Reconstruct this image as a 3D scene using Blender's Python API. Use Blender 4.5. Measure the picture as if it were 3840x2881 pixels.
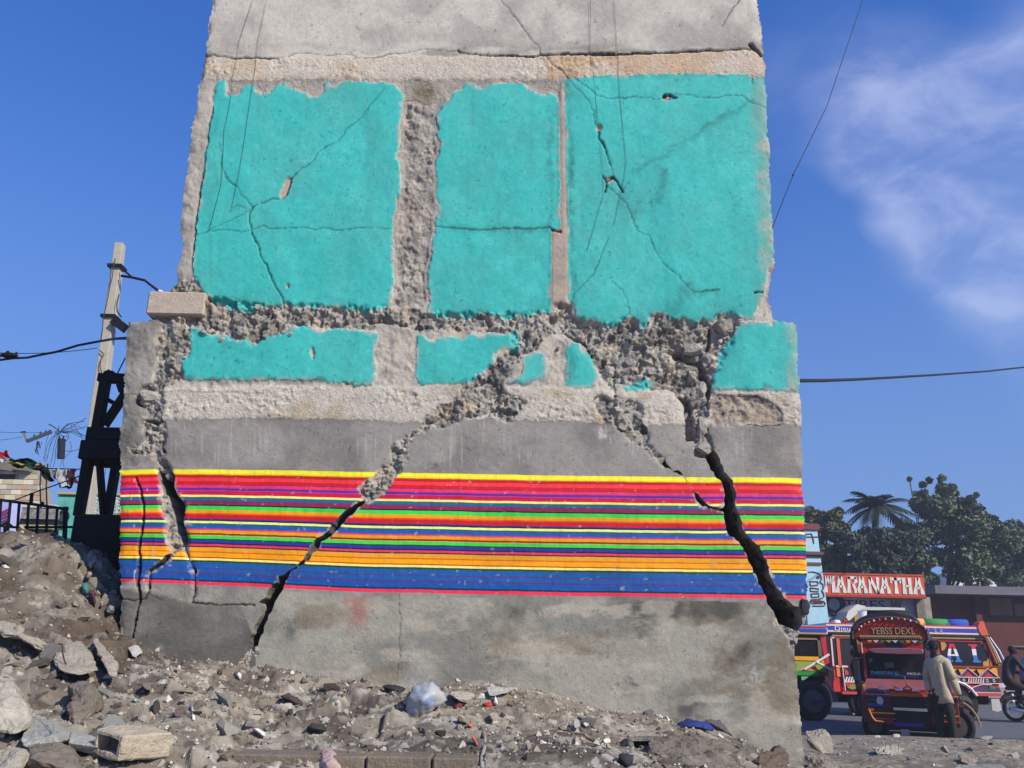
import bpy, bmesh, math, random
import numpy as np
from mathutils import Vector, Matrix

for o in list(bpy.data.objects): bpy.data.objects.remove(o)
scene = bpy.context.scene
COL = scene.collection
R = math.radians

# ------------------------------------------------------------------ camera, sky, sun, exposure
CAM_Z = 1.6
PITCH, ROLL, FN = 17.5, 0.022, 3257.0           # degrees, radians, focal length in photo pixels
cam_d = bpy.data.cameras.new('camera'); cam = bpy.data.objects.new('camera', cam_d); COL.objects.link(cam)
cam_d.sensor_width = 36.0; cam_d.lens = 36.0*FN/3840.0
cam_d.clip_start = 0.05; cam_d.clip_end = 4000
CAM_R = Matrix.Rotation(R(90+PITCH), 3, 'X') @ Matrix.Rotation(ROLL, 3, 'Z')
cam.matrix_world = Matrix.Translation((0, 0, CAM_Z)) @ CAM_R.to_4x4()
scene.camera = cam

SUN_EL, SUN_AZ = 35.0, 47.0                      # azimuth: to the right of straight behind the camera
sv = Vector((math.sin(R(SUN_AZ))*math.cos(R(SUN_EL)), -math.cos(R(SUN_AZ))*math.cos(R(SUN_EL)), math.sin(R(SUN_EL))))
sun_d = bpy.data.lights.new('sun', 'SUN'); sun_d.energy = 4.6; sun_d.angle = R(0.5); sun_d.color = (1.0, .92, .76)
sun = bpy.data.objects.new('sun', sun_d); COL.objects.link(sun)
sun.rotation_euler = sv.to_track_quat('Z', 'Y').to_euler(); sun.location = sv*60

world = bpy.data.worlds.new('World'); scene.world = world; world.use_nodes = True
wn, wl = world.node_tree.nodes, world.node_tree.links
wn.clear()
w_out = wn.new('ShaderNodeOutputWorld'); w_bg = wn.new('ShaderNodeBackground'); w_bg.inputs[1].default_value = 0.105
sky = wn.new('ShaderNodeTexSky'); sky.sky_type = 'NISHITA'; sky.sun_disc = False
sky.sun_elevation = R(SUN_EL); sky.sun_rotation = math.atan2(sv.x, sv.y)
sky.air_density = 1.0; sky.dust_density = 0.35; sky.ozone_density = 3.0; sky.altitude = 50
hs = wn.new('ShaderNodeHueSaturation'); hs.inputs['Saturation'].default_value = 1.18; hs.inputs['Value'].default_value = 1.0; hs.inputs['Hue'].default_value = 0.508
wl.new(sky.outputs[0], hs.inputs['Color'])
tc = wn.new('ShaderNodeTexCoord')
vs_ = wn.new('ShaderNodeVectorMath'); vs_.operation = 'MULTIPLY_ADD'; vs_.inputs[1].default_value = (1, 1, .78); vs_.inputs[2].default_value = (0, 0, .17)
vn_ = wn.new('ShaderNodeVectorMath'); vn_.operation = 'NORMALIZE'
wl.new(tc.outputs['Generated'], vs_.inputs[0]); wl.new(vs_.outputs[0], vn_.inputs[0]); wl.new(vn_.outputs[0], sky.inputs['Vector'])   # dry clear air: little whitening at the horizon
def wmath(op, a, b=None, clamp=False):
    n = wn.new('ShaderNodeMath'); n.operation = op; n.use_clamp = clamp
    for i, v in enumerate((a, b)):
        if v is None: continue
        if hasattr(v, 'links'): wl.new(v, n.inputs[i])
        else: n.inputs[i].default_value = v
    return n.outputs[0]
def ray(nx, ny):
    v = CAM_R @ Vector(((nx-1920)/FN, -(ny-1440.5)/FN, -1.0)); return v
def wcloud(nx, ny, rad, amt):
    c = ray(nx, ny).normalized()
    d = wn.new('ShaderNodeVectorMath'); d.operation = 'DOT_PRODUCT'; d.inputs[1].default_value = c
    wl.new(tc.outputs['Generated'], d.inputs[0])
    m = wn.new('ShaderNodeMapRange'); m.interpolation_type = 'SMOOTHSTEP'
    m.inputs['From Min'].default_value = math.cos(rad/FN); m.inputs['From Max'].default_value = 1.0
    m.inputs['To Min'].default_value = 0; m.inputs['To Max'].default_value = amt
    wl.new(d.outputs['Value'], m.inputs['Value']); return m.outputs[0]
blobs = None
for b in [(3330,400,330,.7),(3560,470,330,.8),(3800,620,420,.9),(3260,590,170,.55),(3390,560,170,.6),(3380,770,170,.55),(3620,820,330,.55),
          (3850,860,360,.5),(3560,980,170,.3),(3690,1080,170,.22),(4200,700,700,1.0),(4500,300,700,.8),(3060,330,330,.22),(4900,900,900,.8),(-1500,200,900,.5),(2000,-2400,1100,.5),(-3000,900,900,.6)]:
    s_ = wcloud(*b); blobs = s_ if blobs is None else wmath('ADD', blobs, s_)
mp = wn.new('ShaderNodeMapping'); mp.inputs['Scale'].default_value = (1.0, 1.0, 1.7); mp.inputs['Rotation'].default_value = (0, R(12), 0)
wl.new(tc.outputs['Generated'], mp.inputs[0])
nz = wn.new('ShaderNodeTexNoise'); nz.inputs['Scale'].default_value = 9.0; nz.inputs['Detail'].default_value = 8; nz.inputs['Roughness'].default_value = .56
nz.inputs['Distortion'].default_value = .35
wl.new(mp.outputs[0], nz.inputs['Vector'])
mr = wn.new('ShaderNodeMapRange'); mr.interpolation_type = 'SMOOTHSTEP'
mr.inputs['From Min'].default_value = .34; mr.inputs['From Max'].default_value = .74; mr.inputs['To Min'].default_value = .24; mr.inputs['To Max'].default_value = 1
wl.new(nz.outputs[0], mr.inputs['Value'])
cl = wmath('MULTIPLY', wmath('MINIMUM', blobs, 1.0), mr.outputs[0])
cl = wmath('MULTIPLY', cl, 0.47, True)
mx = wn.new('ShaderNodeMix'); mx.data_type = 'RGBA'; mx.inputs['B'].default_value = (6.0, 6.4, 8.6, 1)
tint = wn.new('ShaderNodeVectorMath'); tint.operation = 'MULTIPLY'; tint.inputs[1].default_value = (.82, 1.22, 1.68); wl.new(hs.outputs[0], tint.inputs[0])
sz_ = wn.new('ShaderNodeSeparateXYZ'); wl.new(tc.outputs['Generated'], sz_.inputs[0])
hz_ = wn.new('ShaderNodeMapRange'); hz_.interpolation_type = 'SMOOTHSTEP'; hz_.inputs['From Min'].default_value = .62; hz_.inputs['From Max'].default_value = -.02; hz_.inputs['To Min'].default_value = 0; hz_.inputs['To Max'].default_value = .85
wl.new(sz_.outputs['Z'], hz_.inputs['Value'])                       # the blue pales towards the horizon all round
hm = wn.new('ShaderNodeMix'); hm.data_type = 'RGBA'; hm.inputs['B'].default_value = (1.75, 2.75, 4.9, 1)
wl.new(hz_.outputs[0], hm.inputs['Factor']); wl.new(tint.outputs[0], hm.inputs['A'])
wl.new(cl, mx.inputs['Factor']); wl.new(hm.outputs['Result'], mx.inputs['A'])
wl.new(mx.outputs['Result'], w_bg.inputs[0]); wl.new(w_bg.outputs[0], w_out.inputs[0])

scene.view_settings.view_transform = 'Standard'; scene.view_settings.look = 'None'
scene.view_settings.gamma = 1.0; scene.view_settings.use_curve_mapping = False
scene.view_settings.exposure = 0.25

# ------------------------------------------------------------------ helpers
def P(nx, ny, depth):
    """point on the ray of photo pixel (nx, ny) at world distance y = depth"""
    v = ray(nx, ny); return Vector((0, 0, CAM_Z)) + v*(depth/v.y)
def PD(dx, dy, depth): return P(dx*1.736, dy*1.736, depth)
def gdepth(nx, ny, z):
    v = ray(nx, ny); return v.y*(z-CAM_Z)/v.z

def lin(c):
    c = np.asarray(c, float)/255.0
    return np.where(c <= .04045, c/12.92, ((c+.055)/1.055)**2.4)
KAL = 1.13                                        # sunlit white renders about this bright: display colour / KAL = base colour
def alb(r, g, b): return lin((r, g, b))/KAL

def setp(o, label=None, cat=None, group=None, kind=None):
    if label: o['label'] = label
    if cat: o['category'] = cat
    if group: o['group'] = group
    if kind: o['kind'] = kind
    return o
def thing(name, label, cat, loc=(0,0,0), group=None):
    o = bpy.data.objects.new(name, None); COL.objects.link(o); o.location = loc
    o.empty_display_size = .1
    return setp(o, label, cat, group)
def wloc(o):
    l = Vector((0,0,0))
    while o is not None: l = l + o.location; o = o.parent
    return l
def link_mesh(name, me, mat=None, parent=None):
    o = bpy.data.objects.new(name, me); COL.objects.link(o)
    if mat: me.materials.append(mat)
    if parent: o.parent = parent
    return o
def np_mesh(name, V, F, smooth=True):
    me = bpy.data.meshes.new(name); V = np.asarray(V, np.float32); F = np.asarray(F, np.int32)
    k = F.shape[1]
    me.vertices.add(len(V)); me.vertices.foreach_set('co', V.ravel())
    me.loops.add(F.size); me.loops.foreach_set('vertex_index', F.ravel())
    me.polygons.add(len(F)); me.polygons.foreach_set('loop_start', np.arange(0, F.size, k, dtype=np.int32))
    me.polygons.foreach_set('use_smooth', np.full(len(F), smooth, bool))
    me.update(calc_edges=True); return me
def add_col(me, name, arr):
    a = me.attributes.new(name, 'FLOAT_COLOR', 'POINT'); c = np.ones((len(arr), 4), np.float32); c[:, :3] = arr
    a.data.foreach_set('color', c.ravel())
def add_f(me, name, arr):
    a = me.attributes.new(name, 'FLOAT', 'POINT'); a.data.foreach_set('value', np.asarray(arr, np.float32))

class MB:
    """collects simple shapes in world coordinates and links them as ONE mesh object"""
    def __init__(s): s.v, s.f = [], []
    def raw(s, v, f):
        n = len(s.v); s.v += [Vector(p) for p in v]; s.f += [tuple(i+n for i in q) for q in f]; return s
    def box(s, a, b):
        x0,y0,z0 = a; x1,y1,z1 = b
        return s.raw([(x0,y0,z0),(x1,y0,z0),(x1,y1,z0),(x0,y1,z0),(x0,y0,z1),(x1,y0,z1),(x1,y1,z1),(x0,y1,z1)],
                     [(0,3,2,1),(4,5,6,7),(0,1,5,4),(1,2,6,5),(2,3,7,6),(3,0,4,7)])
    def bar(s, p, q, w, d, w1=None, d1=None):
        """box from p to q; w across x, d across y"""
        w1 = w if w1 is None else w1; d1 = d if d1 is None else d1
        p, q = Vector(p), Vector(q); t = (q-p).normalized()
        ax = t.cross(Vector((0,1,0)))
        if ax.length < 1e-4: ax = Vector((1,0,0))
        ax.normalize(); ay = t.cross(ax).normalized()
        vs = []
        for c, ww, dd in ((p, w, d), (q, w1, d1)):
            for sx, sy in ((-1,-1),(1,-1),(1,1),(-1,1)): vs.append(c + ax*sx*ww/2 + ay*sy*dd/2)
        return s.raw(vs, [(0,1,2,3),(7,6,5,4),(0,4,5,1),(1,5,6,2),(2,6,7,3),(3,7,4,0)])
    def tube(s, pts, r, n=6, r1=None):
        pts = [Vector(p) for p in pts]; m = len(pts); vs = []; fs = []
        for i, p in enumerate(pts):
            t = (pts[min(i+1, m-1)]-pts[max(i-1, 0)]).normalized()
            a = t.cross(Vector((0,0,1)) if abs(t.z) < .9 else Vector((1,0,0))).normalized(); b = t.cross(a)
            rr = r if r1 is None else r + (r1-r)*i/max(1, m-1)
            for k in range(n):
                an = 2*math.pi*k/n; vs.append(p + a*math.cos(an)*rr + b*math.sin(an)*rr)
        for i in range(m-1):
            for k in range(n):
                k2 = (k+1) % n; fs.append((i*n+k, i*n+k2, (i+1)*n+k2, (i+1)*n+k))
        fs.append(tuple(range(n-1, -1, -1))); fs.append(tuple((m-1)*n+k for k in range(n)))
        return s.raw(vs, fs)
    def plate(s, pts, y, th):
        """polygon given in (x, z), front face at y, th deep"""
        n = len(pts)
        ar = sum(pts[i][0]*pts[(i+1) % n][1]-pts[(i+1) % n][0]*pts[i][1] for i in range(n))
        if ar < 0: pts = pts[::-1]
        vs = [(x, y, z) for x, z in pts] + [(x, y+th, z) for x, z in pts]
        fs = [tuple(range(n)), tuple(range(2*n-1, n-1, -1))] + [(i, i+n, (i+1) % n+n, (i+1) % n) for i in range(n)]
        return s.raw(vs, fs)
    def ring(s, c, R_, r, n=20, k=8, axis='Y', arc=(0, 1)):
        vs, fs = [], []; full = arc == (0, 1); m = n if full else n+1
        for i in range(m):
            a = 2*math.pi*(arc[0]+(arc[1]-arc[0])*i/n); ca, sa = math.cos(a), math.sin(a)
            for j in range(k):
                b = 2*math.pi*j/k; rr = R_ + r*math.cos(b); t = r*math.sin(b)
                u = {'Y': (rr*ca, t, rr*sa), 'X': (t, rr*ca, rr*sa), 'Z': (rr*ca, rr*sa, t)}[axis]
                vs.append(Vector(c)+Vector(u))
        for i in range(n):
            i2 = (i+1) % m
            for j in range(k): fs.append((i*k+j, i2*k+j, i2*k+(j+1) % k, i*k+(j+1) % k))
        return s.raw(vs, fs)
    def disc(s, c, r, th, n=20, axis='Y'):
        c = Vector(c); d = {'Y': Vector((0,1,0)), 'X': Vector((1,0,0)), 'Z': Vector((0,0,1))}[axis]
        return s.tube([c-d*th/2, c+d*th/2], r, n)
    def ball(s, c, r, n=10, sc=(1,1,1)):
        vs, fs = [], []; m = n//2
        for i in range(m+1):
            th = math.pi*i/m
            for k in range(n):
                ph = 2*math.pi*k/n
                vs.append(Vector(c)+Vector((r*sc[0]*math.sin(th)*math.cos(ph), r*sc[1]*math.sin(th)*math.sin(ph), r*sc[2]*math.cos(th))))
        for i in range(m):
            for k in range(n): fs.append((i*n+k, (i+1)*n+k, (i+1)*n+(k+1) % n, i*n+(k+1) % n))
        return s.raw(vs, fs)
    def build(s, name, mat, parent=None, smooth=False, bevel=0):
        off = wloc(parent) if parent else Vector((0,0,0))
        if parent is None and s.v:
            xs = [v.x for v in s.v]; ys = [v.y for v in s.v]
            off = Vector(((min(xs)+max(xs))/2, (min(ys)+max(ys))/2, min(v.z for v in s.v)))
        me = bpy.data.meshes.new(name); me.from_pydata([v-off for v in s.v], [], s.f)
        bm = bmesh.new(); bm.from_mesh(me); bmesh.ops.recalc_face_normals(bm, faces=bm.faces)
        if bevel: bmesh.ops.bevel(bm, geom=list(bm.edges), offset=bevel, segments=1, affect='EDGES', clamp_overlap=True)
        bm.to_mesh(me); bm.free()
        if smooth: me.polygons.foreach_set('use_smooth', [True]*len(me.polygons))
        o = link_mesh(name, me, mat, parent)
        if parent is None: o.location = off
        return o

# numpy noise
def _h(ix, iy, seed):
    a = (ix.astype(np.int64)*374761393 + iy.astype(np.int64)*668265263 + seed*1442695041) & 0xFFFFFFFF
    a = ((a ^ (a >> 13))*1274126177) & 0xFFFFFFFF; a = ((a ^ (a >> 16))*2246822519) & 0xFFFFFFFF
    return ((a ^ (a >> 15)) & 0xFFFFFF)/float(0xFFFFFF)
def vnoise(x, y, seed=0):
    ix, iy = np.floor(x), np.floor(y); fx, fy = x-ix, y-iy
    ux, uy = fx*fx*(3-2*fx), fy*fy*(3-2*fy)
    a = _h(ix, iy, seed)*(1-ux) + _h(ix+1, iy, seed)*ux; b = _h(ix, iy+1, seed)*(1-ux) + _h(ix+1, iy+1, seed)*ux
    return (a*(1-uy)+b*uy)*2-1
def fbm(x, y, seed=0, octv=4, gain=.5):
    s, a, t = 0, 1.0, 0
    for o in range(octv):
        s = s + a*vnoise(x*2**o+o*17.3, y*2**o-o*9.1, seed+o*31); t += a; a *= gain
    return s/t*1.6
def worley(x, y, seed=0):
    ix, iy = np.floor(x), np.floor(y); f1 = np.full(x.shape, 9.0); f2 = f1.copy(); idr = np.zeros(x.shape)
    for dx in (-1, 0, 1):
        for dy in (-1, 0, 1):
            cx, cy = ix+dx, iy+dy
            d = np.hypot(cx+_h(cx, cy, seed)-x, cy+_h(cx, cy, seed+7)-y)
            c = d < f1; f2 = np.where(c, f1, np.minimum(f2, d)); idr = np.where(c, _h(cx, cy, seed+13), idr); f1 = np.where(c, d, f1)
    return f1, f2, idr
def facets(x, y, seed=0):
    """like worley, plus a tilted plane per cell: broken stone faces"""
    ix, iy = np.floor(x), np.floor(y); f1 = np.full(x.shape, 9.0); f2 = f1.copy(); idr = np.zeros(x.shape); sl = np.zeros(x.shape)
    for dx in (-1, 0, 1):
        for dy in (-1, 0, 1):
            cx, cy = ix+dx, iy+dy
            ox = cx+_h(cx, cy, seed)-x; oy = cy+_h(cx, cy, seed+7)-y; d = np.hypot(ox, oy)
            c = d < f1; f2 = np.where(c, f1, np.minimum(f2, d)); idr = np.where(c, _h(cx, cy, seed+13), idr); f1 = np.where(c, d, f1)
            sl = np.where(c, ox*(_h(cx, cy, seed+17)-.5)*2+oy*(_h(cx, cy, seed+19)-.5)*2, sl)
    return f1, f2, idr, sl
def sstep(a, b, x):
    t = np.clip((x-a)/(b-a), 0, 1); return t*t*(3-2*t)

# materials
def new_mat(name):
    m = bpy.data.materials.new(name); m.use_nodes = True
    b = m.node_tree.nodes['Principled BSDF']; return m, m.node_tree.nodes, m.node_tree.links, b
def mat(name, rgb, rough=.8, var=.18, scale=6.0, bump=.0, bscale=40., metal=0., rnd=0., attr=None, spec=.3, coat=0.):
    m, n, l, b = new_mat(name)
    b.inputs['Roughness'].default_value = rough; b.inputs['Metallic'].default_value = metal
    b.inputs['Specular IOR Level'].default_value = spec
    if coat: b.inputs['Coat Weight'].default_value = coat; b.inputs['Coat Roughness'].default_value = .15
    t = n.new('ShaderNodeTexCoord')
    nz = n.new('ShaderNodeTexNoise'); nz.inputs['Scale'].default_value = scale; nz.inputs['Detail'].default_value = 6; nz.inputs['Roughness'].default_value = .65
    l.new(t.outputs['Object'], nz.inputs['Vector'])
    mr = n.new('ShaderNodeMapRange'); mr.inputs['From Min'].default_value = .25; mr.inputs['From Max'].default_value = .75
    mr.inputs['To Min'].default_value = 1-var; mr.inputs['To Max'].default_value = 1+var; l.new(nz.outputs[0], mr.inputs['Value'])
    val = mr.outputs[0]
    if rnd:
        oi = n.new('ShaderNodeObjectInfo'); r2 = n.new('ShaderNodeMapRange'); r2.inputs['To Min'].default_value = 1-rnd; r2.inputs['To Max'].default_value = 1+rnd
        l.new(oi.outputs['Random'], r2.inputs['Value']); mm = n.new('ShaderNodeMath'); mm.operation = 'MULTIPLY'
        l.new(val, mm.inputs[0]); l.new(r2.outputs[0], mm.inputs[1]); val = mm.outputs[0]
    mu = n.new('ShaderNodeVectorMath'); mu.operation = 'SCALE'; l.new(val, mu.inputs['Scale'])
    if attr:
        at = n.new('ShaderNodeAttribute'); at.attribute_name = attr; l.new(at.outputs['Color'], mu.inputs[0])
    else: mu.inputs[0].default_value = tuple(rgb)
    l.new(mu.outputs[0], b.inputs['Base Color'])
    if bump:
        n2 = n.new('ShaderNodeTexNoise'); n2.inputs['Scale'].default_value = bscale; n2.inputs['Detail'].default_value = 5; n2.inputs['Roughness'].default_value = .7
        l.new(t.outputs['Object'], n2.inputs['Vector']); bp = n.new('ShaderNodeBump'); bp.inputs['Strength'].default_value = bump; bp.inputs['Distance'].default_value = .02
        l.new(n2.outputs[0], bp.inputs['Height']); l.new(bp.outputs[0], b.inputs['Normal'])
    return m
# ------------------------------------------------------------------ the cracked wall (a height field standing on the plane y = WY)
WY = 6.4
FR = {'A': (600,0,2.371), 'B': (1400,0,2.371), 'C': (2100,0,2.371), 'D': (600,650,2.2133), 'E': (1400,650,2.2133), 'F': (2100,650,2.2137),
      'G': (400,1000,2.0757), 'H': (2400,1100,2.3708), 'I': (400,1700,1.953), 'J': (1000,1400,2.371), 'K': (1800,1100,2.3714),
      'L': (2300,1600,1.9526), 'Q': (2300,2300,2.765), 'N': (0,0,1.0)}
def T(s):
    out, fr, nums = [], None, []
    for w in s.split():
        if w in FR: fr = FR[w]; continue
        nums.append(float(w))
        if len(nums) == 2: out.append((fr[0]+nums[0]/fr[2], fr[1]+nums[1]/fr[2])); nums = []
    return np.array(out)

SIL = T("A 462 -60 462 0 445 120 425 140 420 270 410 420 390 540 368 640 345 740 325 880 318 990 300 1010 285 1100 275 1200 262 1330 245 1450 230 1560 212 1660 "
        "D 190 150 175 280 160 380 165 480 185 560 165 640 150 760 140 820 140 880 130 915 60 975 0 985 G 345 215 330 390 370 405 340 415 200 420 165 430 150 560 145 700 135 850 130 1000 115 1100 105 1250 100 1400 105 1600 "
        "I 95 400 90 600 85 780 95 960 105 1050 90 1180 80 1290 75 1350 N 425 2600 425 2960 3030 2960 Q 1985 1606 1975 1400 1960 1150 1940 900 1920 700 1905 500 1890 380 "
        "L 1375 1490 1405 1440 1420 1340 1428 1310 1425 1240 1420 950 1410 750 1395 500 1390 360 H 1450 1600 1445 1300 1440 1000 1425 860 1420 700 1410 490 1395 260 1230 235 1185 230 "
        "F 1770 1215 1765 1100 1735 1040 1740 960 1765 830 1795 740 1785 690 1780 600 1770 400 1755 180 1745 0 C 1870 1400 1855 1100 1835 800 1830 600 1815 470 1800 300 1765 0 1760 -60")
TEAL = [T("A 525 715 590 715 590 835 600 850 690 850 720 825 770 750 825 755 870 820 990 825 1040 750 1110 755 1190 790 1270 830 1340 865 1390 855 1450 815 1455 745 1480 735 1560 775 1620 735 1720 725 1830 725 1880 745 1990 740 2090 760 "
          "B 240 790 270 870 270 900 240 1000 240 1150 245 1200 215 1320 195 1400 235 1450 235 1660 E 220 0 220 150 195 180 185 280 165 380 160 470 155 640 160 800 175 900 155 1010 140 1090 105 1130 "
          "D 1870 1130 1760 1155 1620 1140 1480 1115 1420 1100 1300 1130 1200 1125 1120 1100 1060 1090 1020 1095 960 1105 840 1115 800 1110 770 1135 690 1155 640 1135 560 1125 500 1080 420 1060 385 1010 330 930 290 885 270 830 262 740 285 540 300 400 330 180 360 0 A 415 1330 470 960 510 740"),
        T("B 815 745 900 750 960 795 1050 750 1200 740 1335 740 1370 780 1450 825 1520 845 1580 830 1640 880 1640 1000 1640 1100 1650 1200 1655 1300 1660 1660 E 1550 0 1550 480 1475 465 1475 760 1470 830 1475 1160 1400 1170 1300 1185 1200 1185 1100 1210 1020 1190 960 1150 900 1160 840 1180 760 1185 640 1180 520 1185 480 1190 445 1150 470 1080 460 950 460 800 480 700 500 560 510 460 500 400 540 330 545 270 530 150 525 0 "
          "B 550 1450 580 1370 605 1300 580 1220 575 1080 580 1000 620 960 680 890 720 830 790 795"),
        T("C 40 710 300 685 900 660 1300 658 1690 665 1710 700 1735 690 1830 660 1835 800 1855 1100 1870 1400 1880 1660 F 1755 180 1770 400 1780 600 1785 690 1765 760 1720 820 1710 900 1690 1000 1690 1050 1620 1150 1590 1220 1520 1210 1470 1195 1440 1170 1400 1150 1320 1185 1230 1215 1150 1220 1060 1200 1020 1190 930 1200 860 1165 760 1170 735 1190 720 1260 680 1265 620 1210 580 1180 540 1210 470 1250 400 1275 330 1250 240 1225 140 1190 110 1080 75 1050 70 600 60 0 C 65 1660 60 1300 50 1000"),
        T("D 245 1275 330 1300 345 1345 440 1320 540 1345 600 1375 655 1405 680 1365 710 1355 760 1430 820 1390 900 1360 1010 1335 1060 1290 1120 1265 1250 1255 1290 1300 1340 1320 1460 1290 1540 1310 1600 1270 1650 1310 1760 1310 1820 1340 1815 1400 1790 1450 1780 1550 1800 1620 1790 1660 J 975 0 960 60 930 105 800 115 640 75 330 68 100 70 G 1453 905 1300 890 900 885 590 890 575 850 585 760 600 720 640 690 660 640 650 560 650 470 730 490"),
        T("E 360 1340 440 1350 470 1390 520 1400 550 1370 640 1370 720 1380 800 1350 900 1340 1000 1340 1080 1320 1150 1320 1180 1290 1200 1320 1240 1350 1230 1430 1200 1480 1170 1490 1100 1460 1040 1470 990 1500 1010 1580 K 130 600 100 640 45 670 30 720 0 750 J 1930 0 1860 60 1810 80 1780 105 1640 90 1520 90 1430 110 1370 95 1330 60 1330 0 E 360 1400"),
        T("K 370 560 430 530 500 525 560 545 580 590 605 650 590 700 575 770 420 800 340 810 220 800 290 740 370 720 385 650 350 590"),
        T("K 765 400 810 430 870 460 900 510 960 520 1000 570 1020 620 1040 680 1060 730 1050 790 1000 840 900 855 830 850 760 800 755 700 760 600"),
        T("K 1200 800 1280 750 1330 790 1430 760 1490 700 1530 760 1540 830 1480 860 1300 860"),
        T("H 905 260 1000 255 1110 260 1180 295 1230 235 1395 260 1410 490 1420 860 1300 870 900 860 650 850 650 760 680 700 690 620 710 520 760 440 840 350 880 280")]
RUB = [T("D 0 1195 60 960 140 890 290 885 385 1010 900 1090 1992 1120 E 445 1150 1475 1150 1500 1080 1620 1080 1680 1200 1992 1250 1992 1500 1700 1400 1600 1330 1200 1340 700 1300 350 1300 0 1240 D 1760 1300 1460 1285 1120 1262 1010 1335 820 1390 760 1430 710 1355 655 1405 540 1345 345 1345 245 1275 0 1300"),
       T("G 420 440 640 440 650 700 590 740 580 850 550 890 460 940 420 950 440 1060 430 1200 470 1300 450 1480 430 1500 380 1510 280 1440 250 1480 160 1400 290 1360 290 1200 260 1090 230 1020 260 950 340 900 400 760 400 600"),
       T("K 220 250 330 200 640 180 830 220 760 340 640 360 540 430 480 500 370 520 330 600 270 720 180 800 200 860 400 960 330 1090 240 1150 100 1100 0 1090 J 1500 490 1400 500 1340 540 1260 620 1240 760 1190 880 1110 940 1100 1000 1050 1060 910 1150 880 1180 830 1050 860 960 950 930 960 850 1080 780 1120 650 1230 540 1370 480 1400 380 1580 270 1700 200 1810 50 K 130 600 300 480"),
       T("K 640 180 830 220 1100 300 F 400 1275 540 1190 620 1190 720 1240 735 1180 860 1155 930 1190 1150 1210 1320 1170 1440 1150 1520 1210 1450 1290 1430 1340 1390 1370 1330 1480 1310 1560 1300 1660 H 830 370 770 430 700 540 690 620 650 760 640 800 650 880 620 1000 610 1180 640 1290 660 1360 600 1430 580 1460 490 1430 480 1320 400 1310 400 1100 420 1000 330 920 320 860 210 830 K 1560 860 1200 800 1060 720 1000 570 960 480 760 360"),
       T("K 760 350 950 470 1030 640 1070 720 1200 880 1160 960 1080 900 1000 940 1060 1080 1180 1160 1240 1220 1340 1300 1480 1400 1560 1480 1640 1540 1640 1480 1500 1350 1490 1230 1420 1150 1450 1060 1400 990 1250 930 1210 860 1200 770 1330 650 1330 600 1200 480"),
       T("I 1060 1430 1110 1440 1090 1480 1050 1490 1040 1560 965 1560 980 1520 1020 1470"),
       T("Q 1650 40 1760 130 1840 240 1890 380 1905 500 1880 420 1830 300 1740 180 1640 100"),
       T("L 1290 1490 1375 1490 1360 1640 1330 1640 1250 1520"),
       T("I 365 110 405 50 400 0 G 440 1480 430 1400 380 1510 400 1600")]
SMOOTHBIT = T("H 600 580 690 545 690 620 680 700 650 760 615 700")
FLAKE = T("H 650 890 740 915 1030 915 1200 995 1270 1085 1262 1140 1220 1165 980 1160 660 1170 630 1100")
C1 = T("I 405 50 430 60 460 100 490 170 490 260 515 310 545 345 575 375 565 440 560 490 550 530 590 590 600 640 580 700 600 760 625 810 655 860 650 930 650 1040 630 1080 640 1100 610 1100 635 1040 635 890 610 800 580 740 555 700 500 720 470 760 430 810 340 860 320 880 320 980 300 1020 300 900 310 850 400 800 440 750 460 720 460 670 440 620 430 570 440 530 440 490 400 430 390 370 400 300 385 200 365 110")
DEEP = [T("I 425 60 490 170 490 260 575 375 560 490 600 640 580 690 540 650 500 560 495 500 470 420 450 340 425 290 412 200 400 120 440 190 455 160"),
        T("I 365 110 395 200 400 300 430 300 425 200 395 130"), T("I 600 760 625 810 655 860 650 930 650 1040 630 1080 640 1100 615 1100 638 1040 640 890 615 800 585 745"),
        T("I 470 720 490 722 430 810 340 860 322 880 322 980 302 1020 305 900 315 850 400 800"),
        T("J 860 1130 870 1160 800 1200 760 1230 660 1350 640 1400 530 1480 490 1500 460 1570 410 1620 N 1168 2100 I 1367 860 1350 900 1300 970 1240 1080 1190 1180 1160 1260 1140 1320 1120 1400 1060 1430 1065 1330 1080 1270 1130 1180 1130 1120 1100 1090 1150 1070 1200 1010 1225 950 1260 910 1330 870 J 340 1660 390 1560 430 1480 500 1440 560 1390 600 1310 640 1280 710 1200 800 1150"),
        T("L 735 165 780 200 790 270 820 330 890 390 895 560 935 650 940 720 965 790 1075 880 1130 1020 1140 1090 1200 1170 1260 1250 1330 1330 1372 1330 1385 1440 1365 1485 1290 1490 1210 1440 1180 1370 1120 1290 1120 1240 1060 1150 1030 1080 1000 1010 960 900 930 850 850 790 820 740 810 640 820 590 800 400 720 330 680 240 690 200"),
        T("L 350 240 385 240 395 290 430 320 480 320 540 380 570 430 600 480 660 530 700 580 770 590 830 590 815 630 760 610 700 600 620 560 590 520 580 440 520 370 440 330 380 300"),
        T("H 330 900 440 930 470 1000 490 1090 500 1300 400 1315 400 1090 410 1010"), T("H 290 520 350 500 430 570 570 590 580 660 500 640 400 620 290 560"),
        T("H 540 640 590 650 640 790 640 900 600 980 590 880 560 800 530 760"), T("H 610 300 650 280 650 440 590 540 585 470 605 400"), T("H 0 1140 40 1160 70 1200 65 1245 0 1240"),
        T("G 240 1010 265 1060 330 1090 250 1097 205 1060"), T("G 285 1170 320 1185 410 1210 415 1235 350 1225 300 1195"), T("G 432 1160 448 1170 445 1210 425 1200"),
        T("G 425 1340 440 1350 462 1430 455 1480 440 1440"), T("H 480 1370 500 1430 590 1440 600 1425 660 1380 640 1450 560 1465 490 1440")]
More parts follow.
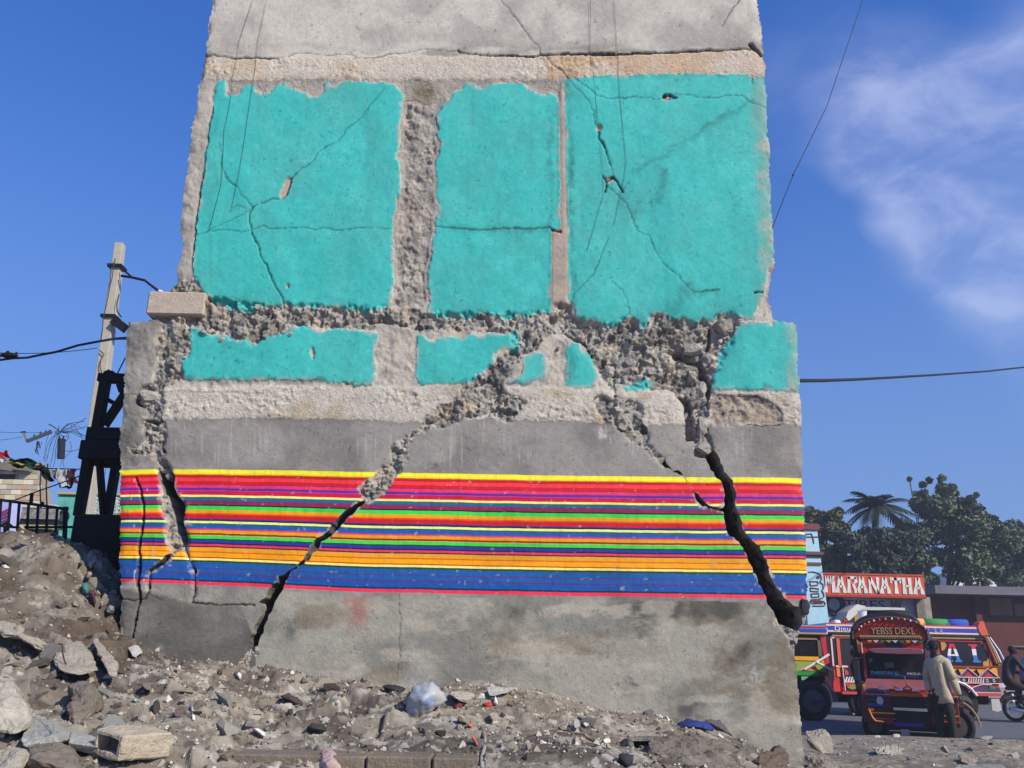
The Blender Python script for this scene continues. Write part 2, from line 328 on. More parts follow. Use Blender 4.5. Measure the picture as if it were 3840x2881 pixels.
CRACK = [("N 1496 2230 1500 2330 1497 2430 1490 2540", 1.6), ("A 400 500 480 485 560 510 640 520 860 521 1045 521", 4.5), ("A 1045 515 1130 500 1230 470 1320 475 1480 490 1600 480 1700 485 1760 515 1960 515 2050 480 2130 485", 2.0),
         ("B 0 515 60 510 130 485 300 470 420 440 740 450", 2.0), ("B 750 440 780 465 900 490 1130 500 1440 503 1480 490 1900 485 2134 482", 6), ("C 0 485 330 500 500 490 800 470 1200 458 1700 438", 7), ("C 1700 400 1740 440 1800 490", 15),
         ("B 1140 15 1200 70 1260 150 1330 250 1390 330 1485 435 1485 490", 2.5), ("B 1540 510 1600 580 1680 640 1740 710", 3.5), ("B 1740 710 1800 790 1900 890 1950 1000 1970 1110 2010 1150", 2.2),
         ("C 345 1170 345 1220 390 1300", 5), ("C 390 1310 420 1380 450 1470", 4.5), ("C 450 1470 470 1560", 2), ("F 350 30 380 70 430 40 460 55 490 110 520 150", 5.5), ("F 380 70 385 120 380 160", 5),
         ("C 120 690 320 850 430 880 500 870 580 885 680 870 920 880 1020 870", 2.4), ("C 920 850 970 840 1040 870", 6), ("C 1020 835 1100 840 1250 870 1400 875 1480 850 1550 860 1610 855 1720 925 1835 950", 2.2),
         ("D 1140 0 1090 60 1060 130 1030 190 1000 205", 3.6), ("D 1000 205 920 215 870 250 810 265 770 295", 2.6), ("D 770 295 745 350 750 420 755 480 790 560 820 620 830 700 880 760 920 850 950 920 980 980 1020 1040 1020 1090", 3.6),
         ("A 1990 800 1850 960 1780 1060 1650 1160 1590 1250 1470 1320 1400 1370 1370 1430 1240 1520 1170 1590", 2.0), ("D 530 0 560 60 640 120 670 190 720 220 770 295", 2.4), ("A 515 1265 540 1350 550 1490 600 1580 660 1660", 2.0),
         ("D 305 515 400 480 560 475 680 490 760 480 850 440 930 465 1100 455 1210 455 1290 470 1400 460 1500 475 1700 455 1920 465", 2.0), ("E 520 455 700 465 900 475 1080 460 1250 465 1475 455", 3.0),
         ("D 770 300 600 390 400 480", 1.4), ("D 730 305 640 270 600 290 570 325", 1.4), ("F 400 110 470 180 550 250 590 340 640 470 740 520 790 650 850 750 990 870 1060 950 1100 985", 2.0),
         ("F 395 540 330 720 270 850 110 1010 100 1040", 2.0), ("F 1100 985 1200 975 1320 968", 3.0), ("F 430 900 520 980 560 1060 580 1180", 1.5), ("F 1610 990 1680 985", 6),
         ("I 115 1070 200 1080 280 1060 300 1020", 4), ("I 635 1095 780 1110 960 1110 1080 1108", 4.5), ("I 215 180 240 240 265 340 275 430 260 540 235 700 245 860 230 960 245 1080 215 1200 185 1350", 8.5), ("I 300 1020 370 1060 420 1080", 1.8),
         ("G 130 1000 240 995", 2.0), ("G 440 980 560 975 900 985 1200 990", 1.4), ("H 650 885 740 910 1030 912 1200 990 1268 1075 1268 1140", 3.2), ("K 740 350 830 410 950 470 1000 560", 5), ("A 470 960 440 1150 415 1330 390 1560 370 1660", 3.6), ("D 360 0 330 180 300 400 285 540 262 740", 4.4),
         ("D 262 740 275 830", 2.2), ("B 270 900 350 890 470 930", 2.2), ("C 1590 0 1500 130 1440 240", 3.0), ("C 1700 668 1715 740", 3.0), ("E 1480 470 1555 490", 7), ("H 960 1170 1100 1180 1240 1170", 3.0)]
SMUDGE = [("C 1700 900 1260 1170 900 1400 640 1540", 9, .55), ("F 880 0 860 120 800 230", 16, .6), ("F 520 150 590 220 650 300", 30, .55), ("F 1060 950 960 1080", 26, .5), ("F 1100 985 1300 968", 14, .5),
          ("C 70 720 80 1000 90 1660", 13, .62), ("F 85 0 95 500 95 1050", 11, .62), ("K 800 420 800 800", 13, .5), ("B 1570 1000 1580 1300 1560 1600", 10, .45), ("E 1480 0 1475 440", 8, .5), ("E 560 470 1470 465", 12, .5),
          ("J 0 85 400 80 640 85 920 105", 10, .75), ("G 600 880 1000 890 1450 900", 10, .75), ("J 1340 80 1500 100 1780 100", 7, .65), ("K 260 800 580 780", 8, .6), ("H 660 855 900 865 1400 868", 9, .6),
          ("D 700 1010 760 1000", 18, .3), ("D 560 1430 700 1490 830 1500", 14, .3)]

ST = 4.0
nx = np.arange(408, 3062, ST); ny = np.arange(-24, 2905, ST)
GX, GY = np.meshgrid(nx, ny); ROWS, COLS = GX.shape
wx = fbm(GX/14, GY/14, 3, 3)*5 + fbm(GX/60, GY/60, 9, 2)*4; wy = fbm(GX/14, GY/14, 5, 3)*5 + fbm(GX/60, GY/60, 11, 2)*4
def inpoly(poly, X, Y):
    m = np.zeros(X.shape, bool); x0, y0 = poly.min(0)-12; x1, y1 = poly.max(0)+12
    s = (X >= x0) & (X <= x1) & (Y >= y0) & (Y <= y1); px, py = X[s], Y[s]; c = np.zeros(px.shape, bool)
    n = len(poly)
    for i in range(n):
        ax, ay = poly[i]; bx, by = poly[(i+1) % n]
        if ay == by: continue
        c ^= ((ay > py) != (by > py)) & (px < (bx-ax)*(py-ay)/(by-ay)+ax)
    m[s] = c; return m
def pdist(line, X, Y, rad):
    x0, y0 = line.min(0)-rad; x1, y1 = line.max(0)+rad
    s = (X >= x0) & (X <= x1) & (Y >= y0) & (Y <= y1); px, py = X[s], Y[s]; d = np.full(px.shape, 1e6)
    for (ax, ay), (bx, by) in zip(line[:-1], line[1:]):
        L = (bx-ax)**2+(by-ay)**2+1e-9; t = np.clip(((px-ax)*(bx-ax)+(py-ay)*(by-ay))/L, 0, 1)
        d = np.minimum(d, np.hypot(px-ax-t*(bx-ax), py-ay-t*(by-ay)))
    out = np.full(X.shape, 1e6); out[s] = d; return out
def blur(a, k):
    for ax in (0, 1):
        for _ in range(2):
            p = np.pad(a, [(k, k) if i == ax else (0, 0) for i in (0, 1)], mode='edge'); c = np.cumsum(p, axis=ax, dtype=np.float64)
            c = np.concatenate([np.zeros_like(np.take(c, [0], ax)), c], ax)
            n = a.shape[ax]; a = (np.take(c, np.arange(2*k+1, 2*k+1+n), ax)-np.take(c, np.arange(0, n), ax))/(2*k+1)
    return a
XW, YW = GX+wx, GY+wy                                   # ragged look-ups
inside = inpoly(SIL, GX+wx*.8, GY+wy*.8)
UP, BEAM, TEA, COLM, RUBB, GREY, STRI, BASE, PIL, SILL, STRIP, LOWC = range(12)
ycrack = np.interp(GX, [590,770,1040,1400,1700,2100,2500,2860], [208,217,219,212,212,204,195,190])
ybeam = np.interp(GX, [590,1400,2090,2100,2860], [298,300,300,290,284])
cls = np.full(GX.shape, BASE)
ysill = np.interp(GX, [600,1000,1900,2400,3020], [1462,1446,1448,1470,1472]); ysill2 = np.interp(GX, [560,900,1300,1500,1800,2200,2430,3020], [1572,1570,1572,1585,1570,1580,1590,1592])
SX = [440,600,1100,1400,2300,3035]
vt = np.interp(GX, SX, [1765,1760,1765,1771,1787,1793]); vb = np.interp(GX, SX, [2182,2187,2208,2221,2237,2247]); SVV = (GY-vt+fbm(GX/120, GY/400, 92, 3)*1.1+fbm(GX/24, GY/200, 93, 2)*.35)/(vb-vt)
cls[YW < 1445+30] = LOWC; cls[(YW < 1150)] = COLM; cls[YW < ybeam] = BEAM; cls[GY+wy*.4 < ycrack] = UP
cls[(YW < 1150) & (YW > ybeam) & (XW < 800)] = PIL
cls[(YW >= ybeam) & (YW < 1160) & (XW > 2060) & (XW < 2132)] = STRIP
cls[(YW >= ysill) & (YW < ysill2)] = SILL; cls[(YW >= ysill2)] = GREY; cls[GY > vb] = BASE
cls[(XW < np.interp(GY, [1190,1300,1430,1560,1770], [640,600,560,545,540])) & (YW > 1190) & (GY < vt)] = PIL
rub = np.zeros(GX.shape, bool)
for p in RUB: rub |= inpoly(p, XW+wx*.6, YW+wy*.6)
rub |= inpoly(C1, GX+wx*.5, GY+wy*.5)
cls[rub] = RUBB
cls[inpoly(SMOOTHBIT, XW, YW)] = LOWC
pan = np.full(GX.shape, -1)
for i, p in enumerate(TEAL):
    m = inpoly(p, XW, YW); pan[m] = i; cls[m] = TEA
sx0 = np.interp(GY, [280,340,430,470,855,866,1150], [2100,2100,2096,2098,2100,2067,2067])+wx*.35; sx1 = np.interp(GY, [280,340,430,700,860,1150], [2112,2113,2120,2124,2128,2131])+wx*.2
strip = (GX > sx0) & (GX < sx1) & (GY > 300) & (GY < 1150) & ~rub; cls[(cls == STRIP) & ~strip] = COLM; fill = ~strip & (GX > sx0-30) & (GX < sx1+26) & (cls == COLM) & (GY > 395) & (GY < 1120); pan[fill] = np.where(GX > sx1, 2, 1)[fill]; cls[fill] = TEA; cls[strip] = STRIP; pan[strip] = -1
flake = inpoly(FLAKE, XW, YW) & (cls != RUBB)
band = (SVV > -.03) & (SVV < 1.03) & ~(rub & (SVV < 1.02))
cls[band] = STRI
deep = np.zeros(GX.shape, bool)
for p in DEEP: deep |= inpoly(p, GX+wx*.75+fbm(GX/50,GY/50,90,2)*5, GY+wy*.75+fbm(GX/9,GY/9,99,2)*3)
cls[deep] = RUBB

# relief, metres towards the viewer
fine = fbm(GX/10, GY/10, 21, 2); mid = fbm(GX/45, GY/45, 22, 4); big = fbm(GX/320, GY/320, 23, 3); crumb = fbm(GX/26, GY/26, 24, 5, .6)
f1, f2, fr_, fs_ = facets((GX+wx*1.2)/36, (GY+wy*1.2)/31, 31); g1, g2, gr_, gs_ = facets((GX+wx)/17, (GY+wy)/15, 37); k1, k2, kr_, ks_ = facets((GX+wx*2)/88, (GY+wy*2)/76, 43)
h = big*.006 + mid*.0016 + fine*.0006
rough = (cls == BEAM) | (cls == SILL); rm = blur(((cls == BEAM) | (cls == SILL)).astype(float), 2)
rmask = sstep(-.1, .5, fbm(GX/130, GY/60, 25, 3))                              # some stretches crumble more
beamx = rm*(.008 + crumb*.007*(.3+rmask) + (gs_*.011+(gr_-.5)*.008)*rmask)
h = h + beamx
tm = (cls == TEA).astype(float)
h = h + tm*(.0055 + fbm(GX/110, GY/110, 26, 3)*.003)
cm = blur((cls == COLM).astype(float), 1); cpat = .30+.70*sstep(-.15, .35, fbm(GX/70, GY/120, 85, 3)); tin0 = blur((cls == TEA).astype(float), 3); inner = sstep(.16, .03, tin0)*sstep(1455, 1490, GX)*sstep(1740, 1690, GX)*sstep(375, 420, GY)*cm; cpat = np.where(inner > .3, .6+.9*cpat, cpat*.45)
h = h + cm*(-.006 + (crumb*.011 + gs_*.010 + (gr_-.5)*.007 + (fr_-.5)*.011 + fs_*.009)*cpat) - inner*.010
lm = blur((cls == LOWC).astype(float), 1); h = h + lm*(-.004 + crumb*.009)
h = h + blur((cls == STRIP).astype(float), 1)*.013
pm = blur((cls == PIL).astype(float), 2); h = h + pm*(.004 + crumb*.006 + mid*.004)
h = h + blur(flake.astype(float), 1)*(-.022 + crumb*.012)
bs = (cls == BASE); h = h + blur(bs.astype(float), 3)*(fbm(GX/140, GY/90, 27, 4)*.0035)
rb = blur(rub.astype(float), 1)*.65+blur(rub.astype(float), 4)*.35*rub
chunks = fs_*.026+(fr_-.5)*.018 + gs_*.022+(gr_-.5)*.013 + ks_*.04+(kr_-.5)*.03 + crumb*.016 - .008*sstep(.12, 0, f2-f1) - .006*sstep(.14, 0, g2-g1) + fbm(GX/9, GY/9, 91, 2)*.004
h = h + rb*(-.018 + chunks)
r4 = blur(inpoly(RUB[3], GX, GY).astype(float), 8); h = h - r4*.035                # the big hole under the right room is deeper
c1 = blur(inpoly(C1, GX, GY).astype(float), 1); h = h - c1*.028
dp = blur(deep.astype(float), 1); dh = blur((deep & (GY > 1660)).astype(float), 2)
h = h - deep*(.07) - (deep & (GY > 1660))*(.42+kr_*.04)
edge = 1-blur(inside.astype(float), 4); h = h - edge*.022*(1+fbm(GX/30, GY/30, 28, 3))
ckd = np.zeros(GX.shape)
for s, w in CRACK:
    d = pdist(T(s), GX+wx*.55, GY+wy*.55, w*3+10); w2 = w*(1+.5*fbm(GX/40, GY/40, 29, 2))
    q = np.clip(1-(d-w2*.42)/2.0, 0, 1); ckd = np.maximum(ckd, q*np.clip(.36+w/8, 0, 1)); h = h - q*min(.003*w, .06)
smd = np.zeros(GX.shape)
for s, w, a in SMUDGE:
    d = pdist(T(s), GX+wx*2, GY+wy*2, w*3); smd = np.maximum(smd, np.exp(-(d/w)**2)*a*(.7+.5*mid))

# base colours (sRGB as seen in sun, turned into reflectance)
def C3(r, g, b): return alb(r, g, b)[None, None, :]
n1 = fbm(GX/160, GY/130, 51, 5)[..., None]; n2 = fbm(GX/50, GY/50, 52, 4)[..., None]; n3 = fbm(GX/12, GY/12, 53, 3)[..., None]; n4 = fbm(GX/260, GY/200, 54, 4)[..., None]
def mixc(a, b, t): return a*(1-t)+b*t
pal = {UP: mixc(C3(197,189,177), C3(172,166,157), sstep(-.1, .7, n1)), BEAM: mixc(C3(206,194,178), C3(200,176,144), sstep(.15, .7, n1)*.6), TEA: mixc(C3(62,180,173), C3(68,174,167), sstep(-.2, .6, n1)),
       COLM: mixc(C3(176,166,153), C3(158,152,143), sstep(-.2, .5, n2)), RUBB: mixc(C3(176,170,160), C3(150,146,140), sstep(-.3, .5, n2)), GREY: mixc(C3(150,145,139), C3(131,126,121), sstep(-.3, .6, n1)),
       STRI: mixc(C3(150,145,139), C3(131,126,121), sstep(-.3, .6, n1)), BASE: mixc(C3(158,154,142), C3(132,130,121), sstep(-.3, .5, n1)), PIL: mixc(C3(152,148,139), C3(124,121,115), sstep(-.2, .5, n1)),
       SILL: mixc(C3(200,191,178), C3(184,168,146), sstep(.1, .7, n1)), STRIP: mixc(C3(172,157,143), C3(158,146,135), sstep(0, .6, n2)), LOWC: mixc(C3(186,177,163), C3(166,158,147), sstep(-.1, .6, n2))}
C = np.zeros(GX.shape+(3,))
for k, v in pal.items():
    m = cls == k; C[m] = v[m]
X3, Y3 = GX[..., None], GY[..., None]
# stains: dirt line over the top crack, ochre on the beam, brown water marks at the right foot; darker tone at the left foot
d1 = sstep(70, 10, ycrack-GY)*(cls == UP)*sstep(-.2, .5, fbm(GX/150, GY/40, 55, 4)); C = mixc(C, C3(140,132,122), d1[..., None]*.75)
mo = (cls == BEAM) & (GX > 2050); C = mixc(C, C3(206,174,142), (mo*sstep(-.2, .5, n1[..., 0])*.75)[..., None])
C = mixc(C, C3(118,104,80), (sstep(80, 0, np.hypot(GX-1590, (GY-345)*1.3))*.85)[..., None])
yft = np.interp(GX, [420,560,720,900,960,1060], [2200,2215,2262,2268,2400,2560])
foot = sstep(-6, 10, GY+wy-yft)*(GX < 960)*(cls == BASE); C = mixc(C, mixc(C3(104,102,96), C3(122,119,112), sstep(-.3, .5, n1)), foot[..., None])
mB = (cls == BASE)[..., None]
C = mixc(C, C3(122,106,84), mB*sstep(.12, .6, fbm(X3/240, Y3/110, 56, 5))*.55*(X3 > 1100))
C = mixc(C, C3(84,82,78), mB*sstep(.2, .75, fbm(X3/170-3, Y3/190, 57, 5))*.9*sstep(1750, 2350, X3))
C = mixc(C, C3(178,170,155), mB*sstep(.2, .6, fbm(X3/130+5, Y3/60, 58, 5))*.6*sstep(900, 1200, X3))
for (cx, cy, rx, ry, col, a) in [(2790,2410,80,120,(70,68,66),.75), (2720,2470,70,60,(86,66,56),.7), (1930,2300,50,40,(84,80,72),.8), (1900,2400,90,50,(110,98,78),.6), (1085,2370,34,46,(80,84,84),.75), (1130,2330,60,20,(92,92,90),.5),
                                 (1345,2265,40,85,(168,92,80),.75), (2040,2420,90,18,(196,188,170),.7), (2230,2430,200,20,(120,108,90),.5), (1560,2560,60,60,(148,152,152),.5), (600,2440,20,16,(170,170,166),.6), (2830,2540,10,50,(180,184,186),.6), (480,1640,46,110,(84,82,76),.7), (500,1500,30,50,(100,98,92),.6), (540,1720,60,30,(96,94,88),.6), (690,1700,60,40,(120,116,110),.4), (1320,1690,22,60,(112,110,106),.5),
                                 (1618,1760,14,12,(70,66,62),.8), (1702,1768,16,10,(84,80,76),.7), (1312,1678,9,9,(76,72,68),.8), (2260,1618,22,20,(206,200,190),.8), (750,1760,130,60,(136,134,130),.4), (2960,1640,120,90,(126,116,108),.35)]:
    q = np.exp(-(((GX+wx*3-cx)/rx)**2+((GY+wy*3-cy)/ry)**2))*(.75+.5*mid); C = mixc(C, C3(*col), np.clip(q*a, 0, 1)[..., None]*(cls != TEA)[..., None]*(cls != STRI)[..., None])
# pale drips and brush streaks on the grey plaster
dr = sstep(.45, .75, vnoise(GX/5.5, GY/140, 61))*sstep(.1, .5, fbm(GX/90, GY/200, 62, 2))*(cls == GREY); C = mixc(C, C3(184,178,170), dr[..., None]*.45)
# vertical brush-out, scratches and bare rims of the teal paint
mt = (cls == TEA)[..., None]
C = mixc(C, C3(46,166,162), mt*sstep(.1, .7, fbm(X3/60, Y3/260, 63, 4))*.38); C = mixc(C, C3(104,176,166), mt*sstep(.05, .6, fbm(X3/140, Y3/200, 86, 5))*.16); C = mixc(C, C3(66,136,128), mt*sstep(.35, .8, fbm(X3/24, Y3/190, 87, 4))*.18); C = mixc(C, C3(80,192,186), mt*sstep(.25, .8, fbm(X3/90, Y3/90, 64, 5))*.4)
tin = blur((cls == TEA).astype(float), 4)
rim = (cls == TEA)*sstep(.90, .58, tin)*sstep(-.1+.35*(GY < 1050), .4+.3*(GY < 1050), fbm(GX/30, GY/30, 65, 3)); C = mixc(C, C3(172,164,158), rim[..., None]*.85)
outr = (cls != TEA)*sstep(.05, .45, tin)*(GY > 1080)*(GY < 1430)*sstep(.0, .4, fbm(GX/45, GY/45, 66, 2)); C = mixc(C, C3(192,183,178), outr[..., None]*.8)
fade = np.maximum(((pan == 2)*sstep(-80, -10, GX-np.interp(GY, [280,700,1000,1200], [2870,2895,2905,2890]))), (pan == 8)*sstep(2925, 2985, GX))
C = mixc(C, C3(128,158,146), (fade*sstep(-.5, .3, n1[..., 0]))[..., None]*.75); C = mixc(C, C3(170,158,142), (fade*sstep(.1, .5, n2[..., 0]))[..., None]*.7)
C = mixc(C, C3(150,158,150), ((pan == 7)*sstep(-.3, .3, n2[..., 0]))[..., None]*.8)
for (cx, cy, rx, ry, ang) in [(1076,697,14,44,.35), (2500,365,20,10,0), (2247,478,10,14,0), (2290,676,16,10,0), (1172,1320,7,20,0), (1080,1074,6,8,0)]:
    q = ((((GX-cx)*math.cos(ang)+(GY-cy)*math.sin(ang))/rx)**2+((-(GX-cx)*math.sin(ang)+(GY-cy)*math.cos(ang))/ry)**2+wx*.12) < 1; C[q] = alb(176,158,146); h = h - q*.016
C = mixc(C, C3(40,96,94), (smd*(cls == TEA))[..., None]); C = mixc(C, C3(96,90,84), (smd*(cls != TEA)*(cls != STRI))[..., None]*.6)
sc = (sstep(.86, .93, vnoise(GX/40, GY/4, 67)) + sstep(.86, .93, vnoise(GX/4, GY/50, 68)))*(fbm(GX/200, GY/200, 69, 2) > .25)*(cls == TEA); C = mixc(C, C3(140,215,212), np.clip(sc, 0, 1)[..., None]*.16)
C = mixc(C, C3(150,130,112), flake[..., None]*.6)
col_o = (cls == COLM)*np.exp(-(((GX-1525)/40)**2+((GY-800)/55)**2)); C = mixc(C, C3(190,160,140), col_o[..., None]*.8)
le = sstep(.10, .40, edge)*(GX < 900)*(GY < 1120)*sstep(-.1, .25, fbm(GX/22, GY/34, 98, 3)); C = mixc(C, C3(56,53,50), le[..., None]*.9)
C = mixc(C, mixc(C3(182,174,163), C3(146,139,131), sstep(-.1, .5, n2)), (inner*(.55+.45*sstep(-.2, .3, fbm(GX/30, GY/30, 84, 3))))[..., None]*.8); C = mixc(C, C3(196,187,175), ((cls == COLM)*(tin0 > .05)*sstep(.05, .3, tin0)*(inner < .5)*sstep(-.3, .2, fbm(GX/40, GY/40, 83, 2)))[..., None]*.7)
upil = (cls == PIL)*(GY < 1150); C = mixc(C, mixc(C3(182,173,161), C3(160,153,144), sstep(-.2, .5, n1)), upil[..., None]*.85)
soot = (cls == RUBB)*sstep(.1, .5, fbm(GX/60, GY/60, 71, 3)); C = mixc(C, C3(120,116,110), soot[..., None]*.7)
C = mixc(C, C3(196,178,158), ((cls == RUBB)*sstep(.35, .6, fbm(GX/40, GY/40, 72, 3)))[..., None]*.6)
C = mixc(C, C3(98,94,88), (foot*sstep(-.2, .3, mid))[..., None]*.4)
C = C*(1+n3*.06+n2*.05)
speck = sstep(.62, .8, vnoise(GX/7, GY/7, 73))*sstep(.0, .4, n2[..., 0]); C = C*(1-.35*speck[..., None]*(cls != STRI)[..., None])
dirt = np.clip(ckd, 0, 1); C = C*(1-.86*dirt[..., None])  # dark of the crack lines put into the colour
C = np.clip(C, .004, .9)
dk = 1-.9*dirt
drip = sstep(.5, .8, vnoise(GX/8, GY/60, 74))*(GX < 600)*sstep(.0, .4, fbm(GX/40, GY/70, 75, 3)); dk = dk*(1-.45*drip)
wh = sstep(.82, .9, vnoise(GX/6, GY/34, 76))*(GX < 585)*(GX > 460)
nearc = blur((deep | rub).astype(float), 3); wh = np.clip(wh+sstep(.30, .62, nearc+.35*fbm(GX/16, GY/16, 94, 3))*.9+sstep(.93, .98, fbm(GX/22, GY/14, 95, 4))*.5, 0, 1)   # chips along the cracks
dk = dk*(1-.14*sstep(.0, .7, fbm(GX/210, GY/60, 96, 4)))*(1-.10*sstep(.3, .8, vnoise(GX/9, GY/120, 97)))

# vertices: back-project on the wall plane, push by relief
def pixplane(GXa, GYa, Y):
    cx = (GXa-1920)/FN; cy = -(GYa-1440.5)/FN; M = np.array(CAM_R)
    d = [M[i, 0]*cx+M[i, 1]*cy-M[i, 2] for i in range(3)]; t = Y/d[1]
    return np.stack([d[0]*t, np.full_like(t, Y), CAM_Z+d[2]*t], -1)
# crack rims: slide the grid points beside a deep crack onto its smooth outline
dm = blur(deep.astype(float), 1); gy_, gx_ = np.gradient(dm); g2m = gx_**2+gy_**2+1e-4
dl = np.pad(deep, 1, mode='edge'); nb = np.zeros(deep.shape, bool)
for a_, b_x in ((0,1),(2,1),(1,0),(1,2),(0,0),(0,2),(2,0),(2,2)): nb |= dl[a_:a_+ROWS, b_x:b_x+COLS] != deep
mv_ = np.clip((.5-dm)/np.sqrt(g2m), -1.1, 1.1)*nb; GXs = GX+mv_*gx_/np.sqrt(g2m)*ST*.92; GYs = GY+mv_*gy_/np.sqrt(g2m)*ST*.92
V = pixplane(GXs, GYs, WY); V[..., 1] -= h
ncell = cls[:-1, :-1].copy(); dany = deep[:-1, :-1] | deep[1:, :-1] | deep[:-1, 1:] | deep[1:, 1:]; ncell[dany] = RUBB; dall = deep[:-1, :-1] & deep[1:, :-1] & deep[:-1, 1:] & deep[1:, 1:] & (GY[:-1, :-1] > 1664); ci0 = inside[:-1, :-1] & inside[1:, :-1] & inside[:-1, 1:] & inside[1:, 1:]
idx = np.arange(ROWS*COLS).reshape(ROWS, COLS)
ci = ci0 & ~dall                                            # the wide cracks open into the dark hollow of the house
quads = np.stack([idx[1:, :-1], idx[1:, 1:], idx[:-1, 1:], idx[:-1, :-1]], -1)
vf, cf, svf, dkf, whf = V.reshape(-1, 3), C.reshape(-1, 3), SVV.ravel(), dk.ravel(), wh.ravel()
WALL0 = Vector((0.0, WY, .2))
wall = thing('cracked_wall', 'tall cracked end wall of a broken concrete house with turquoise rooms and a rainbow striped band', 'wall', WALL0)
m_wall = mat('wall_plaster', (0,0,0), .92, .10, 22, .35, 60, attr='Col', spec=.15)
m_core = mat('broken_concrete', (0,0,0), .95, .22, 30, .8, 55, attr='Col', spec=.12)
m_teal = mat('turquoise_paint', (0,0,0), .75, .07, 18, .2, 45, attr='Col', spec=.22)

# painted stripes: flat print, colour looked up along the band's height
STR = [(155,253,236,28),(161,255,240,40),(175,255,246,70),(190,252,234,30),(207,222,130,20),(218,196,24,34),(245,250,58,70),(285,214,22,34),(318,140,30,80),(325,232,54,104),(360,92,44,150),(385,206,48,150),(395,202,20,62),
       (437,255,240,140),(462,60,110,50),(470,18,104,142),(497,90,60,130),(505,146,36,76),(545,20,10,30),(560,60,215,80),(602,236,164,10),(640,240,84,20),(655,204,24,30),(700,72,48,140),(714,20,16,60),
       (728,240,246,134),(755,20,76,40),(762,24,92,164),(808,150,60,140),(818,240,78,100),(832,236,160,20),(865,130,54,10),(882,206,160,90),(890,70,215,76),(925,20,70,30),(940,48,54,150),(970,14,14,60),(985,226,60,92),(1008,80,6,26),
       (1022,222,170,70),(1030,236,164,24),(1068,230,98,14),(1082,255,168,0),(1130,190,82,10),(1142,255,236,130),(1168,44,72,20),(1188,20,92,164),(1248,82,56,132),(1262,20,92,164),(1305,82,56,132),(1325,16,84,164),(1385,10,46,72),(1403,240,56,86)]
m_band, n_, l_, b_ = new_mat('painted_stripes'); b_.inputs['Roughness'].default_value = .6; b_.inputs['Specular IOR Level'].default_value = .25
a_v = n_.new('ShaderNodeAttribute'); a_v.attribute_name = 'sv'; a_d = n_.new('ShaderNodeAttribute'); a_d.attribute_name = 'dk'; a_c = n_.new('ShaderNodeAttribute'); a_c.attribute_name = 'Col'; a_w = n_.new('ShaderNodeAttribute'); a_w.attribute_name = 'wh'
def ramp(stops, lo, hi):
    mr_ = n_.new('ShaderNodeMapRange'); mr_.inputs['From Min'].default_value = lo; mr_.inputs['From Max'].default_value = hi; l_.new(a_v.outputs['Fac'], mr_.inputs['Value'])
    cr = n_.new('ShaderNodeValToRGB'); cr.color_ramp.interpolation = 'CONSTANT'
    els = cr.color_ramp.elements
    while len(els) > 1: els.remove(els[-1])
    for i, (p, r, g, b) in enumerate(stops):
        e = els[0] if i == 0 else els.new(min(1, (p-lo)/(hi-lo)))
        e.position = max(0, (p-lo)/(hi-lo)); e.color = tuple(np.minimum(lin((r, g, b))/1.13, .88))+(1,)
    l_.new(mr_.outputs[0], cr.inputs[0]); return cr.outputs[0]
SS = [((p-155)/1287.0, r, g, b) for p, r, g, b in STR]
hv = SS[26][0]
r1 = ramp(SS[:26], 0, hv); r2 = ramp(SS[26:], hv, 1.0)
gt = n_.new('ShaderNodeMath'); gt.operation = 'GREATER_THAN'; gt.inputs[1].default_value = hv; l_.new(a_v.outputs['Fac'], gt.inputs[0])
mA = n_.new('ShaderNodeMix'); mA.data_type = 'RGBA'; l_.new(gt.outputs[0], mA.inputs['Factor']); l_.new(r1, mA.inputs['A']); l_.new(r2, mA.inputs['B'])
ab = n_.new('ShaderNodeMath'); ab.operation = 'COMPARE'; ab.inputs[1].default_value = .5; ab.inputs[2].default_value = .5; l_.new(a_v.outputs['Fac'], ab.inputs[0])
mW = n_.new('ShaderNodeMix'); mW.data_type = 'RGBA'; mW.inputs['B'].default_value = (.42, .39, .34, 1); l_.new(a_w.outputs['Fac'], mW.inputs['Factor']); l_.new(mA.outputs['Result'], mW.inputs['A'])
mB_ = n_.new('ShaderNodeMix'); mB_.data_type = 'RGBA'; l_.new(ab.outputs[0], mB_.inputs['Factor']); l_.new(a_c.outputs['Color'], mB_.inputs['A']); l_.new(mW.outputs['Result'], mB_.inputs['B'])
t_ = n_.new('ShaderNodeTexCoord'); nn = n_.new('ShaderNodeTexNoise'); nn.inputs['Scale'].default_value = 25; nn.inputs['Detail'].default_value = 6; l_.new(t_.outputs['Object'], nn.inputs['Vector'])
mq = n_.new('ShaderNodeMapRange'); mq.inputs['From Min'].default_value = .25; mq.inputs['From Max'].default_value = .75; mq.inputs['To Min'].default_value = .88; mq.inputs['To Max'].default_value = 1.08; l_.new(nn.outputs[0], mq.inputs['Value'])
mu_ = n_.new('ShaderNodeMath'); mu_.operation = 'MULTIPLY'; l_.new(a_d.outputs['Fac'], mu_.inputs[0]); l_.new(mq.outputs[0], mu_.inputs[1])
sc_ = n_.new('ShaderNodeVectorMath'); sc_.operation = 'SCALE'; l_.new(mB_.outputs['Result'], sc_.inputs[0]); l_.new(mu_.outputs[0], sc_.inputs['Scale']); l_.new(sc_.outputs[0], b_.inputs['Base Color'])

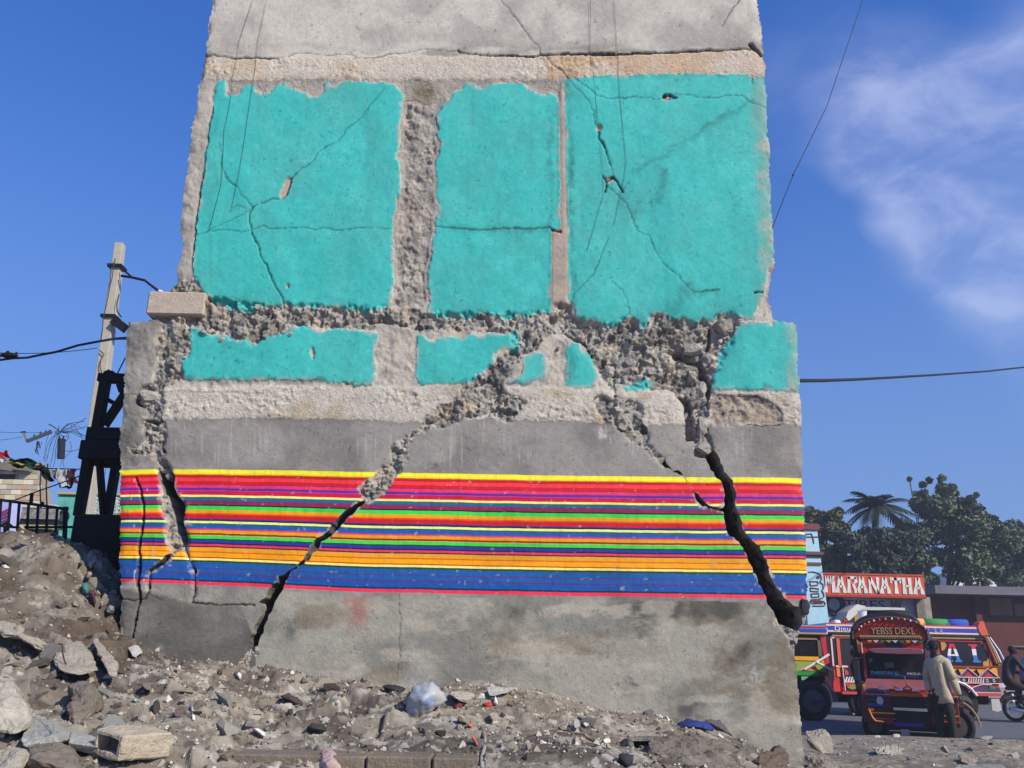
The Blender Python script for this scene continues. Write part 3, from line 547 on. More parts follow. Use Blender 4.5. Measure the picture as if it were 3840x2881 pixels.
def wall_part(name, mask, material, band=False, label=None):
    q = quads[mask & ci]
    if not len(q): return
    u, inv = np.unique(q.ravel(), return_inverse=True)
    me = np_mesh(name, vf[u]-np.array(WALL0), inv.reshape(-1, 4)); add_col(me, 'Col', cf[u])
    if band: add_f(me, 'sv', svf[u]); add_f(me, 'dk', dkf[u]); add_f(me, 'wh', whf[u])
    o = link_mesh(name, me, material, wall)
    if label: o['label'] = label
    return o
pc = pan[:-1, :-1]
wall_part('upper_plaster', ncell == UP, m_wall); wall_part('ceiling_beam', ncell == BEAM, m_core)
lab = ['large upper turquoise room wall left of the rough column', 'middle turquoise panel between column and thin stub', 'large upper turquoise room wall at the right', 'low turquoise strip at the left under the break', 'middle turquoise strip under the break',
       'small rounded turquoise patch beside the stub', 'narrow turquoise patch right of the stub', 'faded turquoise scrap under the rubble', 'turquoise corner block at the right edge']
for i in range(9): wall_part('turquoise_panel', (ncell == TEA) & (pc == i), m_teal, label=lab[i])
wall_part('rough_column', ncell == COLM, m_core); wall_part('partition_stub', ncell == STRIP, m_wall); wall_part('corner_pillar', ncell == PIL, m_wall)
wall_part('rubble_break', ncell == RUBB, m_core); wall_part('floor_beam', ncell == SILL, m_core); wall_part('lower_column', ncell == LOWC, m_wall)
wall_part('grey_plaster', ncell == GREY, m_wall); wall_part('striped_band', ncell == STRI, m_band, True, 'painted band of thin rainbow stripes'); wall_part('base_plaster', ncell == BASE, m_wall)
# broken sides and back
sk_v, sk_f, sk_c = [], [], []
def skirt(a, b):
    n = len(sk_v); pa, pb = vf[a], vf[b]
    for k in range(4):
        for p, i in ((pa, a), (pb, b)):
            dy = (.0, .06, .2, 1.06)[k]; sk_v.append((p[0], max(p[1], WY-.02)+dy if k else p[1], p[2])); sk_c.append(cf[i]*.9)
    for k in range(3): sk_f.append((n+2*k, n+2*k+1, n+2*k+3, n+2*k+2))
ci_all = ci; ci = ci0; cp = np.pad(ci, 1)
for dy_, dx_, e in ((-1, 0, 0), (1, 0, 1), (0, -1, 2), (0, 1, 3)):
    bm_ = ci & ~cp[1+dy_:cp.shape[0]-1+dy_, 1+dx_:cp.shape[1]-1+dx_]
    for i, j in zip(*np.nonzero(bm_)):
        a, b = {0: (idx[i, j], idx[i, j+1]), 1: (idx[i+1, j], idx[i+1, j+1]), 2: (idx[i, j], idx[i+1, j]), 3: (idx[i, j+1], idx[i+1, j+1])}[e]
        skirt(a, b)
me = np_mesh('broken_edge', np.array(sk_v)-np.array(WALL0), np.array(sk_f), False); add_col(me, 'Col', np.array(sk_c)); link_mesh('broken_edge', me, m_core, wall)
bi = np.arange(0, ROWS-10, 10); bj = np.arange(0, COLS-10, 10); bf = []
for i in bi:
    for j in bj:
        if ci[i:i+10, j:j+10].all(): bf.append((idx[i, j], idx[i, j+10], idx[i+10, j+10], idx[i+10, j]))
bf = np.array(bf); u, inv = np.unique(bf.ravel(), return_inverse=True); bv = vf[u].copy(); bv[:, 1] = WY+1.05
me = np_mesh('back_face', bv-np.array(WALL0), inv.reshape(-1, 4)); add_col(me, 'Col', np.tile(alb(70,62,58), (len(u), 1))); link_mesh('back_face', me, m_core, wall)  # back coloured dark to deepen the shade in the open cracks

# lumps of concrete that stick out of the break
def lump(name, c, sx, sy, sz, mat_, parent=None, seed=0):
    rng = random.Random(seed); bm = bmesh.new()
    for _ in range(16):
        v = Vector((rng.gauss(0,1), rng.gauss(0,1), rng.gauss(0,1))).normalized()*rng.uniform(.75, 1.1); bm.verts.new(v)
    r = bmesh.ops.convex_hull(bm, input=bm.verts); bmesh.ops.delete(bm, geom=list({v for v in r['geom_interior']+r['geom_unused'] if isinstance(v, bmesh.types.BMVert)}), context='VERTS')
    for k in range(2):
        bmesh.ops.triangulate(bm, faces=bm.faces); bmesh.ops.subdivide_edges(bm, edges=list(bm.edges), cuts=1, use_grid_fill=True)
        for v in bm.verts: v.co *= 1+rng.uniform(-.09, .09)/(k+1)
    for v in bm.verts: v.co = Vector((v.co.x*sx, v.co.y*sy, v.co.z*sz))
    bmesh.ops.triangulate(bm, faces=bm.faces); bmesh.ops.recalc_face_normals(bm, faces=bm.faces)
    me = bpy.data.meshes.new(name); bm.to_mesh(me); bm.free()
    o = link_mesh(name, me, mat_, parent); o.location = Vector(c)-(wloc(parent) if parent else Vector((0,0,0))); return o
m_chunk = mat('chunk_concrete', alb(168,162,152), .95, .25, 14, .9, 40, rnd=.12)
m_chunkd = mat('chunk_shade_dark', alb(62,60,58), .95, .3, 14, .9, 40)  # dark copy of the chunk colour, painted as the shade of the right crack
PXM = WY/FN
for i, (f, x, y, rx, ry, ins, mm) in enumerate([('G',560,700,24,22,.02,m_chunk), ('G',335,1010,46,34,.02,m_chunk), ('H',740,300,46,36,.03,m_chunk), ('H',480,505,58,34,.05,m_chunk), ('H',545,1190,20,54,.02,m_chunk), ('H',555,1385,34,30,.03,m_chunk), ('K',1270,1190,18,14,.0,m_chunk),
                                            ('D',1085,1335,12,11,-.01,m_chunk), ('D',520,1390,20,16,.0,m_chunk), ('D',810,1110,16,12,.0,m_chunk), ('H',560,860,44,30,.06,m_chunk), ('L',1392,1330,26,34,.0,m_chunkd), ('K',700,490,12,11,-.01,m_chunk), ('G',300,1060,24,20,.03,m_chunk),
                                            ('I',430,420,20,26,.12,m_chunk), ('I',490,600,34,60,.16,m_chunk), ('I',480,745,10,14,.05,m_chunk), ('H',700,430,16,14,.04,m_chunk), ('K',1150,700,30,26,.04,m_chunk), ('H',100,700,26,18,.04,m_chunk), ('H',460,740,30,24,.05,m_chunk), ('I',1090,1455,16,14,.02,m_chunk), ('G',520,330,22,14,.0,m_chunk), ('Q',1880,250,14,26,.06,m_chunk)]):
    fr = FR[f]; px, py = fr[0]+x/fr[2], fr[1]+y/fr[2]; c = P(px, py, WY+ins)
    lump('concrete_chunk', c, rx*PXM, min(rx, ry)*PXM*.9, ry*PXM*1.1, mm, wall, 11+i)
rng = random.Random(77)
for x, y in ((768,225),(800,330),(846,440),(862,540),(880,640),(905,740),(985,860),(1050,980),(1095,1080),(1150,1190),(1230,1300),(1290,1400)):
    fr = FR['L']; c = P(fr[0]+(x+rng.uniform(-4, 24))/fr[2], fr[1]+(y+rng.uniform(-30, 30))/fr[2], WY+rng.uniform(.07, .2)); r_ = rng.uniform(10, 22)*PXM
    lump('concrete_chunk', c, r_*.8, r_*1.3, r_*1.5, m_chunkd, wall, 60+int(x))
a, b = P(566, 1100, WY), P(769, 1190, WY)
mbx = MB(); mbx.box((a.x, WY-.045, b.z), (b.x, WY+.18, a.z)); blk = mbx.build('concrete_block', mat('block_face', alb(186,170,154), .95, .16, 18, .6, 70), wall, bevel=.012)
blk['label'] = 'pale concrete block lying in the break at the left edge'
# ------------------------------------------------------------------ ground: street level, road, rubble slope
STREET = P(3530, 2770, 16.3).z
gm = mat('street_earth', alb(150,142,132), .95, .2, 1.5, .4, 12)
g = MB().raw([(-900,-60,STREET-.03),(900,-60,STREET-.03),(900,1500,STREET-.03),(-900,1500,STREET-.03)], [(0,1,2,3)]).build('ground', gm); setp(g, kind='structure')
road_y0 = gdepth(3400, 2758, STREET); road_y1 = gdepth(3600, 2640, STREET)+3
rm_ = mat('asphalt', (.105,.11,.125), .9, .22, 2.5, .3, 90)
rd = MB().raw([(-60,road_y0,STREET-.012),(80,road_y0-.2,STREET-.012),(80,road_y1,STREET-.012),(-60,road_y1,STREET-.012)], [(0,1,2,3)]).build('road', rm_); setp(rd, kind='structure')

cps = []
def cp_d(dx, dy, dep): p = PD(dx, dy, dep); cps.append((p.x, p.y, p.z))
for q in [(270,1385,6.38),(400,1425,6.38),(560,1442,6.38),(700,1465,6.38),(860,1482,6.38),(1000,1490,6.38),(1100,1492,6.38),(1250,1522,6.38),(1400,1548,6.38),(1500,1565,6.38),(1600,1592,6.38),(1700,1648,6.38),(1735,1695,6.38),
          (600,1665,4.25),(1000,1668,4.25),(1400,1665,4.35),(1700,1715,4.4),(200,1690,3.95),(0,1700,3.8),(420,1668,4.1),
          (600,1560,5.2),(1000,1575,5.25),(1300,1605,5.3),(1500,1615,5.5),(400,1550,5.0),(800,1570,5.2),(1150,1590,5.25),(1650,1660,5.6),
          (0,1163,7.3),(80,1163,7.3),(161,1170,7.0),(188,1200,6.9),(212,1230,6.8),(250,1278,6.7),(236,1335,6.45),(200,1290,6.6),(256,1388,6.4),(0,1250,6.6),(100,1265,6.4),(170,1335,6.1),(0,1345,5.8),(100,1395,5.6),(210,1425,5.5),(0,1440,5.15),(100,1470,5.1),(0,1530,4.7),(120,1520,4.8),(260,1500,5.1),(0,1580,4.4),(150,1590,4.4),(300,1630,4.3),
          (1760,1668,7.6),(1900,1655,9),(2300,1655,9),(1850,1602,13.5),(2300,1602,13.5),(2000,1622,11.5),(1780,1640,9)]: cp_d(*q)
cps += [(-8,9,2.5),(-4.2,9,2.35),(-3.1,8.4,1.5),(-2.4,7.9,1.2),(-4.0,8.2,2.0),(-1.5,8,1.0),(-8,15,2.5),(-3,15,2.1),(-8,5,2.3),(-6,3,1.5),(0,0,.1),(0,2,.5),(-3,2,.8),(3,2,.4),(3.2,5,.5),(4.5,5,.4),(6,8,.36),(8,12,.32),(0,9,.5),(2,9,.45),(0,14,.36),(9,15,STREET-.05),(3,15.2,STREET-.05),(0,15.5,STREET-.05),(12,12,.3),(3.0,7,.55)]
CP = np.array(cps)
def rk(d): return np.sqrt(d*d+.04)
D_ = rk(np.hypot(CP[:, None, 0]-CP[None, :, 0], CP[:, None, 1]-CP[None, :, 1])); nC = len(CP)
A_ = np.zeros((nC+3, nC+3)); A_[:nC, :nC] = D_ - np.eye(nC)*.07; A_[:nC, nC:] = np.c_[np.ones(nC), CP[:, :2]]; A_[nC:, :nC] = A_[:nC, nC:].T
W_ = np.linalg.solve(A_, np.r_[CP[:, 2], 0, 0, 0])
def gbase(x, y):
    x, y = np.asarray(x, float), np.asarray(y, float); z = W_[nC]+W_[nC+1]*x+W_[nC+2]*y
    for i in range(nC): z = z + W_[i]*rk(np.hypot(x-CP[i, 0], y-CP[i, 1]))
    return z
def gz(x, y, parts=False):
    x, y = np.asarray(x, float), np.asarray(y, float); z = gbase(x, y)
    far = sstep(13.5, 15.2, y); near = 1-.30*sstep(7.5, 10, y)*(x > -2)
    lm_ = sstep(.6, -1.6, x)                              # the heap on the left is coarser
    a = fbm(x*.9, y*.9, 101, 4); wxx, wyy = x+.05*fbm(x*5, y*5, 102, 3), y+.05*fbm(x*5+9, y*5, 103, 3)
    f1, f2, r1_, s1 = facets(wxx*4.2, wyy*4.2, 104); e1, e2, r2_, s2 = facets(wxx*10, wyy*10, 105); q1, q2, r3_, s3 = facets(wxx*24, wyy*24, 106)
    on = sstep(.45, .8, r1_); on2 = sstep(.5, .85, r2_)
    st = on*(s1*.12+.03)*sstep(0, .22, f2-f1)*(.25+.6*lm_) + on2*(s2*.04+.014)*sstep(0, .2, e2-e1)*(.5+.4*lm_) + (s3*.012+(r3_-.5)*.009)
    st = st*(1-.35*sstep(-.3, .4, fbm(x*1.1+3, y*1.1, 119, 3))); z = z + (1-far)*near*(a*.05 + fbm(x*3.2, y*3.2, 107, 4)*.04*(.6+.6*lm_) + st + fbm(x*22, y*22, 108, 3)*.006)
    if parts: return z, lm_, on*sstep(0, .2, f2-f1), on2*sstep(0, .2, e2-e1), r1_, r2_, r3_
    return z
jj = np.linspace(0, 1, 470); YY = 3.3*(15.4/3.3)**jj
ii = np.linspace(-.82, .82, 760)
GYg, Sg = np.meshgrid(YY, ii, indexing='ij'); GXg = Sg*GYg
Zg, lm_, o1, o2, r1_, r2_, r3_ = gz(GXg, GYg, True)
n1 = fbm(GXg*1.3, GYg*1.3, 111, 5); n2 = fbm(GXg*6, GYg*6, 112, 4); n3 = fbm(GXg*30, GYg*30, 113, 3)
def mx3(a, b, t): return a*(1-t[..., None])+b*t[..., None]
Cg = mx3(np.tile(alb(142,129,112), GXg.shape+(1,)), alb(104,93,83), sstep(-.2, .5, n1))
Cg = mx3(Cg, alb(176,166,148), sstep(.2, .7, n2)*.6); Cg = mx3(Cg, alb(98,86,78), sstep(.2, .6, fbm(GXg*2.6, GYg*2.6, 114, 4))*.65*(.4+.6*lm_))
Cg = mx3(Cg, alb(176,164,146), o1*sstep(.55, .9, r1_)*.55); Cg = mx3(Cg, alb(190,181,166), o2*sstep(.75, .95, r2_)*.7); Cg = mx3(Cg, alb(96,86,80), o2*sstep(.55, .4, r2_)*.7)
Cg = mx3(Cg, alb(206,200,188), sstep(.94, .98, r3_)*.8); Cg = mx3(Cg, alb(74,68,64), sstep(.1, .04, r3_)*.7)
Cg = mx3(Cg, alb(150,136,117), sstep(7.5, 10, GYg)*(GXg > 0)*.5)
lum_ = Cg.mean(-1, keepdims=True); Cg = Cg*.68+lum_*.15; hp = sstep(-1.8, -2.5, GXg)*sstep(5.2, 6.0, GYg); Cg = mx3(Cg, alb(88,73,62), hp*sstep(-.9, -.1, n1)*.85); Cg = np.clip(Cg*(1.14-.2*hp[..., None])*(1+n3[..., None]*.10), .01, .8)
m_rub = mat('rubble_soil', (0,0,0), .97, .22, 18, .7, 70, attr='Col', spec=.1)
id2 = np.arange(GXg.size).reshape(GXg.shape)
q_ = np.stack([id2[:-1, :-1], id2[:-1, 1:], id2[1:, 1:], id2[1:, :-1]], -1).reshape(-1, 4)
me = np_mesh('rubble_terrain', np.stack([GXg, GYg, Zg], -1).reshape(-1, 3), q_); add_col(me, 'Col', Cg.reshape(-1, 3))
ter = link_mesh('rubble_terrain', me, m_rub); setp(ter, kind='structure')

# ------------------------------------------------------------------ stones
def rock_mesh(name, seed, n=13, sub=1, flat=(1,1,1), noise=.08):
    rng = random.Random(seed); bm = bmesh.new()
    for _ in range(n):
        v = Vector((rng.uniform(-1,1)*flat[0], rng.uniform(-1,1)*flat[1], rng.uniform(-1,1)*flat[2]))
        bm.verts.new(v)
    r = bmesh.ops.convex_hull(bm, input=bm.verts); bmesh.ops.delete(bm, geom=list({v for v in r['geom_interior']+r['geom_unused'] if isinstance(v, bmesh.types.BMVert)}), context='VERTS')
    for _ in range(sub):
        bmesh.ops.triangulate(bm, faces=bm.faces); bmesh.ops.subdivide_edges(bm, edges=list(bm.edges), cuts=1, use_grid_fill=True)
        for v in bm.verts: v.co *= 1+rng.uniform(-noise, noise)
    bmesh.ops.triangulate(bm, faces=bm.faces); bmesh.ops.recalc_face_normals(bm, faces=bm.faces)
    me = bpy.data.meshes.new(name); bm.to_mesh(me); bm.free(); return me
def rock_mat(name, c1, c2, rnd=.25):
    m, n, l, b = new_mat(name); b.inputs['Roughness'].default_value = .95; b.inputs['Specular IOR Level'].default_value = .12
    t = n.new('ShaderNodeTexCoord'); oi = n.new('ShaderNodeObjectInfo'); nz = n.new('ShaderNodeTexNoise'); nz.inputs['Scale'].default_value = 7; nz.inputs['Detail'].default_value = 7; nz.inputs['Roughness'].default_value = .7
    ad = n.new('ShaderNodeVectorMath'); ad.operation = 'ADD'; l.new(t.outputs['Object'], ad.inputs[0]); l.new(oi.outputs['Random'], ad.inputs[1]); l.new(ad.outputs[0], nz.inputs['Vector'])
    sm = n.new('ShaderNodeMath'); sm.operation = 'ADD'; l.new(nz.outputs[0], sm.inputs[0]); o2_ = n.new('ShaderNodeMapRange'); o2_.inputs['To Min'].default_value = -rnd; o2_.inputs['To Max'].default_value = rnd; l.new(oi.outputs['Random'], o2_.inputs['Value']); l.new(o2_.outputs[0], sm.inputs[1])
    cr = n.new('ShaderNodeValToRGB'); cr.color_ramp.elements[0].position = .3; cr.color_ramp.elements[0].color = tuple(c1)+(1,); cr.color_ramp.elements[1].position = .72; cr.color_ramp.elements[1].color = tuple(c2)+(1,)
    l.new(sm.outputs[0], cr.inputs[0]); l.new(cr.outputs[0], b.inputs['Base Color'])
    n2 = n.new('ShaderNodeTexNoise'); n2.inputs['Scale'].default_value = 45; n2.inputs['Detail'].default_value = 5; l.new(t.outputs['Object'], n2.inputs['Vector'])
    bp = n.new('ShaderNodeBump'); bp.inputs['Strength'].default_value = .8; bp.inputs['Distance'].default_value = .02; l.new(n2.outputs[0], bp.inputs['Height']); l.new(bp.outputs[0], b.inputs['Normal']); return m
m_pale = rock_mat('pale_rubble', alb(142,134,122), alb(196,189,176)); m_tan = rock_mat('tan_rubble', alb(116,107,97), alb(166,157,143)); m_drk = rock_mat('dark_rubble', alb(70,64,62), alb(124,114,106)); m_conc = rock_mat('grey_concrete', alb(132,130,126), alb(182,180,174))
rng = random.Random(5)
meshes = {}
for key, mm in (('pale', m_pale), ('tan', m_tan), ('dark', m_drk), ('grey', m_conc)):
    meshes[key] = []
    for k in range(5):
        me = rock_mesh(key+'_stone', 40+k+len(key)*7, 12, 1, (1, rng.uniform(.6, .95), rng.uniform(.4, .75))); me.materials.append(mm); meshes[key].append(me)
LBL = {'pale': ('pale dusty stone lying loose on the rubble slope in front of the wall', 'pale loose stones on the rubble'), 'tan': ('small earth brown stone lying loose on the rubble slope', 'brown loose stones on the rubble'),
       'dark': ('small dark stone lying loose on the rubble slope', 'dark loose stones on the rubble'), 'grey': ('grey concrete fragment lying loose on the rubble slope', 'grey concrete fragments on the rubble')}
cnt = 0
xs_, ys_, sz_, ks_ = [], [], [], []
while cnt < 236:
    u = rng.random()
    if u < .50: px, py = rng.uniform(270, 1740), rng.uniform(1470, 1668)
    elif u < .88: px, py = rng.uniform(0, 330), rng.uniform(1170, 1640)
    else: px, py = rng.uniform(1735, 2212), rng.uniform(1600, 1660)
    # march the pixel ray to the ground
    v = ray(px*1.736, py*1.736); hit = None
    for k in range(300):
        y = 3.6+k*.04
        if px > 1735 and y < 7: continue
        q = Vector((0,0,CAM_Z))+v*(y/v.y)
        if q.z < float(gbase(q.x, q.y)): hit = q; break
    if hit is None or (hit.y > 6.2 and -1.95 < hit.x < 2.15 and hit.y < 7.6): continue
    dist = hit.y
    s_ = min(.5, max(.010, .5*(rng.paretovariate(2.2)*.034-.006)))*(1.15 if px < 330 else .95)*(dist/5)**.4
    s_ = min(s_, .085); xs_.append(hit.x); ys_.append(hit.y); sz_.append(s_); ks_.append(rng.choices(['pale', 'tan', 'dark', 'grey'], [5, 3.2, 2, 2.6])[0]); cnt += 1
zz = gz(xs_, ys_)
for x, y, s_, k, z in zip(xs_, ys_, sz_, ks_, zz):
    o = bpy.data.objects.new(k+'_stone' if k != 'grey' else 'concrete_fragment', rng.choice(meshes[k])); COL.objects.link(o)
    o.location = (x, y, float(z)+s_*.16); o.scale = (s_, s_, s_); o.rotation_euler = (rng.uniform(-.5, .5), rng.uniform(-.5, .5), rng.uniform(0, 6.28))
    pxx = x/y; where = ('on the street verge' if y > 7 else 'on the left heap' if pxx < -.42 else 'below the left wall corner' if pxx < -.27 else 'below the middle crack' if pxx < -.14 else 'left of the plastic sack' if pxx < -.02 else 'right of the plastic sack' if pxx < .2 else 'near the navy cloth')
    deepw = 'high on the slope' if 5.6 < y < 7 else 'low on the slope' if y < 4.7 else 'on the verge dirt' if y >= 7 else 'midway down the slope'
    big = 'fist sized' if s_ > .05 else 'small' if s_ > .028 else 'tiny'; noun = {'pale': 'pale dusty stone', 'tan': 'earth brown stone', 'dark': 'dark stone', 'grey': 'grey concrete fragment'}[k]
    lb = '%s %s %s, %s' % (big, noun, where, deepw); setp(o, lb, 'stone' if k != 'grey' else 'concrete fragment', 'loose: '+lb)
# the uncountable rest: gravel and crumbs as one mesh
N_ = 7000; rg = np.random.default_rng(8); ptx = np.r_[rg.uniform(-2.3, 2.4, N_*6//10), rg.uniform(-4.6, -1.2, N_*3//10), rg.uniform(2.2, 7.5, N_//10)]
pty = np.r_[rg.uniform(3.9, 6.45, N_*6//10), rg.uniform(3.9, 7.4, N_*3//10), rg.uniform(7.2, 14.2, N_//10)]
szz = np.minimum(.0058*(rg.pareto(2.4, len(ptx))+1)*(1+.25*(pty > 7)), .028); ptz = gz(ptx, pty)
tet = np.array([[1,.1,-.5],[-.5,.9,-.4],[-.6,-.8,-.5],[.1,-.1,.9],[.7,.7,.3],[-.2,.5,.7]]); tf = np.array([[0,1,4],[1,5,4],[1,2,5],[2,3,5],[3,4,5],[0,4,3],[0,3,2],[0,2,1]])
an = rg.uniform(0, 6.28, len(ptx)); sh = tet[None]*(1+rg.uniform(-.45, .45, (len(ptx), 6, 3)))*szz[:, None, None]
ca, sa = np.cos(an)[:, None], np.sin(an)[:, None]
pv = np.stack([sh[..., 0]*ca-sh[..., 1]*sa+ptx[:, None], sh[..., 0]*sa+sh[..., 1]*ca+pty[:, None], sh[..., 2]*.8+ptz[:, None]+szz[:, None]*.25], -1)
fv = (tf[None]+np.arange(len(ptx))[:, None, None]*6).reshape(-1, 3)
me = np_mesh('gravel', pv.reshape(-1, 3), fv, False)
pc_ = np.array([alb(186,178,164), alb(160,148,130), alb(206,200,188), alb(110,100,92), alb(82,76,74), alb(150,146,140), alb(176,150,138)])[rg.choice(7, len(ptx), p=[.16,.26,.05,.24,.12,.12,.05])]
add_col(me, 'Col', np.repeat(pc_, 6, 0)); gv = link_mesh('gravel', me, mat('gravel_stones', (0,0,0), .95, .15, 30, .3, 80, attr='Col', spec=.1)); setp(gv, kind='stuff')

# single stones and debris one can pick out
def ground_hit(px, py, near=4):
    v = ray(px, py); ys = np.arange(max(3.5, near-1.6), near+2.6, .015); q = np.array([[v.x*(y/v.y), y, CAM_Z+v.z*(y/v.y)] for y in ys])
    b = np.nonzero(q[:, 2] < gz(q[:, 0], q[:, 1]))[0]
    return float(ys[b[0]]) if len(b) else near
def hullrock(name, label, cat, pts, m, cuts=2, noise=.012, seed=0, group=None, bevel=0.012, sink=0.0):
    """pts: (photo x, photo y, depth) corners; the convex body through them"""
    rng = random.Random(seed+3); bm = bmesh.new()
    for p in pts: bm.verts.new(P(*p))
    r = bmesh.ops.convex_hull(bm, input=bm.verts); bmesh.ops.delete(bm, geom=list({v for v in r['geom_interior']+r['geom_unused'] if isinstance(v, bmesh.types.BMVert)}), context='VERTS')
    bmesh.ops.recalc_face_normals(bm, faces=bm.faces)
    bmesh.ops.dissolve_limit(bm, angle_limit=R(6), verts=bm.verts, edges=bm.edges)
    if bevel: bmesh.ops.bevel(bm, geom=list(bm.edges), offset=bevel, segments=1, affect='EDGES', clamp_overlap=True)
    bmesh.ops.triangulate(bm, faces=bm.faces)
    for c in range(cuts):
        bmesh.ops.subdivide_edges(bm, edges=[e for e in bm.edges if e.calc_length() > .03], cuts=1, use_grid_fill=True); bmesh.ops.triangulate(bm, faces=bm.faces)
    bm.normal_update(); c0 = sum((v.co for v in bm.verts), Vector())/len(bm.verts)
    X = np.array([v.co[:] for v in bm.verts]); nn = fbm(X[:, 0]*9+seed, X[:, 2]*9+X[:, 1]*5, seed+201, 4)*noise + fbm(X[:, 0]*40+seed, X[:, 2]*40+X[:, 1]*31, seed+202, 2)*noise*.35
    for v, d in zip(list(bm.verts), nn): v.co += v.normal*float(d)
    c0.z = min(v.co.z for v in bm.verts)
    for v in bm.verts: v.co -= c0
    mp = np.mean([p[:2] for p in pts], axis=0); py_ = max(p[1] for p in pts)*.45+mp[1]*.55; y0 = sum(p[2] for p in pts)/len(pts); hit = ground_hit(mp[0], py_, y0)
    k = (hit-.02-sink)/y0                                        # sit where the ray meets the slope, same size in view
    eye = Vector((0, 0, CAM_Z)); c0 = eye+(c0-eye)*k
    for v in bm.verts: v.co *= k
    me = bpy.data.meshes.new(name); bm.to_mesh(me); bm.free(); o = link_mesh(name, me, m); o.location = c0
    return setp(o, label, cat, group)
def Z8(x, y): return (x/2.911, 2380+y/2.911)             # zoom frame of the lower left
def Z4(x, y): return (700+x/2.011, 2300+y/2.011)
def Z5(x, y): return (1700+x/2.857, 2300+y/2.857)
def Z6(x, y): return (2300+x/2.765, 2300+y/2.765)
def Z7(x, y): return (2960+x/2.5136, 2400+y/2.5136)
def pp(fr, lst): return [fr(x, y)+(d,) for x, y, d in lst]
hullrock('boulder', 'big pale concrete boulder cut by the left border of the photo', 'boulder', pp(Z8, [(-60,540,4.5),(60,520,4.5),(150,590,4.45),(260,760,4.35),(345,950,4.3),(200,1090,4.2),(-60,1060,4.2),(-60,700,4.3),(150,560,5.0),(345,900,4.9),(-60,1060,5.0)]), m_pale, 3, .02, 1)
hullrock('concrete_slab', 'flat slab with grey top between the big boulder and the hollow block', 'concrete slab', pp(Z8, [(205,1140,4.15),(370,880,4.75),(560,868,4.85),(730,930,4.8),(800,1010,4.6),(815,1060,4.45),(600,1085,4.15),(240,1230,4.1),(640,1200,4.15),(800,1150,4.4)]), m_conc, 3, .010, 2)
hullrock('boulder', 'rough brown grey boulder at the lower left corner under the flat slab', 'boulder', pp(Z8, [(230,1165,4.1),(420,1120,4.05),(640,1200,4.0),(850,1340,3.95),(960,1480,3.9),(700,1560,3.85),(180,1560,3.9),(380,1340,3.75),(300,1300,3.8),(600,1150,4.3),(900,1480,4.3)]), m_tan, 3, .022, 3)
hullrock('boulder', 'dusty boulder in the very corner at lower left with a shaded side', 'boulder', pp(Z8, [(-60,1270,4.0),(100,1250,4.05),(240,1260,4.0),(300,1300,3.95),(190,1470,3.85),(-60,1500,3.8),(40,1540,3.8),(240,1290,4.3),(-60,1270,4.3)]), m_tan, 3, .02, 4)
hullrock('broken_slab', 'small broken slab with smooth pale top leaning beside the hollow block', 'concrete slab', pp(Z8, [(790,1055,4.42),(1110,1125,4.38),(1085,1230,4.2),(750,1180,4.22),(745,1250,4.24),(1060,1325,4.24),(1080,1290,4.3),(790,1240,4.5),(1100,1240,4.5)]), m_conc, 3, .006, 5)
hullrock('upright_chunk', 'rough upright chunk of concrete standing above the hollow block', 'boulder', pp(Z8, [(770,545,4.85),(900,520,4.9),(1040,530,4.95),(1110,640,4.9),(1150,740,4.95),(1060,880,4.75),(900,990,4.6),(800,990,4.6),(760,800,4.65),(1000,560,4.8),(1020,800,4.72),(790,560,5.2),(1100,760,5.25)]), m_tan, 3, .022, 6)
hullrock('concrete_slab', 'flat brown slab lying on the slope with a wire across it', 'concrete slab', pp(Z8, [(565,260,5.35),(680,110,5.6),(860,90,5.7),(1010,260,5.5),(1080,390,5.35),(880,450,5.15),(660,390,5.15),(570,300,5.25),(600,250,5.6),(900,60,5.95)]), m_tan, 3, .012, 7)
hullrock('concrete_slab', 'narrow grey slab edge running down the slope beside the wall corner', 'concrete slab', pp(Z8, [(1000,60,5.8),(1060,50,5.85),(1230,240,5.6),(1290,330,5.5),(1270,480,5.35),(1180,440,5.35),(1130,300,5.45),(1060,180,5.6),(1250,260,5.8),(1050,40,6.0)]), m_tan, 3, .010, 8)
hullrock('boulder', 'long ledge of rubble with a dark hollow under it at the left border', 'boulder', pp(Z8, [(-80,-160,6.1),(200,-120,6.1),(420,60,5.9),(560,180,5.7),(470,170,5.55),(250,10,5.6),(-80,-60,5.6),(200,0,5.55),(480,100,6.1)]), m_tan, 3, .025, 9)
hullrock('small_boulder', 'pale jagged stone right above the hollow block', 'boulder', pp(Z8, [(1420,900,4.65),(1520,850,4.7),(1600,775,4.75),(1650,900,4.75),(1640,990,4.65),(1540,950,4.6),(1580,860,4.95)]), m_pale, 3, .012, 10)
hullrock('small_boulder', 'dark round stone in the dip above the hollow block', 'boulder', pp(Z8, [(1650,800,4.9),(1700,700,5.0),(1740,720,5.0),(1760,870,4.9),(1690,900,4.85),(1720,780,5.1)]), m_drk, 2, .008, 11)
hullrock('small_boulder', 'black stone in shade right of the wired slab', 'boulder', pp(Z8, [(1510,560,5.2),(1570,510,5.25),(1650,520,5.3),(1670,640,5.2),(1600,600,5.1),(1560,560,5.45)]), m_drk, 2, .008, 12)
hullrock('small_boulder', 'pale square stone at the foot of the wall left corner', 'boulder', pp(Z8, [(1380,150,6.05),(1490,110,6.1),(1570,200,6.05),(1500,260,5.9),(1420,230,5.9),(1480,160,6.25)]), m_conc, 2, .008, 13)
hullrock('small_boulder', 'pinkish stone beside the dark round stone in the dip', 'boulder', pp(Z8, [(1860,840,5.0),(1960,800,5.1),(2040,820,5.1),(1980,900,4.95),(1900,900,4.9),(1960,840,5.25)]), rock_mat('pink_stone', alb(120,96,98), alb(160,136,134)), 2, .008, 14)
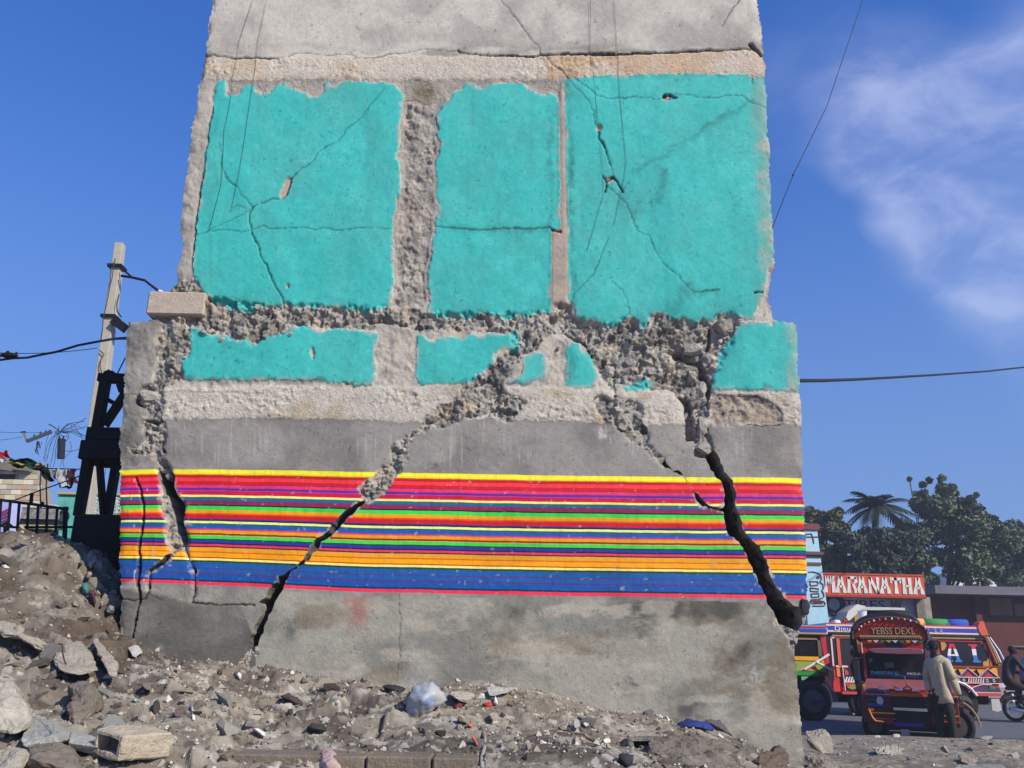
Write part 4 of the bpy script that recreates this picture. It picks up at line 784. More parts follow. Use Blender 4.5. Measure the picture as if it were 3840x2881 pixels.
hullrock('pink_rock', 'pinkish purple rock sticking up at the bottom centre before the footing', 'boulder', pp(Z4, [(1000,1075,4.2),(1030,1020,4.25),(1075,1000,4.3),(1130,1045,4.25),(1172,1190,4.15),(1090,1190,4.05),(1060,1110,4.08),(960,1190,4.15),(1100,1030,4.5),(1000,1190,4.5)]), rock_mat('pink_stone', alb(140,118,116), alb(196,172,164)), 3, .008, 15)
hullrock('cobble', 'rough cream stone right of the plastic sack at the foot of the wall', 'boulder', pp(Z4, [(1960,600,6.05),(2040,575,6.1),(2150,590,6.1),(2190,630,6.05),(2130,680,5.9),(2030,650,5.9),(2100,620,6.25)]), m_pale, 3, .014, 16)
hullrock('flat_stone', 'flat pale stone pointing right at the foot of the wall', 'stone', pp(Z5, [(345,785,5.95),(440,772,6.0),(560,790,6.05),(690,800,6.0),(600,830,5.9),(450,890,5.8),(370,880,5.8),(500,800,6.2)]), m_conc, 2, .006, 17)
hullrock('small_boulder', 'grey brown stone below the red scraps', 'boulder', pp(Z5, [(360,1080,5.45),(430,1040,5.5),(500,1070,5.5),(480,1160,5.35),(400,1140,5.35),(450,1080,5.7)]), m_tan, 2, .01, 18)
hullrock('small_boulder', 'square grey stone with a white neighbour on the ridge of rubble', 'boulder', pp(Z5, [(1280,1130,5.45),(1350,1125,5.5),(1365,1230,5.4),(1300,1250,5.35),(1270,1180,5.4),(1330,1170,5.65)]), m_conc, 2, .006, 19)
hullrock('small_boulder', 'white chalky stone beside the square grey one on the ridge', 'boulder', pp(Z5, [(1370,1150,5.45),(1450,1145,5.5),(1460,1200,5.4),(1400,1210,5.38),(1420,1160,5.6)]), rock_mat('white_stone', alb(196,192,184), alb(226,222,212)), 2, .006, 20)
hullrock('small_boulder', 'white angular stone left of the hollow block in the ridge', 'boulder', pp(Z5, [(1590,1350,5.15),(1650,1335,5.2),(1695,1370,5.2),(1680,1410,5.1),(1610,1395,5.08),(1650,1360,5.35)]), rock_mat('white_stone', alb(196,192,184), alb(226,222,212)), 2, .006, 21)
hullrock('earth_clod', 'wide clod of dirty earth at the bottom right of the slope', 'earth clod', pp(Z6, [(1500,1430,4.75),(1700,1400,4.8),(1810,1440,4.8),(1850,1580,4.7),(1800,1640,4.6),(1530,1640,4.55),(1480,1530,4.6),(1700,1440,5.1)]), rock_mat('earth', alb(104,90,80), alb(140,122,108)), 3, .02, 22)
hullrock('earth_clod', 'pale clod of dusty earth below the navy cloth', 'earth clod', pp(Z6, [(400,1250,5.15),(800,1260,5.2),(1150,1330,5.2),(1350,1420,5.1),(1300,1640,4.5),(500,1640,4.4),(380,1420,4.7),(900,1400,4.8),(800,1240,5.5)]), m_tan, 3, .03, 23)
hullrock('kerb_rock', 'big white topped rock at the street side right of the wall foot', 'boulder', pp(Z7, [(130,860,8.9),(240,845,9.1),(340,860,9.1),(410,960,8.9),(430,1060,8.6),(330,1090,8.4),(200,1010,8.4),(140,940,8.5),(220,960,8.3),(380,900,9.4)]), m_pale, 3, .02, 24)
hullrock('kerb_rock', 'lower rubble block at the right foot of the wall below the white topped rock', 'boulder', pp(Z7, [(150,1120,7.6),(260,1090,7.7),(420,1120,7.7),(470,1230,7.5),(150,1260,7.3),(300,1200,7.3),(350,1100,8.0)]), m_tan, 3, .03, 25)
hullrock('kerb_rock', 'long flat rock on the verge in front of the red truck', 'boulder', pp(Z7, [(770,1020,10.2),(880,990,10.4),(1030,1000,10.5),(1090,1070,10.2),(980,1090,9.9),(820,1070,9.9),(950,1010,10.8)]), m_tan, 3, .03, 26)
hullrock('kerb_rock', 'brown wedge of rock on the verge at the right', 'boulder', pp(Z7, [(1590,1080,10.0),(1640,1060,10.1),(1790,1150,10.0),(1700,1180,9.7),(1600,1140,9.7),(1680,1090,10.3)]), m_tan, 3, .02, 27)
hullrock('kerb_rock', 'flat grey slab of rubble on the verge at the bottom right', 'boulder', pp(Z7, [(1540,1200,8.9),(1700,1165,9.1),(2000,1180,9.2),(2100,1230,8.9),(1560,1240,8.6),(1800,1190,9.5)]), m_conc, 3, .02, 28)
hullrock('small_boulder', 'pale stone left on the kerb line before the red truck grille', 'boulder', pp(Z7, [(800,905,12.4),(840,890,12.5),(870,910,12.5),(850,930,12.3),(800,925,12.3),(835,900,12.8)]), m_pale, 2, .01, 29)
hullrock('small_boulder', 'pair sized pale stone under the number plate of the red truck', 'boulder', pp(Z7, [(970,900,12.4),(1000,880,12.5),(1050,895,12.5),(1040,925,12.3),(980,925,12.3),(1010,900,12.8)]), m_pale, 2, .01, 30)
hullrock('small_boulder', 'white stone beside the front tyre of the red truck', 'boulder', pp(Z7, [(1780,920,12.4),(1840,905,12.5),(1920,910,12.5),(1915,930,12.3),(1820,940,12.2),(1850,915,12.8)]), m_pale, 2, .01, 31)

# hollow concrete blocks
def hollow_block(label, c, L, Wd, H, yaw, tilt, m, sc=1.0):
    """block with an open cell at the -x end"""
    t = thing('hollow_block', label, 'concrete block', c, 'hollow concrete blocks'); t.rotation_euler = (tilt, 0, yaw)
    bm = bmesh.new(); bmesh.ops.create_cube(bm, size=1)
    for v in bm.verts: v.co = Vector((v.co.x*L, v.co.y*Wd, v.co.z*H+H/2))
    f = [f for f in bm.faces if f.normal.x < -.9][0]
    r = bmesh.ops.inset_region(bm, faces=[f], thickness=H*.30); 
    e = bmesh.ops.extrude_discrete_faces(bm, faces=[f]); ff = e['faces'][0]
    for v in ff.verts: v.co.x += L*.55
    bmesh.ops.bevel(bm, geom=[e_ for e_ in bm.edges if e_.calc_length() > H*.7], offset=.008, segments=1, affect='EDGES', clamp_overlap=True)
    bmesh.ops.triangulate(bm, faces=bm.faces)
    for _ in range(3): bmesh.ops.subdivide_edges(bm, edges=[e_ for e_ in bm.edges if e_.calc_length() > .04], cuts=1, use_grid_fill=True); bmesh.ops.triangulate(bm, faces=bm.faces)
    bm.normal_update(); X = np.array([v.co[:] for v in bm.verts]); nn = fbm(X[:, 0]*14+c[0]*7, X[:, 2]*14+X[:, 1]*9, 301, 4)*.007
    for v, d in zip(list(bm.verts), nn): v.co += v.normal*float(d)
    me = bpy.data.meshes.new('block_body'); bm.to_mesh(me); bm.free(); link_mesh('block_body', me, m, t); return t
x_, y_ = Z8(1440, 1290); c_ = P(x_, y_, ground_hit(x_, y_-20, 4.5)-.10)
hollow_block('broken hollow block with an open cell lying among the boulders at lower left', (c_.x-.005, c_.y, c_.z-.012), .25, .20, .105, R(58), R(6), rock_mat('block_tan', alb(134,122,107), alb(180,166,147)))
x_, y_ = Z6(330, 1420); c_ = P(x_, y_, ground_hit(x_, y_-14, 5.05))
hollow_block('hollow block buried in the ridge with a square dark hole showing', (c_.x+.06, c_.y+.10, c_.z-.075), .30, .22, .16, R(70), R(-3), rock_mat('block_dusty', alb(140,130,116), alb(176,166,150)))

# low footing along the bottom of the frame
ft = thing('concrete_footing', 'low broken concrete footing along the bottom edge of the slope', 'footing', P(1250, 2860, 4.25))
m_foot = mat('footing_concrete', alb(126,114,100), .95, .25, 12, .8, 40)
edges_ = [800, 889, 1384, 1625, 1800]
for i in range(4):
    a = P(edges_[i]+3, 2812+(i == 0)*4, 4.32); b = P(edges_[i+1]-3, 2814, 4.32); lo = P(edges_[i], 2872, 4.22)
    MB().box((a.x, 4.22+.012*(i % 2), lo.z-.10), (b.x, 4.45, a.z-.008*i)).build('footing_stone', m_foot, ft, bevel=.008)
# ------------------------------------------------------------------ left side: pole, steel frame, houses, railing, cables
def pl(name, rgb, **k): return mat(name, alb(*rgb), **k)
m_black = mat('black_steel', (.008,.008,.009), .7, .2, 8, spec=.15); m_wire = mat('cable_black', (.012,.012,.014), .6, .1)
m_pole = pl('pole_concrete', (178,170,154), rough=.9, var=.12, scale=8, bump=.3)
def Z1(x, y): return (x/2.9105, 880+y/2.9105)            # zoom frames
def Z2(x, y): return (x/2.862, 1400+y/2.862)
def Zb(x, y): return (x/3.458, 1560+y/3.458)
def sag(p, q, s, n=14):
    return [p.lerp(q, t/n)-Vector((0,0,s*4*(t/n)*(1-t/n))) for t in range(n+1)]
# leaning concrete pole
pd = 18.0; sc_p = pd/9.6; a = P(*Z1(1312, 105), pd); b = P(300, 2060, pd)
pole = thing('concrete_pole', 'leaning square concrete pole rising left of the wall with a bent arm', 'utility pole', b)
MB().bar(b, a, .155*sc_p, .155*sc_p, .10*sc_p, .10*sc_p).build('shaft', m_pole, pole, bevel=.012)
def alongp(t): return b.lerp(a, t)
for y_ in (362, 910):
    t = (P(*Z1(1270, y_), pd).z-b.z)/(a.z-b.z); c = alongp(t)
    MB().bar(c-Vector((.085*sc_p,0,0)), c+Vector((.085*sc_p,0,0)), .035*sc_p, .17*sc_p).build('band', m_black, pole)
pts = [P(*Z1(x, y), pd-.16) for x, y in ((1322,450),(1440,468),(1580,500),(1640,548),(1740,622))]
MB().tube(pts, .016*sc_p, 6).build('arm', m_black, pole); MB().tube([P(*Z1(1330,370), pd-.14), P(*Z1(1440,465), pd-.16)], .012*sc_p, 5).build('stay', m_black, pole)
MB().tube([P(*Z1(1735,618), pd-.16), P(*Z1(1775,632), pd-.16)], .022*sc_p, 6).build('arm_tip', pl('white_tip', (210,210,205)), pole)
MB().bar(P(*Z1(1240,935), pd-.14), P(*Z1(1370,1030), pd-.14), .10*sc_p, .08*sc_p).build('brace', m_black, pole)
MB().tube([P(*Z1(x, y), pd-.16) for x, y in ((1258,260),(1240,330),(1225,470),(1200,560),(1175,700),(1150,820),(1130,900),(1115,1060),(1100,1170))], .006*sc_p, 4).build('wire', m_wire, pole)
MB().tube([P(*Z1(x, y), pd-.16) for x, y in ((1300,650),(1275,760),(1280,840),(1325,900))], .008*sc_p, 4).build('wire', m_wire, pole)
MB().tube([P(*Z1(x, y), pd-.16) for x, y in ((1085,1260),(1135,1310),(1100,1370),(1090,1440),(1110,1510))], .006*sc_p, 4).build('wire', m_wire, pole)
# black steel frame (a leaning trestle) behind the wall's left corner
td = 7.55; base = P(350, 2040, td)
tr = thing('steel_trestle', 'black steel trestle frame standing close behind the left corner of the wall', 'steel frame', (base.x, base.y, base.z-.6))
def tb(p, q, w, d=.09, dy=0, w1=None, name='leg'):
    MB().bar(P(*p, td+dy), P(*q, td+dy), w, d, w1).build(name, m_black, tr, bevel=.004)
k_ = td/FN
tb(Z2(1195,-10), Z2(1195,60), 80/2.862*k_, name='post'); tb(Z2(1180,40), Z2(1160,-15), 70/2.862*k_, name='post')
MB().bar(P(*Z2(1068,55), td), P(*Z2(1420,62), td), .075, .10).build('cross_beam', m_black, tr, bevel=.004)
tb(Z2(1135,70), Z2(1045,590), 95/2.862*k_, name='leg'); tb(Z2(1420,70), Z2(1400,590), 70/2.862*k_, dy=.02, name='leg')
tb(Z2(1345,225), Z2(1120,560), 66/2.862*k_, dy=.03, name='brace'); tb(Z2(1140,275), Z2(1245,335), 46/2.862*k_, dy=.05, name='brace')
tb(Z2(1290,120), Z2(1320,210), 60/2.862*k_, dy=.0, name='bracket')
a_, b_2 = P(*Zb(1145,150), td-.05), P(*Zb(1640,330), td-.05); MB().box((a_.x, td-.08, b_2.z), (b_2.x, td+.25, a_.z)).build('upper_box', m_black, tr, bevel=.006)
a_, b_2 = P(*Zb(1072,322), td-.09), P(*Zb(1640,575), td-.09); MB().box((a_.x, td-.13, b_2.z), (b_2.x, td+.28, a_.z)).build('lower_box', m_black, tr, bevel=.006)
tb(Zb(1150,560), Zb(1020,1300), 118/3.458*k_, w1=104/3.458*k_); tb(Zb(1288,560), Zb(1345,1290), 52/3.458*k_, name='brace'); tb(Zb(1520,560), Zb(1395,1290), 86/3.458*k_, dy=.03, name='brace')
m_plinth = mat('plinth_dark', (.012,.011,.011), .95, .4, 5, .5, 20)  # plinth coloured near-black to stand for the shade beside the wall
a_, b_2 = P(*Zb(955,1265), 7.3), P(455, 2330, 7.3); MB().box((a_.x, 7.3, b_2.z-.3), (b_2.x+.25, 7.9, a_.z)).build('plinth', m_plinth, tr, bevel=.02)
# cables
def cable(name, label, pts, r, cat='cable', n=12, sg=0.0, group=None):
    pts = [Vector(p) for p in pts]
    if len(pts) == 2: pts = sag(pts[0], pts[1], sg, n)
    return setp(MB().tube(pts, r, 5).build(name, m_wire, smooth=True), label, cat, group)
cable('power_cable', 'thick black cable running from the left border past the pole to the wall', [P(*Z1(x, y), d) for x, y, d in ((-250,1395,9.4),(0,1370,9.3),(140,1352,9.3),(290,1345,9.3),(440,1315,9.2),(620,1280,9.2),(850,1210,9.1),(1090,1165,9.0),(1250,1138,8.2),(1400,1132,7.0))], .014)
cable('thin_wire', 'thin wire just above the thick cable at the left border', [P(*Z1(-200,1280), 12), P(*Z1(1060,1240), 12)], .006, sg=.05)
cable('thin_wire', 'thin wire hanging between trestle top and the wall corner', [P(*Z1(1370,1340), 7.3), P(*Z1(1330,1420), 7.4), P(*Z1(1280,1520), 7.5)], .006)
cable('overhead_wire', 'thin diagonal wire crossing the sky at upper right with a small knot', [P(3480,-700,15), P(3245,-30,12), P(3100,400,11), P(2975,655,10), P(2925,780,9.5), P(2840,1000,7.2)], .0055)
setp(MB().ball(P(2974,657,10), .016, 8).build('wire_knot', m_wire), 'small dark knot on the diagonal wire in the right sky', 'wire connector')
cable('overhead_cable', 'twisted black cable stretching right from the wall across the sky', [P(2880,1428,7.1), P(2960,1428,7.6), P(3080,1428,9), P(3200,1424,11), P(3350,1416,13), P(3500,1407,15), P(3700,1393,18), P(3900,1371,21), P(4600,1290,32), P(5600,1150,48)], .02)
for i, (x0, lab, pts) in enumerate([(0, 'left one of two thin cords hanging down over the wall on the left', "A 825 0 700 380 685 520 640 700 635 830 605 1000 570 1150 555 1490 540 1650 D 480 200 405 480"), (1, 'right one of two thin cords hanging down over the wall on the left', "A 950 0 870 380 845 620 790 960 750 1250 720 1430 680 1650 D 595 285"),
                                (2, 'left one of two thin cords hanging over the wall on the right', "C 272 0 265 460 300 700 340 1100 390 1560 F 360 180 280 460 225 640"), (3, 'right one of two thin cords hanging over the wall on the right', "C 480 0 510 460 530 850 560 1150 590 1430 575 1560 F 490 240 450 430")]):
    cable('hanging_cord', lab, [P(x, y, WY-.014) for x, y in T(pts)], .0013, 'cord', group='thin cords hanging over the wall')
# lamp-like fixture on the cable
lf = thing('street_lamp', 'dark street lamp head riding above the cable at the left border', 'street lamp', P(*Z1(90,1320), 9.25))
MB().ball(P(*Z1(95,1318), 9.25), .10, 10, (1.0,.55,.32)).build('lamp_head', m_black, lf); MB().tube([P(*Z1(180,1285), 9.25), P(*Z1(190,1345), 9.25)], .012, 5).build('hook', m_black, lf); MB().ball(P(*Z1(85,1285), 9.25), .02, 8).build('cap', m_black, lf); MB().tube([P(*Z1(0,1330), 9.25), P(*Z1(-160,1300), 9.25)], .02, 5).build('arm', m_black, lf)
# power hardware behind: cross arm, transformer and the tangle of wires
hd = 42.0
ca_ = thing('cross_arm', 'slanting power cross arm hung with rags in the sky left of the trestle', 'cross arm', P(*Zb(500,280), hd))
MB().bar(P(*Zb(345,330), hd), P(*Zb(670,205), hd), .15, .12).build('beam', mat('arm_steel', (.05,.05,.055), .6, .2), ca_)
MB().bar(P(*Zb(355,335), hd), P(*Zb(300,205), hd), .10, .08).build('bracket', pl('bracket_grey', (120,116,108)), ca_); MB().bar(P(*Zb(275,212), hd), P(*Zb(335,208), hd), .07, .08).build('bracket_head', m_black, ca_)
for x, y in ((440,250),(520,215),(590,200),(640,190)): MB().tube([P(*Zb(x, y+35), hd), P(*Zb(x+4, y-10), hd)], .035, 6).build('insulator', m_black, ca_)
for q in ([(490,330),(475,420),(500,505)], [(500,340),(520,420),(540,340)], [(490,400),(460,440),(470,490)]): MB().tube([P(*Zb(x, y), hd-.05) for x, y in q], .05, 5, .02).build('rag', m_black, ca_)
MB().tube([P(*Zb(1235, 1700), hd), P(*Zb(1240,560), hd), P(*Zb(1250,-60), hd)], .10, 8).build('post', m_pole, ca_)
tf_ = thing('transformer', 'black transformer can hanging among the wire tangle left of the trestle', 'transformer', P(*Zb(790,550), hd))
p0, p1 = P(*Zb(788,552), hd), P(*Zb(800,312), hd); MB().tube([p0, p0.lerp(p1, .06), p0.lerp(p1, .94), p1], .175, 16).build('tank', m_black, tf_); MB().tube([p0.lerp(p1, .97), p1+Vector((0,0,.03))], .195, 16).build('lid', m_black, tf_)
for dx in (-28, 20): MB().tube([P(*Zb(800+dx,312), hd), P(*Zb(800+dx,262), hd)], .04, 6).build('bushing', m_black, tf_)
MB().tube([P(*Zb(815,300), hd), P(*Zb(860,325), hd), P(*Zb(890,290), hd), P(*Zb(880,230), hd), P(*Zb(800,212), hd)], .02, 5).build('loop', m_wire, tf_)
rng = random.Random(21); wt = thing('wire_tangle', 'tangle of black wires spreading around the hanging transformer', 'wires', P(*Zb(775,212), hd)); hub = P(*Zb(775,212), hd)
for ends in ([(1130,20)],[(1120,125)],[(1110,60),(930,100)],[(1095,260),(960,190)],[(1085,300),(940,230)],[(1090,180),(1000,130)],[(620,115)],[(750,130)],[(905,100)],[(840,180)],[(690,235)],[(700,200)],[(880,265)]):
    pts = [hub]+[P(*Zb(x+rng.uniform(-14,14), y+rng.uniform(-14,14)), hd+rng.uniform(-.4,.4)) for x, y in reversed(ends)]
    if len(pts) == 2: pts = sag(pts[0], pts[1], rng.uniform(-.12,.22), 8)
    MB().tube(pts, rng.uniform(.012,.026), 4).build('wire', m_wire, wt)
for q in ([(760,225),(680,270),(625,350),(600,450),(570,590)], [(765,230),(700,280),(655,360),(630,470),(590,600)], [(770,230),(730,290),(700,400),(680,520),(650,660)], [(775,240),(745,330),(720,450),(715,560),(690,660)], [(640,215),(600,330),(590,420),(560,560)], [(770,225),(720,240),(680,310),(640,420),(610,560)],
          [(905,330),(925,380),(915,470),(860,520),(800,600),(775,660)], [(840,455),(920,462),(1050,425)], [(815,575),(835,690)], [(1390,620),(1360,760),(1340,800)], [(905,100),(960,110),(1000,190),(1080,300)], [(920,110),(930,170),(1010,210),(1080,250)]):
    MB().tube([P(*Zb(x, y), hd+rng.uniform(-.2,.2)) for x, y in q], .013, 4).build('wire', m_wire, wt)
for y0_, y1_, x1_ in ((205,215,640),(325,270,300)): cable('service_wire', 'thin wire from the left border to the %s end of the cross arm' % ('far' if x1_ > 400 else 'bracket'), [P(*Zb(-120, y0_), hd), P(*Zb(x1_, y1_), hd)], .012, sg=.03)
for x in (540, 620): cable('drop_wire', 'thin drop wire hanging %s the block house edge' % ('along' if x < 600 else 'clear of'), [P(*Zb(x, 620), 13.5), P(*Zb(x-20, 900), 13.5), P(*Zb(x-10, 1200), 13.5)], .012)
cable('clothes_line', 'thin slanting line from the railing to the pole', [P(*Zb(200,1090), 10.5), P(*Zb(430,1000), 10.5), P(*Zb(740,890), 10.3), P(*Zb(1060,770), 10)], .008)
# far left house of cream blocks
hb = 34.0; hc = P(*Zb(280,1100), hb)
house = thing('block_house', 'unplastered cream block house at the far left behind the railing', 'house', (hc.x, hb, STREET))
m_mort = pl('mortar', (150,140,120), var=.15, scale=5, bump=.4); m_blk = [pl('cream_block', c, rough=.92, var=.12, scale=4, bump=.4, bscale=18) for c in ((212,198,168), (196,180,150), (186,160,128), (220,210,188), (176,166,146))]
poly = [Zb(-60,600), Zb(200,640), Zb(400,675), Zb(530,790), Zb(575,1130), Zb(560,1300), Zb(-60,1300)]
MB().plate([(P(x, y, hb).x, P(x, y, hb).z) for x, y in poly], hb+.03, .6).build('wall', m_mort, house)
bx0 = P(*Zb(-60,640), hb); rng = random.Random(4); bh = .205; z0 = P(*Zb(300,1160), hb).z; pz = np.array(poly); shared = {}
ends = lambda z: np.interp(-z, [-P(*Zb(200,650), hb).z, -P(*Zb(400,685), hb).z, -P(*Zb(530,795), hb).z, -P(*Zb(572,1130), hb).z], [P(*Zb(250,650), hb).x, P(*Zb(410,690), hb).x, P(*Zb(528,795), hb).x, P(*Zb(572,1130), hb).x])
row = 0; z = z0; hole0, hole1 = P(*Zb(-40,755), hb), P(*Zb(185,835), hb)
while z < P(*Zb(0,650), hb).z:
    x = bx0.x-(.2 if row % 2 else 0); xe = ends(z+bh)
    while x < xe-.06:
        w = min(.41, xe-x)
        if not (hole1.x > x+w*.5 > hole0.x and hole0.z+.02 > z+bh*.5 > hole1.z-.02):
            slope = -.09*(x+w/2-bx0.x)              # courses fall slightly to the right in the photo
            MB().box((x, hb-.012*rng.random(), z+.01), (x+w-.012, hb+.1, z+bh-.012)).build('block', rng.choice(m_blk), house)
        x += w
    z += bh; row += 1
MB().box((hole0.x-1, hb+.004, hole1.z), (hole1.x, hb+.06, hole0.z)).build('window_slot', m_black, house)
MB().bar(P(*Zb(-60,625), hb-.04), P(*Zb(215,668), hb-.04), .40, .5).build('eave', pl('eave_grey', (120,112,100), bump=.4), house); MB().bar(P(*Zb(215,668), hb-.04), P(*Zb(420,690), hb-.04), .26, .5).build('eave', pl('eave_grey', (120,112,100), bump=.4), house)
# grey ornate garden wall, its kerb, and the violet gate
gd = 30.0
def rect(fr, x0, y0, x1, y1, d, th, name, m, parent=None, bevel=0):
    a, b = P(*fr(x0, y0), d), P(*fr(x1, y1), d); return MB().box((min(a.x,b.x), d, min(a.z,b.z)), (max(a.x,b.x), d+th, max(a.z,b.z))).build(name, m, parent, bevel=bevel)
c_ = P(*Zb(450,1440), gd); gw = thing('garden_wall', 'grey stained garden wall with a yellow base strip behind the railing', 'wall', (c_.x, gd, c_.z))
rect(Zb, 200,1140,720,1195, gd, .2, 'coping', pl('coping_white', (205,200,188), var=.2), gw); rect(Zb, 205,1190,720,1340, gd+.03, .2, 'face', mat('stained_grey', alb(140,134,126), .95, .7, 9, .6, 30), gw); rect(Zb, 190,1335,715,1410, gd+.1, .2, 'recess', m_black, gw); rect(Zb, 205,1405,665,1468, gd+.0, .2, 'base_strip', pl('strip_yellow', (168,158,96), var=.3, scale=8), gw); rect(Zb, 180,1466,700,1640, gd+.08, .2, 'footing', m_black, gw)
vg = thing('painted_gate', 'pale violet metal gate with red scrawled lettering at the left border', 'gate', P(*Zb(80,1560), 28.5))
rect(Zb, -80,1100,192,1600, 28.5, .08, 'panel', pl('violet_paint', (168,168,222), var=.12), vg); rect(Zb, 160,1100,196,1600, 28.35, .06, 'edge', pl('violet_light', (190,192,232)), vg)
m_scr = pl('scrawl_red', (140,60,120))
for i, y in enumerate((1290,1330,1370,1250)):
    MB().tube([P(*Zb(10+k*14+i*5, y-k*7+(8 if k % 2 else -8)), 28.45) for k in range(8)], .03, 4).build('scrawl', m_scr, vg)
# teal house with cream cornice
tw = 40.0; c_ = P(*Zb(1150,1400), tw); th_ = thing('teal_house', 'low turquoise house with a yellow cornice behind the trestle', 'house', (c_.x, tw, STREET))
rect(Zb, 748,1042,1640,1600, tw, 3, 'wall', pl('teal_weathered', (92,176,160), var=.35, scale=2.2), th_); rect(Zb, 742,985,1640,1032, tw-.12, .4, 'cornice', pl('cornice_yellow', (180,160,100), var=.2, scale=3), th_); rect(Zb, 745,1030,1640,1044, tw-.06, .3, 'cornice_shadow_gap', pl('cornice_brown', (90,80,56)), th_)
m_orn = pl('ornament_pale', (176,190,180), var=.3); rng = random.Random(9)
for i in range(7):
    for j in range(5):
        px, py = 1180+i*56+rng.uniform(-4,4), 1085+j*42
        if 1340 < px < 1400: continue
        MB().ring(P(*Zb(px, py), tw-.02), .21, .055, 8, 4).build('breeze_ring', m_orn, th_)
rect(Zb, 800,1180,840,1480, tw-.02, .05, 'door_edge', pl('door_black', (40,60,56)), th_); MB().ring(P(*Zb(815,1310), tw-.03), .25, .07, 10, 5).build('scroll', m_black, th_)
MB().tube([P(*Zb(1125,850), 32), P(*Zb(1110,1300), 32)], .17, 8).build('post', pl('dark_post', (70,78,96)), None)
setp(bpy.data.objects['post'] if False else [o for o in COL.objects if o.name.startswith('post') and o.parent is None][0], 'blue grey post seen between the legs of the trestle', 'post')
# black railing on the crest
rdp = 8.3; rr = thing('railing', 'black iron railing along the top of the rubble heap at the left', 'railing', P(*Zb(430,1570), rdp))
def rb_(p, q, w, name): MB().bar(P(*p, rdp), P(*q, rdp), w/3.458*rdp/FN, .03).build(name, m_black, rr)
rb_(Zb(-60,1082), Zb(440,1148), 34, 'top_rail'); rb_(Zb(440,1148), Zb(880,1212), 34, 'top_rail'); rb_(Zb(-60,1420), Zb(180,1445), 26, 'bottom_rail'); rb_(Zb(180,1445), Zb(1000,1442), 26, 'bottom_rail')
for x0, x1, y0 in ((12,-20,1100),(135,90,1115),(250,215,1130),(372,340,1150),(496,470,1165),(615,595,1185),(742,715,1200)): rb_(Zb(x0, y0), Zb(x1, 1620), 18, 'baluster')
rb_(Zb(852,1180), Zb(838,1600), 46, 'end_post'); rb_(Zb(552,1115), Zb(552,1170), 22, 'stub'); rb_(Zb(415,1000), Zb(400,1150), 30, 'stub')
for p, q in (((10,1425),(95,1380)),((95,1380),(170,1440)),((-10,1565),(80,1505)),((80,1505),(160,1575)),((60,1440),(60,1600)),((90,1400),(90,1600))): rb_(Zb(*p), Zb(*q), 16, 'ornament')
# flags and laundry
def cloth(name, label, cat, quad, d, m, nx_=10, ny_=8, wave=.05, seed=0, dd=0.0):
    q = [P(x, y, d+(dd if i in (1, 2) else 0)) for i, (x, y) in enumerate(quad)]; vs, fs = [], []
    for j in range(ny_+1):
        for i in range(nx_+1):
            u, v = i/nx_, j/ny_; p = q[0]*(1-u)*(1-v)+q[1]*u*(1-v)+q[2]*u*v+q[3]*(1-u)*v
            n_ = math.sin(u*7+seed)*math.cos(v*4+seed*2)*wave + math.sin(u*15+v*9+seed)*wave*.4
            vs.append(p+Vector((math.sin(v*6+seed)*wave*.4, n_, math.sin(u*9+seed)*wave*.3)))
    for j in range(ny_):
        for i in range(nx_): k = j*(nx_+1)+i; fs.append((k, k+1, k+nx_+2, k+nx_+1))
    bm = bmesh.new(); bv_ = [bm.verts.new(v) for v in vs]
    for f in fs: bm.faces.new([bv_[i] for i in f])
    bmesh.ops.solidify(bm, geom=bm.faces, thickness=.008); c0 = sum(vs, Vector())/len(vs)
    for v in bm.verts: v.co -= c0
    me = bpy.data.meshes.new(name); bm.to_mesh(me); bm.free(); me.polygons.foreach_set('use_smooth', [True]*len(me.polygons)); o = link_mesh(name, me, m); o.location = c0
    return setp(o, label, cat)
fl = lambda n, c: pl(n, c, rough=.8, var=.15, scale=3)
cd = 11.2
cloth('flag_cloth', 'red cloth flapping above the block house at the left border', 'flag', [Zb(-60,450), Zb(100,460), Zb(185,575), Zb(-60,540)], cd, fl('red_cloth', (205,24,40)), seed=1)
cloth('flag_cloth', 'white cloth tucked below the red one at the left border', 'flag', [Zb(-60,535), Zb(90,545), Zb(95,595), Zb(-60,605)], cd-.1, fl('white_cloth', (214,216,226)), seed=2)
cloth('flag_cloth', 'dark green cloth with yellow corners bellying over the block house', 'flag', [Zb(180,555), Zb(510,590), Zb(470,680), Zb(100,620)], cd, fl('green_cloth', (14,70,50)), 12, 8, .10, 3)
cloth('flag_cloth', 'yellow strip at the edge of the green cloth', 'flag', [Zb(90,595), Zb(240,600), Zb(330,640), Zb(130,628)], cd-.12, fl('yellow_cloth', (196,176,60)), seed=4, wave=.03)
cloth('flag_cloth', 'yellow fold of cloth right of the green one', 'flag', [Zb(510,590), Zb(600,640), Zb(570,665), Zb(460,668)], cd-.12, fl('amber_cloth', (216,170,30)), seed=5, wave=.04)
cloth('flag_cloth', 'black green rolled end of cloth hanging toward the laundry', 'flag', [Zb(460,670), Zb(570,660), Zb(700,830), Zb(620,845)], cd-.05, fl('dark_cloth', (20,42,30)), seed=6, wave=.06)
cloth('laundry', 'grey shirt hung by a corner on the washing line', 'laundry', [Zb(600,690), Zb(745,695), Zb(735,840), Zb(690,800)], cd, fl('grey_shirt', (150,156,160)), seed=7, wave=.03)
cloth('laundry', 'white and grey towel hanging on the washing line', 'laundry', [Zb(742,692), Zb(870,692), Zb(880,900), Zb(738,940)], cd-.05, fl('towel', (206,208,210)), seed=8, wave=.05)
cloth('laundry', 'dark maroon garment hanging on the washing line beside the towel', 'laundry', [Zb(870,700), Zb(988,690), Zb(985,860), Zb(880,890)], cd, fl('maroon_cloth', (84,42,52)), seed=9, wave=.05)
